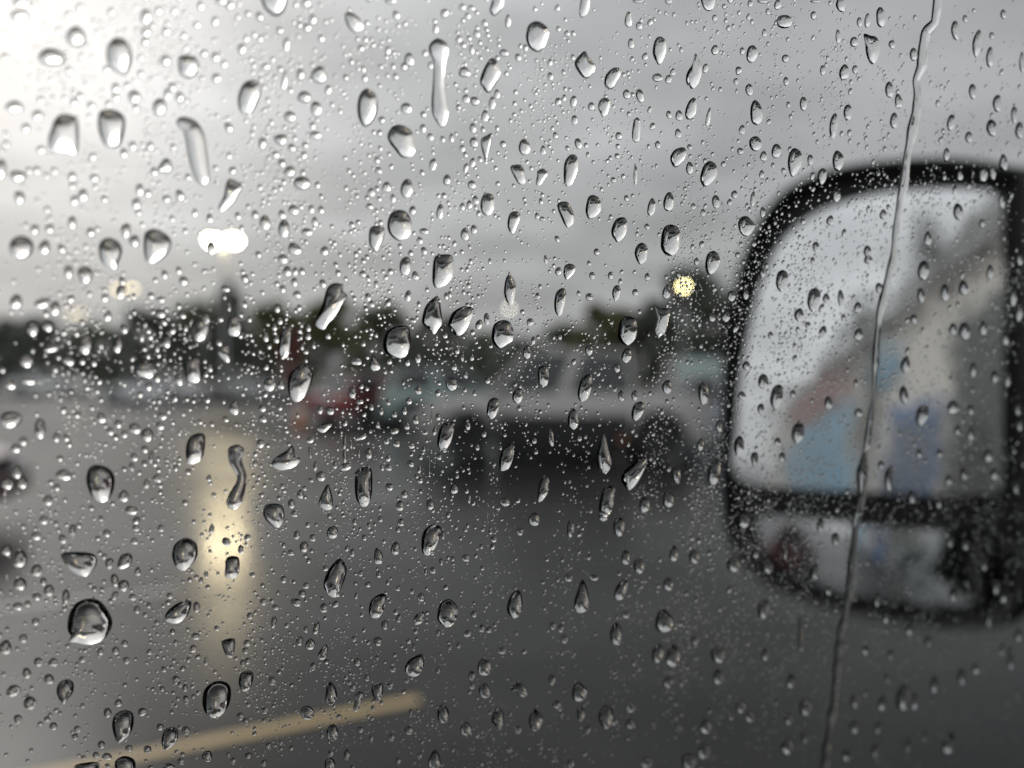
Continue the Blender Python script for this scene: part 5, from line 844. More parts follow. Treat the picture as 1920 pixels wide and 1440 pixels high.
REST = [
[5421,4521,5377,4495,5323,4514,5288,4558,5284,4615,5312,4651,5354,4655,5399,4621,5426,4571],
[6753,3697,6786,3646,6782,3596,6743,3569,6687,3581,6644,3624,6639,3678,6664,3712,6704,3723],
[-4706,1235,-4658,1245,-4618,1218,-4607,1164,-4625,1110,-4663,1075,-4706,1087,-4730,1133,-4741,1190],
[596,-780,573,-703,576,-626,601,-605,633,-629,664,-701,673,-783,664,-849,627,-838],
[1493,-1916,1497,-1864,1528,-1826,1581,-1843,1621,-1882,1633,-1937,1606,-1977,1566,-1988,1518,-1973],
[2010,1314,2044,1328,2077,1285,2097,1226,2097,1164,2054,1140,2005,1156,1977,1210,1988,1270],
[2932,-832,2964,-820,3002,-847,3022,-915,3016,-969,2988,-1010,2937,-992,2912,-936,2904,-873],
[6422,3334,6402,3293,6368,3279,6325,3310,6300,3372,6301,3428,6332,3464,6380,3443,6417,3397],
[3174,-582,3197,-547,3235,-561,3272,-611,3295,-672,3286,-728,3238,-732,3191,-701,3171,-640],
[6488,893,6437,916,6388,949,6382,1003,6410,1036,6456,1045,6509,1020,6529,967,6525,920],
[-2740,1791,-2727,1729,-2746,1667,-2785,1635,-2823,1658,-2841,1709,-2835,1776,-2802,1825,-2767,1826],
[5588,1381,5566,1433,5577,1480,5624,1494,5675,1474,5706,1426,5701,1374,5674,1339,5630,1344],
[-5412,-3558,-5365,-3570,-5336,-3616,-5333,-3672,-5358,-3721,-5398,-3728,-5439,-3708,-5455,-3648,-5442,-3596],
[-5152,-542,-5182,-504,-5187,-434,-5177,-368,-5147,-327,-5111,-338,-5091,-393,-5094,-464,-5117,-525],
[7197,-1264,7175,-1213,7192,-1168,7221,-1146,7263,-1169,7304,-1212,7332,-1267,7305,-1303,7246,-1298],
[-2973,23,-2932,94,-2847,84,-2836,1,-2892,-64,-2949,-39],
[-5644,-2946,-5642,-2883,-5610,-2840,-5578,-2819,-5547,-2839,-5532,-2898,-5532,-2964,-5567,-3000,-5611,-2984],
[3103,1269,3134,1222,3124,1170,3094,1136,3048,1140,3010,1174,2999,1227,3017,1276,3060,1289],
[-1769,365,-1726,323,-1670,249,-1677,195,-1738,168,-1792,206,-1786,291],
[2538,2499,2584,2500,2623,2460,2639,2406,2632,2354,2597,2335,2553,2354,2521,2404,2513,2460],
[5386,1841,5415,1797,5381,1766,5324,1752,5262,1771,5243,1811,5254,1852,5292,1876,5341,1872],
[4404,-1115,4437,-1089,4478,-1096,4516,-1136,4530,-1189,4518,-1234,4469,-1244,4424,-1211,4397,-1166],
[4386,-2755,4372,-2801,4334,-2823,4288,-2802,4257,-2757,4250,-2707,4275,-2673,4322,-2674,4368,-2703],
[1044,-4478,1027,-4418,1036,-4365,1070,-4342,1112,-4371,1140,-4425,1138,-4485,1114,-4522,1078,-4522],
[-1295,-2112,-1297,-2174,-1324,-2216,-1366,-2216,-1396,-2173,-1402,-2113,-1382,-2059,-1348,-2032,-1316,-2059],
[-3414,452,-3324,443,-3332,374,-3314,305,-3350,266,-3435,364],
[6469,-1457,6426,-1424,6405,-1372,6413,-1325,6455,-1314,6501,-1335,6538,-1379,6543,-1432,6516,-1465],
[3689,3825,3727,3783,3738,3724,3726,3679,3697,3661,3654,3679,3623,3736,3620,3791,3643,3829],
[-5606,-3453,-5580,-3410,-5542,-3388,-5499,-3402,-5474,-3441,-5478,-3486,-5515,-3525,-5573,-3533,-5607,-3502],
[3007,1002,3047,1003,3083,968,3106,914,3083,873,3044,850,2996,868,2970,916,2982,965],
[3941,-336,3962,-390,3963,-445,3937,-483,3898,-476,3863,-442,3839,-387,3854,-340,3892,-322],
[-4001,2886,-3965,2904,-3930,2888,-3916,2835,-3929,2780,-3964,2744,-4008,2746,-4037,2784,-4032,2843],
[108,377,107,440,131,486,166,506,196,467,209,414,207,349,171,320,135,338],
[4917,-2904,4885,-2844,4865,-2738,4858,-2643,4866,-2600,4889,-2636,4920,-2711,4943,-2823,4938,-2886],
[5376,2407,5352,2456,5368,2504,5394,2532,5432,2525,5473,2493,5493,2444,5478,2404,5430,2394],
[-2389,-3291,-2354,-3264,-2323,-3289,-2297,-3332,-2298,-3390,-2326,-3423,-2371,-3427,-2410,-3387,-2413,-3335],
[4708,1159,4662,1176,4630,1222,4640,1269,4663,1304,4707,1296,4746,1257,4771,1205,4749,1167],
[1521,-5961,1531,-5911,1565,-5894,1604,-5919,1635,-5969,1639,-6022,1618,-6057,1575,-6054,1535,-6016],
[7641,-1219,7670,-1171,7729,-1194,7783,-1242,7777,-1300,7718,-1316,7657,-1277],
[-3230,-182,-3217,-236,-3221,-295,-3257,-331,-3300,-311,-3327,-271,-3317,-213,-3288,-171,-3256,-153],
[1226,-4947,1179,-4925,1151,-4878,1152,-4832,1187,-4813,1235,-4816,1275,-4855,1283,-4902,1272,-4944],
[4279,-865,4317,-850,4359,-878,4393,-919,4396,-970,4356,-987,4311,-981,4267,-948,4253,-897],
[-3568,-4819,-3596,-4785,-3614,-4729,-3593,-4683,-3558,-4667,-3518,-4679,-3499,-4733,-3501,-4791,-3531,-4830],
[6787,3084,6763,3052,6718,3040,6672,3070,6650,3119,6655,3165,6680,3189,6722,3174,6762,3134],
[-4198,-568,-4206,-518,-4184,-476,-4147,-456,-4108,-474,-4088,-518,-4096,-568,-4126,-605,-4168,-605],
[4341,2009,4381,1974,4398,1925,4386,1883,4353,1860,4311,1885,4278,1925,4269,1973,4296,2003],
[-5414,-2239,-5453,-2219,-5470,-2172,-5458,-2126,-5427,-2094,-5384,-2102,-5355,-2140,-5351,-2190,-5374,-2231],
[-2731,1554,-2709,1590,-2659,1587,-2619,1556,-2599,1514,-2625,1477,-2669,1464,-2713,1471,-2736,1511],
[-4911,-1006,-4970,-1002,-5014,-974,-5021,-934,-4990,-900,-4949,-885,-4908,-901,-4883,-938,-4876,-979],
[4463,2256,4425,2290,4434,2340,4460,2369,4495,2386,4535,2356,4549,2307,4549,2259,4507,2246],
[105,-1656,58,-1657,13,-1631,-8,-1588,15,-1551,55,-1540,98,-1549,132,-1586,137,-1631],
[1734,-5381,1758,-5348,1796,-5344,1835,-5376,1847,-5430,1833,-5477,1804,-5501,1771,-5482,1745,-5438],
[2193,-3461,2225,-3521,2207,-3570,2147,-3576,2103,-3526,2090,-3469,2135,-3446],
[7333,2449,7330,2494,7355,2523,7393,2531,7437,2509,7462,2466,7457,2426,7421,2404,7373,2415],
[2292,-5340,2298,-5403,2264,-5439,2213,-5419,2178,-5358,2187,-5304,2239,-5294],
[2087,2732,2058,2771,2057,2827,2077,2869,2108,2871,2141,2850,2164,2797,2155,2749,2127,2719],
[4282,4642,4318,4645,4357,4622,4377,4579,4360,4543,4316,4524,4266,4534,4243,4571,4249,4616],
[-2363,-492,-2274,-452,-2192,-465,-2231,-518,-2290,-570,-2351,-547],
[4489,4905,4508,4850,4498,4798,4469,4777,4433,4795,4411,4849,4413,4908,4431,4949,4462,4946],
[2792,3884,2834,3869,2858,3825,2863,3773,2839,3743,2804,3745,2766,3773,2743,3824,2760,3862],
[-2924,1771,-2946,1727,-2982,1710,-3018,1728,-3034,1775,-3022,1828,-2994,1859,-2961,1856,-2936,1822],
[1323,3507,1301,3478,1262,3493,1227,3528,1209,3575,1222,3615,1261,3629,1302,3601,1324,3555],
[3587,228,3572,191,3526,179,3476,196,3456,238,3469,280,3493,305,3527,304,3564,274],
[-2493,2904,-2531,2919,-2544,2964,-2542,3009,-2514,3046,-2471,3043,-2441,3017,-2434,2971,-2457,2929],
[1194,-3711,1235,-3737,1255,-3786,1250,-3831,1224,-3855,1187,-3849,1155,-3809,1139,-3757,1160,-3724],
[-951,-4850,-942,-4904,-965,-4938,-1002,-4944,-1038,-4917,-1055,-4872,-1053,-4823,-1021,-4801,-985,-4818],
[1025,512,1062,484,1073,442,1063,398,1033,369,998,381,971,416,961,465,981,505],
[3465,-203,3485,-157,3530,-133,3577,-169,3610,-219,3579,-259,3504,-247],
[-5191,-2030,-5202,-2071,-5235,-2095,-5283,-2083,-5304,-2040,-5297,-1996,-5269,-1962,-5234,-1953,-5208,-1985],
[-4381,-2347,-4413,-2374,-4446,-2364,-4468,-2326,-4472,-2275,-4449,-2238,-4411,-2232,-4376,-2258,-4364,-2303],
[-5181,2737,-5146,2721,-5122,2690,-5134,2651,-5187,2630,-5236,2635,-5272,2655,-5257,2695,-5222,2726],
[1035,4298,1004,4272,968,4284,944,4322,949,4379,965,4427,989,4440,1016,4408,1034,4356],
[-5162,289,-5175,250,-5202,215,-5247,218,-5275,249,-5277,290,-5258,329,-5218,344,-5179,330],
[3261,1311,3292,1311,3326,1286,3346,1236,3342,1191,3311,1168,3271,1184,3243,1224,3243,1274],
[-590,-1352,-588,-1404,-615,-1431,-656,-1441,-690,-1407,-689,-1359,-676,-1314,-647,-1294,-618,-1313],
[-133,-4101,-110,-4144,-111,-4195,-131,-4232,-164,-4237,-193,-4199,-206,-4146,-198,-4098,-166,-4082],
[-2506,-1946,-2473,-1931,-2441,-1942,-2421,-1984,-2422,-2034,-2444,-2073,-2483,-2077,-2508,-2040,-2518,-1994],
[612,-5121,644,-5116,673,-5152,688,-5201,684,-5250,652,-5262,617,-5250,589,-5208,591,-5156],
[-955,-1635,-981,-1593,-988,-1546,-979,-1500,-941,-1492,-907,-1519,-886,-1563,-895,-1610,-921,-1635],
[3161,2565,3181,2501,3181,2434,3161,2400,3133,2409,3111,2458,3104,2528,3117,2581,3137,2594],
[-5319,2204,-5295,2185,-5292,2123,-5304,2067,-5333,2028,-5366,2035,-5375,2084,-5368,2141,-5346,2194],
[2296,3352,2274,3314,2252,3320,2235,3370,2238,3451,2253,3513,2274,3542,2292,3501,2298,3432],
[1152,-2751,1199,-2787,1202,-2841,1167,-2870,1104,-2853,1081,-2799,1104,-2752],
[-5065,913,-5014,915,-4980,899,-4988,863,-5022,828,-5069,816,-5112,820,-5131,847,-5113,882],
[-2679,3052,-2673,3091,-2645,3123,-2601,3135,-2564,3115,-2549,3082,-2561,3044,-2602,3022,-2647,3027],
[-1322,-1623,-1363,-1609,-1376,-1562,-1368,-1515,-1345,-1483,-1315,-1484,-1287,-1516,-1273,-1566,-1289,-1606],
[-1047,2037,-1058,1975,-1086,1948,-1112,1957,-1130,1997,-1126,2058,-1106,2107,-1076,2121,-1054,2091],
[-1517,-3491,-1541,-3453,-1560,-3409,-1542,-3370,-1504,-3366,-1469,-3387,-1448,-3427,-1452,-3472,-1479,-3500],
[-2347,-1070,-2316,-1045,-2277,-1053,-2248,-1085,-2246,-1131,-2271,-1164,-2307,-1172,-2341,-1154,-2357,-1113],
[1808,-119,1827,-165,1829,-217,1805,-247,1773,-242,1744,-208,1730,-157,1744,-114,1774,-101],
[-5299,933,-5267,947,-5241,925,-5229,880,-5238,833,-5273,813,-5313,812,-5338,846,-5323,894],
[-4338,950,-4369,929,-4396,935,-4407,979,-4397,1035,-4368,1073,-4336,1082,-4313,1053,-4314,1000],
[-4245,-515,-4281,-510,-4313,-486,-4322,-443,-4304,-407,-4262,-398,-4223,-416,-4200,-451,-4212,-491],
[-2281,-3206,-2314,-3213,-2327,-3162,-2319,-3105,-2301,-3045,-2274,-3038,-2254,-3055,-2245,-3106,-2255,-3168],
[-3939,-4857,-3989,-4860,-4035,-4835,-4056,-4801,-4045,-4769,-4008,-4754,-3965,-4764,-3931,-4793,-3917,-4830],
[-2034,-1057,-2074,-1044,-2081,-1009,-2062,-973,-2026,-954,-1982,-951,-1951,-976,-1946,-1010,-1982,-1040],
[-823,1781,-816,1835,-794,1862,-769,1876,-740,1848,-725,1798,-730,1751,-762,1727,-798,1744],
[3140,3036,3150,3078,3173,3105,3205,3109,3237,3078,3255,3033,3239,2996,3200,2985,3159,2998],
[1486,-2879,1464,-2845,1483,-2816,1519,-2803,1559,-2813,1600,-2838,1618,-2875,1590,-2897,1539,-2899],
[6765,5332,6789,5358,6831,5353,6868,5325,6885,5286,6869,5253,6832,5242,6789,5258,6763,5295],
[2797,970,2834,957,2860,921,2866,880,2838,854,2796,855,2761,882,2747,923,2763,959],
[-5130,670,-5108,641,-5104,596,-5123,551,-5156,531,-5184,550,-5199,589,-5196,640,-5165,671],
[-5130,2068,-5149,2037,-5187,2015,-5238,2016,-5264,2046,-5266,2078,-5240,2106,-5191,2112,-5144,2100],
[3987,3008,3947,3004,3918,3044,3906,3086,3914,3125,3943,3138,3980,3125,4008,3083,4007,3039],
[-981,3559,-949,3589,-912,3587,-881,3566,-861,3532,-876,3497,-926,3484,-975,3491,-991,3522],
[-4414,-1167,-4383,-1155,-4357,-1182,-4342,-1224,-4349,-1268,-4382,-1290,-4423,-1283,-4444,-1245,-4439,-1200],
[1534,-183,1533,-135,1556,-103,1593,-123,1619,-160,1629,-210,1614,-248,1585,-250,1553,-233],
[-1495,3570,-1507,3527,-1545,3513,-1578,3529,-1598,3565,-1587,3616,-1561,3645,-1534,3645,-1507,3616],
[-1785,-5107,-1796,-5151,-1817,-5177,-1849,-5160,-1863,-5101,-1864,-5048,-1851,-5002,-1823,-5005,-1799,-5050],
[-4129,3581,-4126,3629,-4106,3670,-4070,3683,-4040,3664,-4030,3622,-4046,3575,-4076,3547,-4106,3549],
[-5101,-2302,-5122,-2339,-5160,-2344,-5188,-2310,-5194,-2266,-5177,-2225,-5148,-2206,-5117,-2216,-5100,-2256],
[-2550,-2794,-2583,-2768,-2604,-2727,-2594,-2692,-2556,-2688,-2511,-2701,-2480,-2741,-2487,-2776,-2510,-2801],
[4016,4555,3996,4606,3989,4661,4004,4693,4033,4679,4063,4644,4083,4587,4075,4541,4048,4529],
[-1489,3109,-1494,3068,-1522,3038,-1557,3033,-1588,3051,-1609,3087,-1592,3125,-1555,3145,-1514,3139],
[-5132,3510,-5088,3516,-5048,3502,-5040,3472,-5061,3445,-5112,3422,-5165,3433,-5187,3456,-5176,3488],
[-5020,-2327,-5000,-2286,-4973,-2281,-4956,-2323,-4951,-2379,-4966,-2430,-4991,-2458,-5017,-2438,-5027,-2384],
[-4362,-1349,-4318,-1345,-4279,-1361,-4255,-1392,-4262,-1427,-4296,-1446,-4342,-1444,-4376,-1417,-4379,-1381],
[1525,3755,1482,3739,1434,3742,1405,3768,1408,3799,1437,3824,1487,3834,1526,3814,1547,3785],
[-4359,449,-4376,399,-4406,366,-4437,382,-4447,426,-4429,480,-4401,523,-4377,528,-4361,502],
[1321,2702,1323,2770,1345,2754,1367,2710,1383,2624,1382,2554,1369,2530,1349,2543,1328,2622],
[-4198,2827,-4232,2837,-4248,2871,-4244,2914,-4212,2944,-4175,2945,-4149,2923,-4139,2883,-4162,2845],
[-4981,1472,-4968,1429,-4972,1383,-4999,1350,-5037,1351,-5067,1374,-5059,1421,-5036,1460,-5007,1484],
[-4913,869,-4902,820,-4918,779,-4948,751,-4986,760,-4997,803,-4986,850,-4962,887,-4937,892],
[4382,-207,4379,-157,4410,-122,4455,-135,4489,-183,4481,-230,4429,-243],
[-4517,-2300,-4537,-2255,-4546,-2203,-4537,-2156,-4510,-2142,-4482,-2171,-4467,-2222,-4470,-2276,-4489,-2309],
[-2231,-2798,-2200,-2793,-2173,-2820,-2160,-2864,-2167,-2908,-2198,-2925,-2233,-2913,-2256,-2876,-2252,-2830],
[-3515,1420,-3543,1442,-3559,1481,-3548,1525,-3524,1552,-3491,1555,-3469,1518,-3465,1472,-3483,1431],
[-5159,-3429,-5197,-3436,-5230,-3411,-5245,-3373,-5238,-3333,-5211,-3307,-5177,-3314,-5155,-3348,-5147,-3389],
[1901,3384,1886,3347,1848,3339,1812,3349,1796,3386,1801,3429,1825,3456,1856,3453,1885,3426],
[-5495,-1062,-5514,-1029,-5507,-991,-5481,-962,-5448,-960,-5422,-985,-5408,-1024,-5419,-1061,-5455,-1080],
[-2748,2267,-2786,2270,-2800,2301,-2788,2341,-2756,2375,-2719,2379,-2692,2361,-2687,2323,-2711,2287],
[-1467,-3166,-1448,-3133,-1415,-3129,-1389,-3164,-1380,-3209,-1387,-3255,-1412,-3275,-1439,-3256,-1462,-3216],
[1468,142,1431,158,1408,189,1399,232,1429,255,1462,261,1494,243,1506,203,1500,164],
[-5269,53,-5281,84,-5250,109,-5209,122,-5164,115,-5143,86,-5148,56,-5183,34,-5231,36],
[5002,4653,4999,4618,4976,4591,4936,4596,4902,4617,4883,4652,4903,4681,4937,4698,4979,4686],
[2231,4253,2258,4226,2270,4185,2251,4150,2212,4139,2178,4155,2160,4190,2176,4230,2202,4251],
[3364,2384,3381,2341,3374,2295,3351,2270,3323,2278,3299,2313,3293,2359,3303,2400,3335,2408],
[240,-3879,192,-3847,202,-3797,235,-3775,275,-3789,307,-3839,298,-3884],
[-4272,1575,-4301,1544,-4328,1564,-4340,1600,-4339,1648,-4312,1679,-4283,1689,-4259,1664,-4257,1617],
[1006,-3608,964,-3588,938,-3536,953,-3486,995,-3483,1034,-3518,1035,-3573],
[-2807,2846,-2805,2882,-2782,2914,-2745,2922,-2713,2908,-2694,2878,-2706,2843,-2740,2818,-2781,2823],
[-348,-2367,-368,-2408,-424,-2402,-460,-2361,-444,-2315,-409,-2297,-368,-2318],
[-2906,2654,-2802,2691,-2779,2632,-2817,2584,-2870,2587],
[-1999,250,-2013,283,-1992,314,-1963,333,-1926,331,-1897,305,-1888,271,-1911,243,-1956,239],
[2986,4779,2967,4816,2975,4856,2996,4884,3024,4883,3056,4866,3072,4825,3057,4793,3026,4772],
[-5402,-855,-5377,-826,-5346,-837,-5329,-871,-5327,-918,-5348,-955,-5376,-961,-5402,-943,-5413,-897],
[-1757,-914,-1783,-882,-1791,-836,-1781,-793,-1756,-776,-1729,-791,-1710,-830,-1709,-874,-1724,-910],
[-924,-2869,-929,-2910,-959,-2924,-991,-2908,-1018,-2873,-1009,-2829,-988,-2806,-964,-2791,-937,-2826],
[-2019,-86,-2013,-40,-1986,-25,-1957,-35,-1937,-72,-1940,-122,-1960,-152,-1985,-157,-2010,-133],
[-1171,2521,-1189,2480,-1216,2465,-1240,2484,-1251,2527,-1240,2574,-1215,2596,-1187,2605,-1168,2572],
[1092,-3651,1078,-3594,1084,-3543,1128,-3546,1166,-3582,1163,-3634,1136,-3665],
[2749,3318,2758,3358,2780,3385,2808,3389,2834,3361,2845,3322,2839,3284,2803,3273,2767,3285],
[-250,-3530,-288,-3538,-326,-3527,-337,-3493,-319,-3464,-292,-3439,-250,-3443,-229,-3473,-224,-3505],
[-1823,-665,-1867,-679,-1909,-682,-1930,-663,-1907,-632,-1861,-602,-1811,-592,-1789,-607,-1785,-634],
[-5062,3610,-5026,3597,-5015,3572,-5050,3550,-5099,3540,-5148,3547,-5167,3570,-5155,3596,-5112,3614],
[-4533,-2072,-4562,-2084,-4582,-2059,-4596,-2024,-4586,-1976,-4560,-1950,-4532,-1955,-4510,-1981,-4515,-2029],
[-403,738,-428,756,-448,803,-449,855,-432,884,-406,885,-383,848,-376,796,-381,751],
[-5382,-3209,-5364,-3247,-5364,-3293,-5386,-3322,-5421,-3322,-5440,-3286,-5443,-3244,-5429,-3200,-5404,-3192],
[-691,3102,-682,3146,-658,3177,-632,3171,-613,3143,-609,3099,-625,3059,-656,3045,-684,3061],
[-5287,-998,-5286,-1042,-5307,-1074,-5341,-1075,-5368,-1052,-5371,-1009,-5354,-970,-5330,-951,-5306,-963],
[-4625,-4561,-4667,-4554,-4699,-4526,-4710,-4493,-4694,-4466,-4662,-4459,-4628,-4473,-4607,-4506,-4598,-4544],
[-2653,1903,-2687,1885,-2726,1892,-2746,1920,-2742,1954,-2717,1982,-2681,1986,-2652,1967,-2642,1934],
[-5502,-1704,-5476,-1719,-5466,-1760,-5470,-1803,-5498,-1823,-5530,-1816,-5556,-1790,-5549,-1746,-5528,-1717],
[-2781,-2903,-2763,-2934,-2765,-2989,-2782,-3035,-2803,-3061,-2823,-3049,-2827,-2993,-2825,-2939,-2806,-2897],
[376,-2024,368,-2072,338,-2099,296,-2074,275,-2023,300,-1989,341,-1983],
[-3630,-2650,-3632,-2697,-3650,-2729,-3676,-2735,-3697,-2699,-3702,-2653,-3696,-2608,-3671,-2591,-3645,-2610],
[-2829,-3737,-2801,-3734,-2779,-3757,-2759,-3794,-2763,-3837,-2787,-3861,-2820,-3854,-2840,-3819,-2840,-3780],
[-4304,-3944,-4284,-3919,-4256,-3921,-4225,-3942,-4214,-3980,-4231,-4012,-4263,-4028,-4298,-4022,-4308,-3983],
[-5133,-1186,-5106,-1168,-5077,-1180,-5061,-1214,-5064,-1257,-5090,-1280,-5120,-1282,-5145,-1261,-5151,-1220],
[-4630,-3980,-4655,-3965,-4665,-3921,-4665,-3877,-4642,-3852,-4611,-3857,-4591,-3891,-4588,-3934,-4606,-3968],
[-4567,-382,-4600,-380,-4622,-352,-4619,-312,-4604,-275,-4574,-269,-4550,-289,-4534,-322,-4536,-363],
[374,3357,368,3403,386,3440,412,3455,440,3444,448,3403,440,3356,417,3325,393,3330],
[-5119,-3120,-5099,-3155,-5097,-3194,-5120,-3219,-5158,-3213,-5193,-3193,-5190,-3153,-5167,-3126,-5145,-3109],
[-4250,1561,-4222,1579,-4193,1565,-4183,1529,-4188,1489,-4214,1460,-4244,1469,-4268,1490,-4271,1530],
[-2520,-3248,-2498,-3222,-2473,-3212,-2453,-3243,-2448,-3288,-2458,-3331,-2483,-3351,-2508,-3332,-2523,-3295],
[-1761,-4104,-1784,-4123,-1816,-4116,-1832,-4077,-1827,-4034,-1808,-4004,-1785,-3998,-1762,-4018,-1752,-4065],
[-785,2863,-754,2873,-725,2859,-710,2827,-715,2787,-742,2764,-773,2767,-795,2793,-801,2831],
[-567,3323,-549,3294,-542,3247,-555,3207,-580,3181,-604,3201,-615,3240,-611,3289,-590,3322],
[4410,866,4448,889,4497,871,4514,828,4495,789,4454,787,4419,820],
[3857,4237,3883,4243,3909,4229,3929,4191,3927,4149,3906,4125,3878,4126,3856,4156,3844,4199],
[1135,3557,1131,3520,1104,3500,1072,3503,1046,3526,1040,3564,1058,3594,1089,3606,1117,3587],
[-1668,2263,-1668,2229,-1694,2204,-1736,2203,-1761,2229,-1755,2265,-1736,2295,-1709,2308,-1681,2297],
[-5414,53,-5394,87,-5366,100,-5344,81,-5328,49,-5326,9,-5357,-10,-5392,-6,-5420,14],
[-2737,1420,-2747,1391,-2775,1365,-2819,1373,-2841,1396,-2841,1427,-2817,1455,-2786,1462,-2755,1450],
[-1241,266,-1261,296,-1273,333,-1264,373,-1233,386,-1204,370,-1189,337,-1193,298,-1212,268],
[-3756,-4306,-3753,-4351,-3774,-4380,-3800,-4384,-3825,-4363,-3833,-4321,-3826,-4279,-3801,-4262,-3774,-4271],
[-4987,374,-5032,369,-5065,378,-5064,404,-5033,431,-4987,447,-4948,445,-4933,426,-4941,397],
[-2668,-1407,-2645,-1380,-2614,-1380,-2593,-1408,-2587,-1447,-2600,-1487,-2626,-1499,-2650,-1487,-2665,-1452],
[4370,4847,4376,4809,4367,4774,4340,4769,4311,4789,4289,4822,4289,4858,4311,4882,4346,4877],
[4430,4309,4452,4281,4454,4246,4441,4213,4405,4212,4377,4230,4362,4262,4371,4298,4400,4313],
[516,-5450,554,-5462,583,-5509,574,-5552,532,-5559,495,-5522,488,-5474],
[-5152,1888,-5162,1849,-5183,1819,-5211,1808,-5230,1836,-5239,1871,-5231,1911,-5198,1928,-5170,1915],
[1841,3147,1825,3182,1828,3222,1848,3243,1875,3238,1902,3215,1917,3178,1906,3145,1874,3136],
[-2733,1341,-2710,1320,-2698,1282,-2710,1246,-2737,1229,-2768,1233,-2787,1265,-2779,1306,-2758,1336],
[-1763,-3637,-1722,-3660,-1707,-3707,-1726,-3748,-1761,-3753,-1790,-3714,-1795,-3662],
[-5012,683,-4987,670,-4973,637,-4983,602,-5011,579,-5044,589,-5064,614,-5067,652,-5040,679],
[3314,4280,3324,4239,3302,4203,3254,4199,3219,4228,3225,4268,3264,4289],
[-1358,1082,-1363,1037,-1382,1001,-1405,996,-1428,1012,-1432,1059,-1420,1098,-1398,1127,-1372,1116],
[3866,715,3889,673,3872,636,3824,636,3791,671,3794,713,3825,736],
[-754,3293,-731,3270,-738,3237,-763,3211,-796,3206,-820,3228,-837,3255,-826,3286,-790,3298],
[-4895,-1519,-4868,-1530,-4860,-1571,-4862,-1615,-4881,-1654,-4904,-1655,-4923,-1634,-4928,-1591,-4917,-1549],
[-1265,-4894,-1233,-4876,-1202,-4910,-1193,-4965,-1217,-5002,-1249,-4993,-1273,-4947],
[-1428,-1275,-1430,-1321,-1463,-1346,-1504,-1332,-1523,-1290,-1508,-1249,-1466,-1248],
[931,1080,886,1095,873,1138,902,1171,940,1173,971,1139,972,1095],
[-1162,-440,-1166,-482,-1193,-493,-1220,-487,-1239,-453,-1235,-410,-1218,-380,-1193,-373,-1172,-400],
[-3945,537,-3917,537,-3903,507,-3906,472,-3919,434,-3952,427,-3977,446,-3988,480,-3970,515],
[-1240,-79,-1237,-42,-1219,-14,-1190,-14,-1167,-41,-1154,-76,-1163,-110,-1192,-123,-1221,-109],
[-4828,1126,-4849,1144,-4858,1184,-4848,1223,-4823,1244,-4794,1240,-4780,1207,-4784,1164,-4804,1131],
[-2481,2677,-2525,2674,-2551,2694,-2553,2723,-2523,2744,-2487,2753,-2450,2746,-2433,2720,-2452,2696],
[-5327,-3162,-5328,-3123,-5313,-3092,-5283,-3085,-5256,-3106,-5243,-3141,-5255,-3177,-5279,-3193,-5305,-3189],
[-4177,-4526,-4197,-4563,-4243,-4546,-4262,-4502,-4247,-4458,-4214,-4449,-4184,-4474],
[2812,4811,2765,4805,2723,4813,2708,4831,2731,4852,2788,4865,2839,4863,2865,4849,2857,4827],
[-3996,832,-3961,825,-3942,797,-3950,766,-3975,744,-4007,742,-4035,759,-4041,790,-4030,821],
[-5428,-2387,-5401,-2408,-5396,-2443,-5409,-2470,-5444,-2480,-5477,-2461,-5493,-2433,-5485,-2400,-5456,-2387],
[-2032,-957,-2048,-916,-2059,-857,-2055,-798,-2040,-779,-2022,-795,-2008,-844,-2006,-906,-2015,-951],
[-2581,1676,-2605,1698,-2599,1727,-2574,1750,-2537,1752,-2503,1741,-2492,1712,-2511,1687,-2543,1672],
[-2975,-722,-3002,-728,-3023,-700,-3030,-663,-3015,-633,-2986,-623,-2955,-635,-2939,-668,-2953,-703],
[5106,1005,5130,961,5123,920,5074,916,5043,950,5040,996,5071,1016],
[1067,4049,1038,4065,1024,4099,1026,4137,1044,4161,1070,4158,1093,4131,1105,4094,1097,4060],
[-4633,1972,-4629,1935,-4633,1898,-4665,1881,-4695,1890,-4714,1917,-4702,1956,-4680,1979,-4656,1993],
[-695,2374,-696,2341,-716,2314,-751,2312,-779,2329,-787,2361,-773,2390,-746,2406,-716,2401],
[-1256,-3187,-1275,-3159,-1284,-3119,-1275,-3082,-1251,-3070,-1222,-3078,-1210,-3117,-1214,-3158,-1232,-3188],
[-3929,-3623,-3940,-3582,-3923,-3551,-3897,-3542,-3869,-3556,-3858,-3596,-3871,-3631,-3889,-3661,-3913,-3653],
[-4849,236,-4885,247,-4906,275,-4907,305,-4880,321,-4844,319,-4812,300,-4803,270,-4816,245],
[-2788,3251,-2792,3187,-2808,3135,-2828,3122,-2841,3150,-2838,3210,-2825,3270,-2807,3308,-2794,3299],
[-3649,-3093,-3683,-3093,-3714,-3075,-3725,-3043,-3716,-3013,-3690,-2997,-3659,-3010,-3638,-3036,-3630,-3069],
[-1262,-1776,-1261,-1816,-1287,-1831,-1314,-1827,-1337,-1804,-1344,-1765,-1325,-1738,-1301,-1724,-1275,-1740],
[-1312,-1371,-1285,-1345,-1253,-1368,-1233,-1413,-1253,-1448,-1298,-1452,-1324,-1412],
[-5542,-3778,-5514,-3773,-5490,-3794,-5476,-3829,-5491,-3865,-5512,-3887,-5536,-3880,-5553,-3851,-5557,-3810],
[-3132,-4241,-3145,-4285,-3178,-4300,-3210,-4265,-3212,-4216,-3186,-4188,-3152,-4195],
[-5365,-585,-5339,-595,-5318,-621,-5318,-655,-5339,-678,-5375,-681,-5406,-662,-5403,-630,-5391,-601],
[-263,-3179,-232,-3151,-189,-3164,-171,-3206,-183,-3244,-220,-3252,-255,-3220],
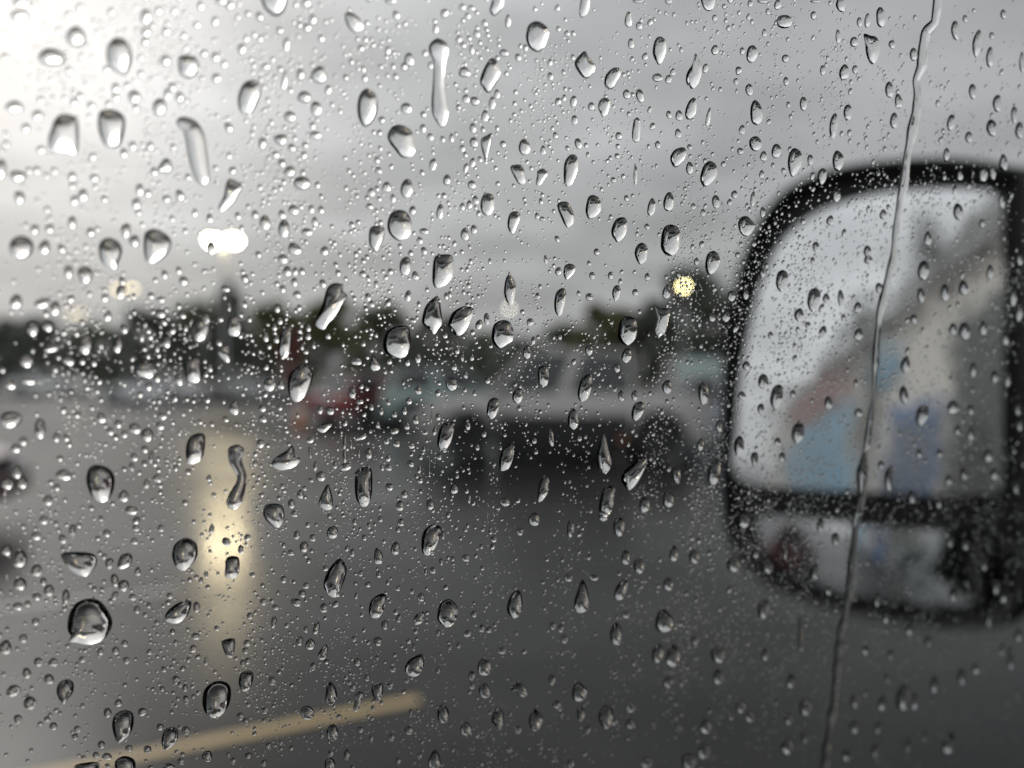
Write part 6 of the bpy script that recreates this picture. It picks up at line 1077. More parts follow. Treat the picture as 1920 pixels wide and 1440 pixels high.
[-4013,-1063,-4036,-1088,-4068,-1079,-4094,-1062,-4103,-1027,-4082,-1000,-4057,-988,-4031,-996,-4015,-1026],
[-5413,-2881,-5445,-2861,-5459,-2830,-5447,-2795,-5424,-2778,-5402,-2770,-5382,-2795,-5377,-2834,-5384,-2867],
[182,751,142,735,117,772,114,814,150,838,190,825,204,784],
[2098,3925,2081,3955,2084,3993,2101,4021,2128,4030,2152,4009,2156,3971,2147,3935,2123,3919],
[-43,-3480,-76,-3495,-112,-3473,-117,-3422,-99,-3380,-70,-3381,-49,-3425],
[-3051,2610,-3028,2633,-3002,2633,-2980,2613,-2982,2572,-2997,2539,-3022,2523,-3047,2537,-3055,2571],
[-3962,3254,-3946,3287,-3919,3301,-3893,3297,-3875,3273,-3877,3241,-3893,3211,-3933,3205,-3958,3225],
[-2447,-2680,-2481,-2678,-2511,-2646,-2511,-2597,-2479,-2577,-2443,-2596,-2430,-2641],
[-5216,-1665,-5251,-1667,-5278,-1644,-5279,-1614,-5263,-1586,-5234,-1580,-5207,-1593,-5184,-1619,-5190,-1651],
[-177,-4350,-186,-4307,-161,-4280,-127,-4276,-103,-4319,-102,-4363,-136,-4378],
[1657,3819,1669,3788,1658,3756,1632,3739,1602,3744,1581,3769,1587,3803,1605,3829,1633,3838],
[-566,-515,-555,-482,-530,-476,-507,-497,-495,-534,-502,-570,-522,-592,-547,-585,-565,-553],
[419,3228,445,3244,471,3233,488,3206,488,3169,470,3141,443,3138,419,3155,414,3192],
[-2295,-3729,-2329,-3726,-2347,-3679,-2340,-3634,-2310,-3612,-2280,-3643,-2274,-3693],
[-2494,-1347,-2511,-1377,-2538,-1375,-2561,-1356,-2568,-1316,-2551,-1280,-2531,-1264,-2512,-1273,-2497,-1304],
[-708,1851,-701,1888,-681,1913,-659,1909,-639,1890,-630,1851,-643,1819,-670,1807,-698,1817],
[-5032,2667,-5001,2674,-4976,2658,-4970,2627,-4986,2596,-5013,2580,-5041,2582,-5057,2608,-5054,2641],
[-799,256,-779,275,-756,273,-737,244,-733,206,-749,178,-777,174,-804,187,-813,222],
[-506,4083,-508,4131,-496,4170,-478,4183,-460,4169,-447,4130,-449,4086,-464,4055,-488,4055],
[-2050,-627,-2037,-598,-2025,-622,-2019,-676,-2021,-743,-2032,-793,-2048,-790,-2060,-756,-2060,-688],
[-846,-2532,-879,-2501,-877,-2458,-844,-2438,-812,-2451,-793,-2491,-806,-2532],
[-1471,-736,-1453,-702,-1418,-689,-1381,-711,-1376,-750,-1399,-780,-1447,-770],
[6731,5034,6749,4996,6726,4966,6686,4964,6653,4996,6652,5034,6690,5049],
[6093,5121,6086,5162,6116,5184,6157,5173,6180,5136,6169,5097,6131,5097],
[-2525,-1817,-2520,-1856,-2534,-1885,-2558,-1901,-2583,-1886,-2589,-1849,-2587,-1810,-2565,-1785,-2542,-1792],
[-1310,1338,-1292,1310,-1286,1275,-1307,1252,-1337,1248,-1363,1267,-1365,1302,-1356,1336,-1334,1349],
[-5196,-1440,-5183,-1411,-5158,-1397,-5132,-1408,-5114,-1435,-5118,-1472,-5142,-1491,-5168,-1492,-5193,-1476],
[-3822,-3872,-3813,-3836,-3791,-3828,-3770,-3848,-3756,-3883,-3759,-3926,-3779,-3944,-3802,-3944,-3820,-3913],
[-2694,3281,-2691,3316,-2668,3339,-2639,3339,-2623,3314,-2620,3280,-2637,3249,-2664,3234,-2686,3251],
[-4757,1725,-4738,1701,-4735,1660,-4748,1625,-4770,1607,-4792,1620,-4803,1653,-4799,1694,-4779,1719],
[-4215,1933,-4188,1941,-4168,1917,-4166,1884,-4176,1852,-4202,1833,-4229,1844,-4239,1874,-4236,1908],
[-2814,3610,-2792,3615,-2774,3590,-2776,3542,-2786,3503,-2805,3478,-2822,3503,-2833,3539,-2831,3585],
[3234,2858,3259,2821,3248,2784,3209,2767,3178,2798,3180,2839,3202,2874],
[2778,3064,2783,3101,2822,3113,2862,3099,2875,3061,2846,3035,2805,3031],
[-4044,3510,-4040,3477,-4058,3449,-4086,3435,-4112,3442,-4128,3468,-4119,3501,-4095,3521,-4068,3526],
[-1405,-554,-1400,-580,-1425,-603,-1463,-616,-1494,-607,-1498,-580,-1490,-551,-1463,-538,-1433,-540],
[-4500,701,-4521,720,-4523,755,-4511,791,-4488,807,-4467,800,-4451,774,-4453,735,-4474,709],
[-2582,3954,-2602,3929,-2635,3919,-2664,3931,-2668,3960,-2655,3991,-2631,4008,-2607,4006,-2586,3985],
[-4700,-4390,-4729,-4378,-4742,-4330,-4729,-4289,-4695,-4286,-4669,-4321,-4673,-4369],
[-3856,-4804,-3889,-4787,-3896,-4741,-3876,-4710,-3842,-4713,-3819,-4751,-3822,-4797],
[-1580,-3948,-1587,-3998,-1622,-3999,-1645,-3963,-1644,-3914,-1618,-3887,-1593,-3899],
[-3187,3461,-3195,3431,-3213,3403,-3242,3402,-3258,3429,-3266,3459,-3249,3487,-3222,3499,-3194,3492],
[-3213,-1999,-3216,-1962,-3206,-1929,-3188,-1913,-3167,-1926,-3152,-1959,-3152,-1996,-3167,-2025,-3194,-2029],
[-3674,-3189,-3671,-3237,-3699,-3259,-3734,-3250,-3746,-3206,-3729,-3169,-3700,-3155],
[-962,-4593,-968,-4636,-979,-4671,-1000,-4668,-1013,-4629,-1016,-4584,-1009,-4540,-991,-4535,-973,-4546],
[-2770,65,-2750,41,-2744,7,-2747,-27,-2775,-37,-2804,-30,-2820,-2,-2808,31,-2792,57],
[-793,2924,-812,2949,-816,2984,-803,3013,-778,3021,-756,3002,-742,2971,-748,2937,-767,2915],
[3581,4934,3530,4932,3501,4940,3507,4958,3536,4977,3585,4988,3626,4983,3646,4969,3630,4950],
[-1149,-5354,-1148,-5302,-1119,-5288,-1094,-5310,-1078,-5359,-1097,-5393,-1128,-5395],
[-1189,-766,-1200,-800,-1243,-809,-1274,-781,-1269,-741,-1244,-716,-1211,-730],
[-889,3310,-866,3305,-851,3284,-848,3250,-868,3224,-900,3220,-924,3237,-929,3264,-916,3295],
[-544,3787,-533,3812,-503,3828,-469,3825,-445,3808,-442,3784,-462,3763,-498,3756,-532,3764],
[-4539,-2463,-4543,-2431,-4542,-2392,-4520,-2364,-4497,-2361,-4475,-2375,-4478,-2413,-4495,-2447,-4519,-2471],
[-4172,2081,-4149,2076,-4136,2047,-4134,2010,-4150,1980,-4174,1975,-4196,1989,-4203,2025,-4192,2060],
[-3974,-293,-3944,-311,-3949,-338,-3968,-357,-3996,-368,-4022,-351,-4035,-325,-4038,-296,-4008,-284],
[-4018,-392,-3993,-407,-3975,-431,-3982,-462,-4009,-476,-4036,-476,-4056,-453,-4059,-423,-4050,-394],
[-691,2241,-665,2234,-648,2210,-638,2176,-654,2150,-679,2144,-705,2155,-716,2189,-710,2221],
[-1159,4083,-1175,4052,-1201,4035,-1223,4045,-1236,4071,-1232,4105,-1209,4126,-1181,4129,-1158,4115],
[-1914,-2165,-1920,-2128,-1910,-2096,-1886,-2082,-1862,-2099,-1853,-2132,-1858,-2166,-1875,-2192,-1897,-2189],
[-3507,-1744,-3527,-1738,-3532,-1698,-3525,-1654,-3508,-1622,-3489,-1627,-3478,-1653,-3473,-1694,-3486,-1735],
[-5216,-3972,-5194,-3943,-5163,-3944,-5142,-3983,-5150,-4025,-5181,-4041,-5213,-4017],
[-1668,-4780,-1696,-4748,-1707,-4705,-1676,-4688,-1640,-4703,-1618,-4742,-1635,-4774],
[-4088,-753,-4092,-803,-4105,-854,-4123,-859,-4136,-839,-4140,-794,-4128,-745,-4112,-713,-4095,-715],
[-4485,-3780,-4474,-3830,-4501,-3855,-4536,-3846,-4554,-3807,-4535,-3767,-4510,-3754],
[-2961,-2698,-2961,-2653,-2932,-2636,-2898,-2651,-2887,-2693,-2904,-2729,-2936,-2732],
[-2406,-1906,-2399,-1860,-2370,-1844,-2342,-1860,-2332,-1904,-2347,-1941,-2383,-1940],
[-1376,-288,-1358,-266,-1333,-272,-1318,-302,-1314,-338,-1329,-367,-1353,-374,-1372,-354,-1383,-321],
[-3442,3117,-3471,3106,-3498,3117,-3503,3145,-3495,3171,-3470,3191,-3437,3189,-3420,3168,-3421,3140],
[-1241,-3905,-1266,-3925,-1303,-3912,-1320,-3871,-1305,-3835,-1270,-3839,-1237,-3865],
[-2985,-341,-2952,-337,-2926,-364,-2924,-405,-2954,-427,-2991,-412,-3008,-376],
[113,2854,127,2823,126,2785,104,2766,78,2765,62,2792,64,2828,76,2863,96,2871],
[-812,-5262,-791,-5295,-785,-5347,-805,-5378,-839,-5367,-851,-5319,-836,-5279],
[-1516,-868,-1493,-861,-1477,-877,-1473,-911,-1485,-948,-1510,-963,-1533,-956,-1546,-931,-1538,-895],
[-2304,-290,-2316,-323,-2336,-343,-2357,-334,-2371,-306,-2372,-270,-2357,-244,-2332,-239,-2309,-255],
[-2486,-647,-2462,-622,-2428,-616,-2399,-620,-2392,-645,-2406,-671,-2430,-690,-2462,-691,-2481,-672],
[956,1357,921,1349,894,1375,887,1413,912,1439,952,1433,966,1396],
[1021,3108,1059,3120,1091,3097,1090,3057,1063,3032,1031,3037,1010,3070],
[-3912,2891,-3932,2909,-3937,2945,-3927,2982,-3911,3003,-3893,2997,-3877,2968,-3871,2928,-3887,2899],
[-1535,-1018,-1511,-991,-1477,-1007,-1458,-1042,-1470,-1079,-1510,-1080,-1541,-1055],
[-3464,3831,-3483,3848,-3468,3870,-3437,3885,-3403,3886,-3374,3874,-3365,3851,-3388,3833,-3426,3824],
[-2975,524,-2981,559,-2975,596,-2956,612,-2935,603,-2920,573,-2918,536,-2931,507,-2955,503],
[-4503,-3069,-4487,-3108,-4495,-3152,-4527,-3163,-4554,-3134,-4557,-3090,-4532,-3061],
[-1313,1800,-1298,1823,-1269,1835,-1239,1835,-1211,1819,-1210,1795,-1226,1775,-1265,1767,-1297,1780],
[-3084,-4378,-3123,-4370,-3147,-4336,-3138,-4296,-3113,-4273,-3087,-4291,-3076,-4336],
[-763,2646,-741,2652,-725,2633,-719,2597,-734,2561,-754,2544,-773,2549,-786,2577,-780,2617],
[-460,-1505,-456,-1464,-440,-1452,-422,-1463,-406,-1501,-406,-1547,-416,-1578,-433,-1578,-450,-1551],
[-4164,-1036,-4147,-1044,-4134,-1070,-4134,-1110,-4148,-1138,-4171,-1150,-4193,-1132,-4194,-1094,-4183,-1057],
[-2673,-2373,-2661,-2419,-2672,-2457,-2704,-2463,-2730,-2433,-2726,-2387,-2702,-2363],
[-4450,-4411,-4419,-4401,-4384,-4420,-4382,-4464,-4403,-4495,-4431,-4485,-4457,-4454],
[-3764,2968,-3760,2934,-3770,2905,-3793,2884,-3819,2894,-3830,2921,-3826,2956,-3806,2980,-3786,2980],
[-1845,2201,-1843,2169,-1859,2141,-1889,2141,-1913,2155,-1918,2184,-1900,2213,-1878,2230,-1857,2227],
[-4282,-2095,-4265,-2084,-4251,-2110,-4243,-2145,-4245,-2183,-4269,-2196,-4292,-2183,-4309,-2157,-4299,-2120],
[-3142,-3216,-3129,-3183,-3094,-3180,-3064,-3209,-3064,-3247,-3092,-3266,-3126,-3254],
[244,605,257,573,253,535,239,509,217,500,199,528,196,565,205,598,224,610],
[-1268,-531,-1288,-561,-1325,-556,-1339,-514,-1328,-473,-1303,-463,-1278,-487],
[-5262,-546,-5261,-580,-5281,-604,-5305,-604,-5326,-590,-5333,-558,-5320,-529,-5298,-514,-5275,-520],
[-5304,-2683,-5324,-2648,-5318,-2607,-5288,-2592,-5258,-2612,-5250,-2653,-5274,-2682],
[2423,2308,2447,2275,2443,2238,2404,2226,2374,2251,2371,2288,2391,2317],
[-2607,-1521,-2578,-1529,-2554,-1561,-2557,-1601,-2596,-1607,-2628,-1587,-2630,-1549],
[1110,4345,1148,4349,1173,4325,1176,4287,1146,4265,1113,4277,1096,4310],
[-2567,3865,-2544,3864,-2525,3848,-2519,3816,-2534,3785,-2555,3771,-2577,3778,-2587,3807,-2586,3841],
[-4019,60,-4044,51,-4067,66,-4075,97,-4062,128,-4042,146,-4021,146,-4007,118,-4005,85],
[-564,3349,-560,3384,-541,3405,-520,3401,-503,3378,-499,3343,-511,3315,-534,3306,-556,3318],
[-2843,1856,-2845,1888,-2833,1916,-2811,1929,-2790,1916,-2775,1891,-2775,1859,-2797,1840,-2823,1839],
[1566,3022,1572,3060,1605,3074,1633,3049,1641,3009,1619,2983,1589,2989],
[-4991,-580,-5011,-581,-5026,-558,-5027,-523,-5016,-490,-4992,-478,-4973,-494,-4965,-524,-4972,-558],
[-3433,3336,-3447,3309,-3476,3299,-3499,3312,-3509,3338,-3496,3368,-3478,3388,-3457,3385,-3438,3365],
[-1279,-168,-1260,-206,-1282,-237,-1313,-243,-1337,-213,-1334,-174,-1309,-153],
[-2357,-1029,-2376,-1038,-2390,-1017,-2393,-976,-2383,-935,-2367,-914,-2351,-914,-2342,-948,-2345,-993],
[-3222,-4877,-3230,-4920,-3257,-4928,-3281,-4900,-3282,-4854,-3262,-4824,-3235,-4834],
[2870,4534,2900,4526,2927,4498,2926,4460,2896,4440,2861,4457,2860,4496],
[-4364,-2427,-4335,-2411,-4301,-2435,-4293,-2471,-4318,-2497,-4350,-2491,-4373,-2461],
[-1629,-372,-1647,-350,-1657,-316,-1654,-279,-1637,-260,-1616,-266,-1601,-294,-1600,-331,-1611,-359],
[-763,2179,-743,2187,-724,2168,-715,2135,-724,2106,-742,2087,-767,2091,-779,2121,-777,2155],
[-1748,4141,-1723,4127,-1731,4106,-1761,4091,-1799,4084,-1827,4094,-1837,4112,-1815,4131,-1783,4141],
[-1561,-2506,-1574,-2463,-1564,-2424,-1540,-2415,-1516,-2446,-1509,-2493,-1531,-2518],
[-4448,-3269,-4450,-3229,-4423,-3210,-4392,-3224,-4377,-3262,-4397,-3294,-4426,-3301],
[-2611,-2031,-2587,-2058,-2579,-2096,-2615,-2107,-2653,-2097,-2661,-2062,-2643,-2032],
[-2593,1034,-2605,1002,-2649,1000,-2675,1023,-2665,1057,-2637,1076,-2605,1068],
[-2570,3754,-2575,3725,-2593,3700,-2619,3696,-2639,3711,-2650,3735,-2639,3762,-2614,3775,-2588,3774],
[1150,4585,1143,4568,1117,4550,1073,4542,1036,4544,1018,4556,1024,4573,1073,4588,1121,4592],
[-4382,2969,-4363,2991,-4341,2995,-4324,2976,-4321,2944,-4332,2914,-4356,2904,-4378,2909,-4390,2936],
[-4934,1571,-4956,1551,-4983,1556,-4999,1577,-5000,1606,-4980,1626,-4957,1638,-4934,1628,-4929,1599],
[-2419,-2567,-2454,-2559,-2472,-2526,-2459,-2495,-2427,-2483,-2398,-2510,-2393,-2546],
[-4303,612,-4316,585,-4337,573,-4359,584,-4371,611,-4367,644,-4348,664,-4326,663,-4308,644],
[-3380,3817,-3379,3844,-3356,3862,-3325,3869,-3304,3854,-3302,3827,-3320,3803,-3343,3789,-3366,3796],
[-2635,1150,-2651,1124,-2676,1129,-2692,1149,-2699,1180,-2683,1208,-2664,1217,-2645,1211,-2631,1182],
[-983,-604,-977,-567,-963,-538,-944,-533,-931,-559,-928,-596,-938,-630,-956,-646,-974,-637],
[-4909,-4067,-4913,-4107,-4943,-4119,-4973,-4095,-4976,-4055,-4954,-4029,-4928,-4032],
[-1523,-4938,-1536,-4892,-1526,-4849,-1503,-4837,-1481,-4865,-1479,-4914,-1496,-4944],
[-4539,-493,-4529,-455,-4501,-439,-4474,-449,-4462,-487,-4479,-518,-4514,-519],
[-4557,-1605,-4537,-1636,-4537,-1678,-4565,-1695,-4592,-1680,-4604,-1643,-4587,-1607],
[-5100,1618,-5077,1623,-5056,1610,-5055,1579,-5067,1550,-5088,1533,-5109,1537,-5120,1562,-5118,1594],
[-4448,-434,-4457,-399,-4444,-363,-4409,-361,-4388,-389,-4390,-427,-4418,-447],
[-4395,-3035,-4402,-3074,-4437,-3076,-4462,-3049,-4460,-3011,-4437,-2987,-4410,-2998],
[-2445,1791,-2471,1782,-2494,1795,-2502,1823,-2492,1852,-2477,1880,-2457,1874,-2445,1851,-2436,1822],
[-3821,-3768,-3828,-3722,-3815,-3681,-3791,-3672,-3774,-3708,-3770,-3758,-3794,-3777],
[-3099,-2813,-3066,-2814,-3041,-2842,-3046,-2882,-3069,-2903,-3097,-2890,-3108,-2850],
[-4593,1619,-4576,1600,-4574,1574,-4591,1553,-4619,1542,-4643,1554,-4648,1579,-4638,1604,-4618,1625],
[-843,2484,-851,2509,-852,2548,-834,2576,-815,2587,-797,2577,-798,2539,-809,2503,-827,2473],
[-4307,-2573,-4279,-2574,-4262,-2608,-4266,-2653,-4291,-2669,-4315,-2648,-4324,-2606],
[-651,-4045,-675,-4022,-680,-3977,-663,-3945,-637,-3949,-620,-3988,-627,-4031],
[-4007,-1675,-4040,-1678,-4062,-1650,-4057,-1611,-4034,-1589,-4007,-1602,-3994,-1640],
[-4243,-1631,-4270,-1653,-4304,-1640,-4317,-1608,-4299,-1577,-4271,-1565,-4249,-1594],
[1522,4652,1525,4623,1499,4598,1459,4597,1436,4620,1444,4647,1481,4662],
[-4247,-813,-4282,-823,-4311,-804,-4307,-764,-4288,-733,-4264,-742,-4245,-773],
[-3089,-3342,-3109,-3369,-3140,-3360,-3154,-3323,-3144,-3284,-3117,-3280,-3093,-3300],
[-3112,-3428,-3084,-3427,-3061,-3456,-3065,-3496,-3087,-3518,-3116,-3503,-3125,-3461],
[-4670,-3148,-4701,-3137,-4707,-3093,-4688,-3061,-4667,-3048,-4650,-3085,-4645,-3129],
[-1542,-653,-1514,-667,-1507,-708,-1527,-736,-1559,-738,-1577,-703,-1568,-667],
[-2370,3130,-2390,3129,-2406,3149,-2407,3181,-2397,3209,-2376,3220,-2355,3214,-2344,3186,-2354,3155],
[-988,-961,-977,-1061,-973,-1144,-975,-1191,-986,-1150,-997,-1068,-1004,-971,-1005,-904,-998,-914],
[-753,-2397,-764,-2345,-749,-2317,-723,-2332,-705,-2378,-712,-2418,-729,-2430],
[-3169,-3449,-3147,-3443,-3125,-3467,-3120,-3512,-3137,-3541,-3169,-3528,-3181,-3489],
[-922,-363,-897,-383,-892,-423,-910,-453,-941,-451,-954,-414,-948,-375],
[-1932,1329,-1906,1324,-1889,1290,-1903,1259,-1937,1253,-1965,1274,-1959,1311],
[-2747,2598,-2718,2604,-2695,2581,-2689,2549,-2722,2527,-2757,2536,-2766,2567],
[-1284,3975,-1269,3965,-1257,3938,-1256,3903,-1270,3876,-1291,3871,-1307,3892,-1310,3928,-1300,3960],
[2240,2379,2268,2365,2286,2334,2272,2307,2231,2299,2209,2327,2216,2358],
[-3950,947,-3947,926,-3966,908,-3997,903,-4026,912,-4036,932,-4024,952,-4000,965,-3970,963],
[-5146,2520,-5127,2540,-5100,2545,-5081,2528,-5080,2503,-5093,2479,-5115,2462,-5136,2470,-5147,2492],
[2565,3858,2549,3891,2569,3916,2604,3923,2622,3893,2618,3858,2593,3840],
[1699,3841,1667,3832,1639,3854,1644,3893,1662,3916,1688,3909,1708,3874],
[-4721,1856,-4738,1837,-4760,1843,-4772,1866,-4773,1894,-4756,1916,-4731,1921,-4708,1910,-4709,1880],
[-3923,3550,-3899,3553,-3880,3540,-3873,3515,-3884,3488,-3907,3475,-3932,3477,-3945,3500,-3937,3526],
[-2124,-938,-2115,-970,-2119,-1009,-2138,-1024,-2157,-1019,-2169,-994,-2165,-957,-2150,-929,-2135,-917],
[1579,2064,1610,2080,1641,2063,1651,2032,1634,2003,1602,2010,1575,2030],
[-2832,587,-2818,572,-2810,541,-2812,505,-2832,491,-2853,495,-2866,519,-2863,554,-2848,580],
[-2808,852,-2831,829,-2857,839,-2867,877,-2854,910,-2823,919,-2803,891],
[-4344,-546,-4372,-558,-4398,-539,-4397,-498,-4375,-473,-4346,-478,-4332,-510],
[299,1518,283,1504,263,1522,252,1555,251,1590,261,1616,278,1608,294,1583,304,1548],
[2622,4815,2651,4795,2647,4761,2625,4739,2592,4748,2578,4779,2587,4810],
[-421,-3655,-414,-3616,-396,-3602,-372,-3625,-358,-3669,-372,-3699,-403,-3691],
[-1315,1739,-1283,1728,-1265,1700,-1278,1667,-1309,1657,-1335,1677,-1333,1710],
[-1293,-2732,-1319,-2706,-1308,-2664,-1286,-2646,-1265,-2656,-1253,-2696,-1264,-2731],
[-4761,2139,-4742,2143,-4726,2131,-4719,2104,-4726,2078,-4749,2063,-4776,2067,-4787,2090,-4780,2118],
[-1233,2850,-1225,2814,-1245,2787,-1274,2786,-1295,2815,-1290,2850,-1261,2862],
[-854,3955,-833,3980,-806,3968,-790,3938,-799,3905,-835,3899,-859,3920],
[-412,-803,-394,-774,-373,-782,-353,-815,-355,-856,-383,-867,-408,-844],
[-696,-3372,-671,-3389,-667,-3431,-680,-3464,-706,-3465,-722,-3428,-719,-3388],
[-4331,-1756,-4311,-1732,-4285,-1732,-4267,-1765,-4269,-1799,-4303,-1806,-4334,-1791],
[-3075,1818,-3108,1831,-3115,1863,-3098,1894,-3072,1903,-3052,1878,-3049,1843],
[-3451,3706,-3444,3679,-3448,3647,-3464,3622,-3483,3619,-3497,3636,-3499,3669,-3488,3700,-3469,3711],
[-4184,488,-4196,516,-4195,554,-4187,589,-4172,607,-4158,595,-4150,561,-4155,525,-4166,498],
[-4602,2093,-4599,2115,-4579,2134,-4548,2135,-4529,2123,-4520,2103,-4537,2082,-4562,2072,-4589,2074],
[-3927,1219,-3924,1188,-3937,1159,-3956,1154,-3972,1161,-3982,1188,-3979,1219,-3964,1242,-3942,1236],
[-2447,-3135,-2435,-3096,-2413,-3084,-2392,-3099,-2387,-3141,-2398,-3176,-2429,-3166],
[-643,99,-642,144,-624,172,-603,160,-590,121,-594,79,-621,76],
[-2981,3350,-2965,3340,-2961,3319,-2982,3296,-3011,3287,-3039,3285,-3051,3301,-3038,3323,-3012,3343],
[-3915,-2466,-3919,-2503,-3941,-2522,-3969,-2517,-3982,-2482,-3974,-2449,-3943,-2448],
[-1122,-1135,-1134,-1116,-1134,-1082,-1123,-1046,-1106,-1023,-1093,-1031,-1088,-1062,-1089,-1102,-1104,-1130],
[-1782,-2469,-1800,-2438,-1791,-2404,-1765,-2388,-1744,-2401,-1739,-2438,-1750,-2472],
[-2762,1061,-2788,1046,-2808,1067,-2817,1104,-2795,1131,-2766,1125,-2750,1096],
[-2556,1300,-2564,1262,-2593,1250,-2618,1266,-2618,1301,-2599,1332,-2573,1328],
[-2756,-2810,-2787,-2813,-2817,-2783,-2816,-2754,-2791,-2741,-2759,-2760,-2737,-2791],
[-1011,-3642,-1027,-3630,-1036,-3593,-1032,-3554,-1025,-3522,-1012,-3530,-1001,-3561,-991,-3600,-993,-3641],
[-4241,2406,-4256,2426,-4246,2455,-4229,2473,-4207,2478,-4194,2456,-4193,2429,-4202,2401,-4224,2393],
[-851,3808,-841,3779,-840,3745,-852,3724,-869,3728,-885,3747,-893,3779,-886,3807,-870,3823],
[-4282,-914,-4295,-941,-4314,-932,-4328,-913,-4333,-880,-4323,-849,-4307,-839,-4291,-848,-4284,-880],
[-1480,-325,-1454,-320,-1439,-350,-1436,-386,-1461,-404,-1490,-390,-1498,-356],
[-1844,2392,-1845,2423,-1828,2452,-1802,2456,-1782,2431,-1776,2399,-1809,2383],
[-1593,-1713,-1586,-1680,-1558,-1669,-1534,-1694,-1532,-1730,-1551,-1754,-1576,-1748],
[-583,342,-574,378,-559,397,-538,367,-527,324,-543,297,-573,300],
[-1708,-1832,-1728,-1801,-1725,-1761,-1703,-1745,-1678,-1763,-1673,-1804,-1685,-1839],
[-2444,-735,-2430,-750,-2417,-790,-2415,-836,-2417,-873,-2428,-877,-2442,-840,-2453,-795,-2455,-751],
[-746,-1942,-727,-1953,-712,-1997,-718,-2040,-737,-2058,-755,-2022,-759,-1975],
[-1673,-446,-1649,-450,-1634,-487,-1635,-525,-1661,-534,-1686,-514,-1688,-474],
[-1651,2177,-1633,2183,-1617,2169,-1607,2141,-1613,2111,-1628,2091,-1647,2096,-1658,2120,-1663,2151],
[-3375,1100,-3340,1094,-3322,1071,-3336,1043,-3367,1039,-3397,1051,-3403,1081],
[-708,338,-700,376,-680,388,-659,361,-657,320,-668,285,-694,302],
[-2540,1950,-2532,1983,-2507,1999,-2483,1986,-2481,1950,-2498,1919,-2528,1919],
[-2382,1930,-2410,1915,-2435,1932,-2436,1966,-2419,1995,-2393,1994,-2377,1965],
[-1852,-1758,-1875,-1770,-1898,-1749,-1904,-1709,-1891,-1679,-1867,-1683,-1851,-1718],
[1019,2567,1034,2594,1065,2595,1091,2576,1088,2543,1061,2529,1031,2537],
[-1786,979,-1779,945,-1797,919,-1827,924,-1843,954,-1832,986,-1809,1000],
[-2197,-2353,-2230,-2349,-2239,-2318,-2229,-2288,-2202,-2283,-2177,-2304,-2170,-2334],
[-1044,2836,-1037,2867,-1025,2885,-1009,2882,-996,2860,-992,2828,-999,2800,-1019,2792,-1036,2807],
[-1777,-1940,-1767,-1907,-1738,-1911,-1716,-1936,-1721,-1974,-1743,-1987,-1766,-1976],
[2920,4702,2888,4695,2861,4713,2860,4747,2879,4767,2906,4762,2924,4732],
[-1851,2023,-1875,2001,-1913,2004,-1929,2027,-1914,2055,-1886,2064,-1859,2051],
[-3947,1981,-3914,1988,-3891,1968,-3896,1937,-3924,1921,-3952,1928,-3964,1956],
[-1555,-1015,-1550,-1054,-1568,-1079,-1589,-1068,-1607,-1037,-1598,-1000,-1574,-987],
[-4524,903,-4539,932,-4528,966,-4503,979,-4481,966,-4476,933,-4495,905],
[-3944,3672,-3960,3653,-3980,3646,-4000,3656,-4003,3682,-3996,3708,-3976,3723,-3957,3717,-3943,3699],
[-2860,2466,-2885,2447,-2911,2459,-2925,2485,-2910,2514,-2878,2514,-2852,2498],
[-2573,2520,-2579,2485,-2600,2464,-2626,2472,-2634,2505,-2622,2536,-2593,2542],
[2173,4528,2149,4509,2121,4515,2109,4547,2124,4576,2148,4582,2171,4564],
[-2684,1260,-2686,1298,-2667,1328,-2643,1326,-2629,1298,-2639,1262,-2662,1244],
[-5343,-2450,-5370,-2443,-5383,-2411,-5368,-2378,-5347,-2367,-5328,-2389,-5323,-2426],
[-1720,-250,-1721,-287,-1741,-309,-1766,-301,-1776,-268,-1764,-234,-1739,-227],
[-1034,4195,-1008,4210,-980,4201,-973,4171,-991,4147,-1022,4143,-1043,4163],
[-3525,163,-3545,185,-3545,224,-3528,247,-3506,244,-3494,208,-3499,170],
[-946,-2531,-952,-2483,-942,-2442,-922,-2443,-909,-2478,-915,-2526,-930,-2550],
[-1285,760,-1313,747,-1351,757,-1360,782,-1343,803,-1308,803,-1281,785],
[-5014,2350,-4994,2359,-4976,2348,-4965,2330,-4969,2308,-4993,2294,-5020,2296,-5039,2308,-5031,2332],
[-4034,2450,-4047,2419,-4080,2414,-4099,2435,-4091,2467,-4068,2487,-4047,2480],
[-3054,-2284,-3024,-2292,-3016,-2321,-3035,-2345,-3062,-2347,-3087,-2329,-3084,-2299],
[-4049,390,-4055,419,-4052,450,-4039,473,-4021,472,-4010,450,-4010,418,-4020,390,-4035,377],
[-3462,-3002,-3476,-2970,-3465,-2941,-3437,-2941,-3414,-2961,-3415,-2994,-3437,-3012],
[-1781,3593,-1797,3603,-1808,3625,-1805,3654,-1791,3673,-1771,3677,-1757,3659,-1756,3630,-1764,3602],
[-911,2721,-915,2754,-893,2775,-865,2771,-854,2741,-865,2710,-890,2701],
[-3505,-1089,-3528,-1108,-3555,-1095,-3556,-1058,-3542,-1029,-3522,-1023,-3506,-1054],
[-942,4160,-942,4186,-922,4210,-893,4208,-869,4192,-874,4165,-911,4152],
[-1919,-204,-1906,-178,-1880,-171,-1852,-184,-1844,-209,-1878,-230,-1912,-228],
[-1571,-183,-1553,-163,-1534,-175,-1523,-211,-1530,-244,-1559,-249,-1575,-219],
[13,-2907,-10,-2913,-29,-2886,-32,-2845,-16,-2821,4,-2830,15,-2869],
[-964,1058,-963,1093,-946,1118,-923,1106,-912,1074,-921,1041,-946,1032],
[-2453,3692,-2438,3667,-2442,3635,-2470,3619,-2493,3635,-2495,3666,-2477,3694],
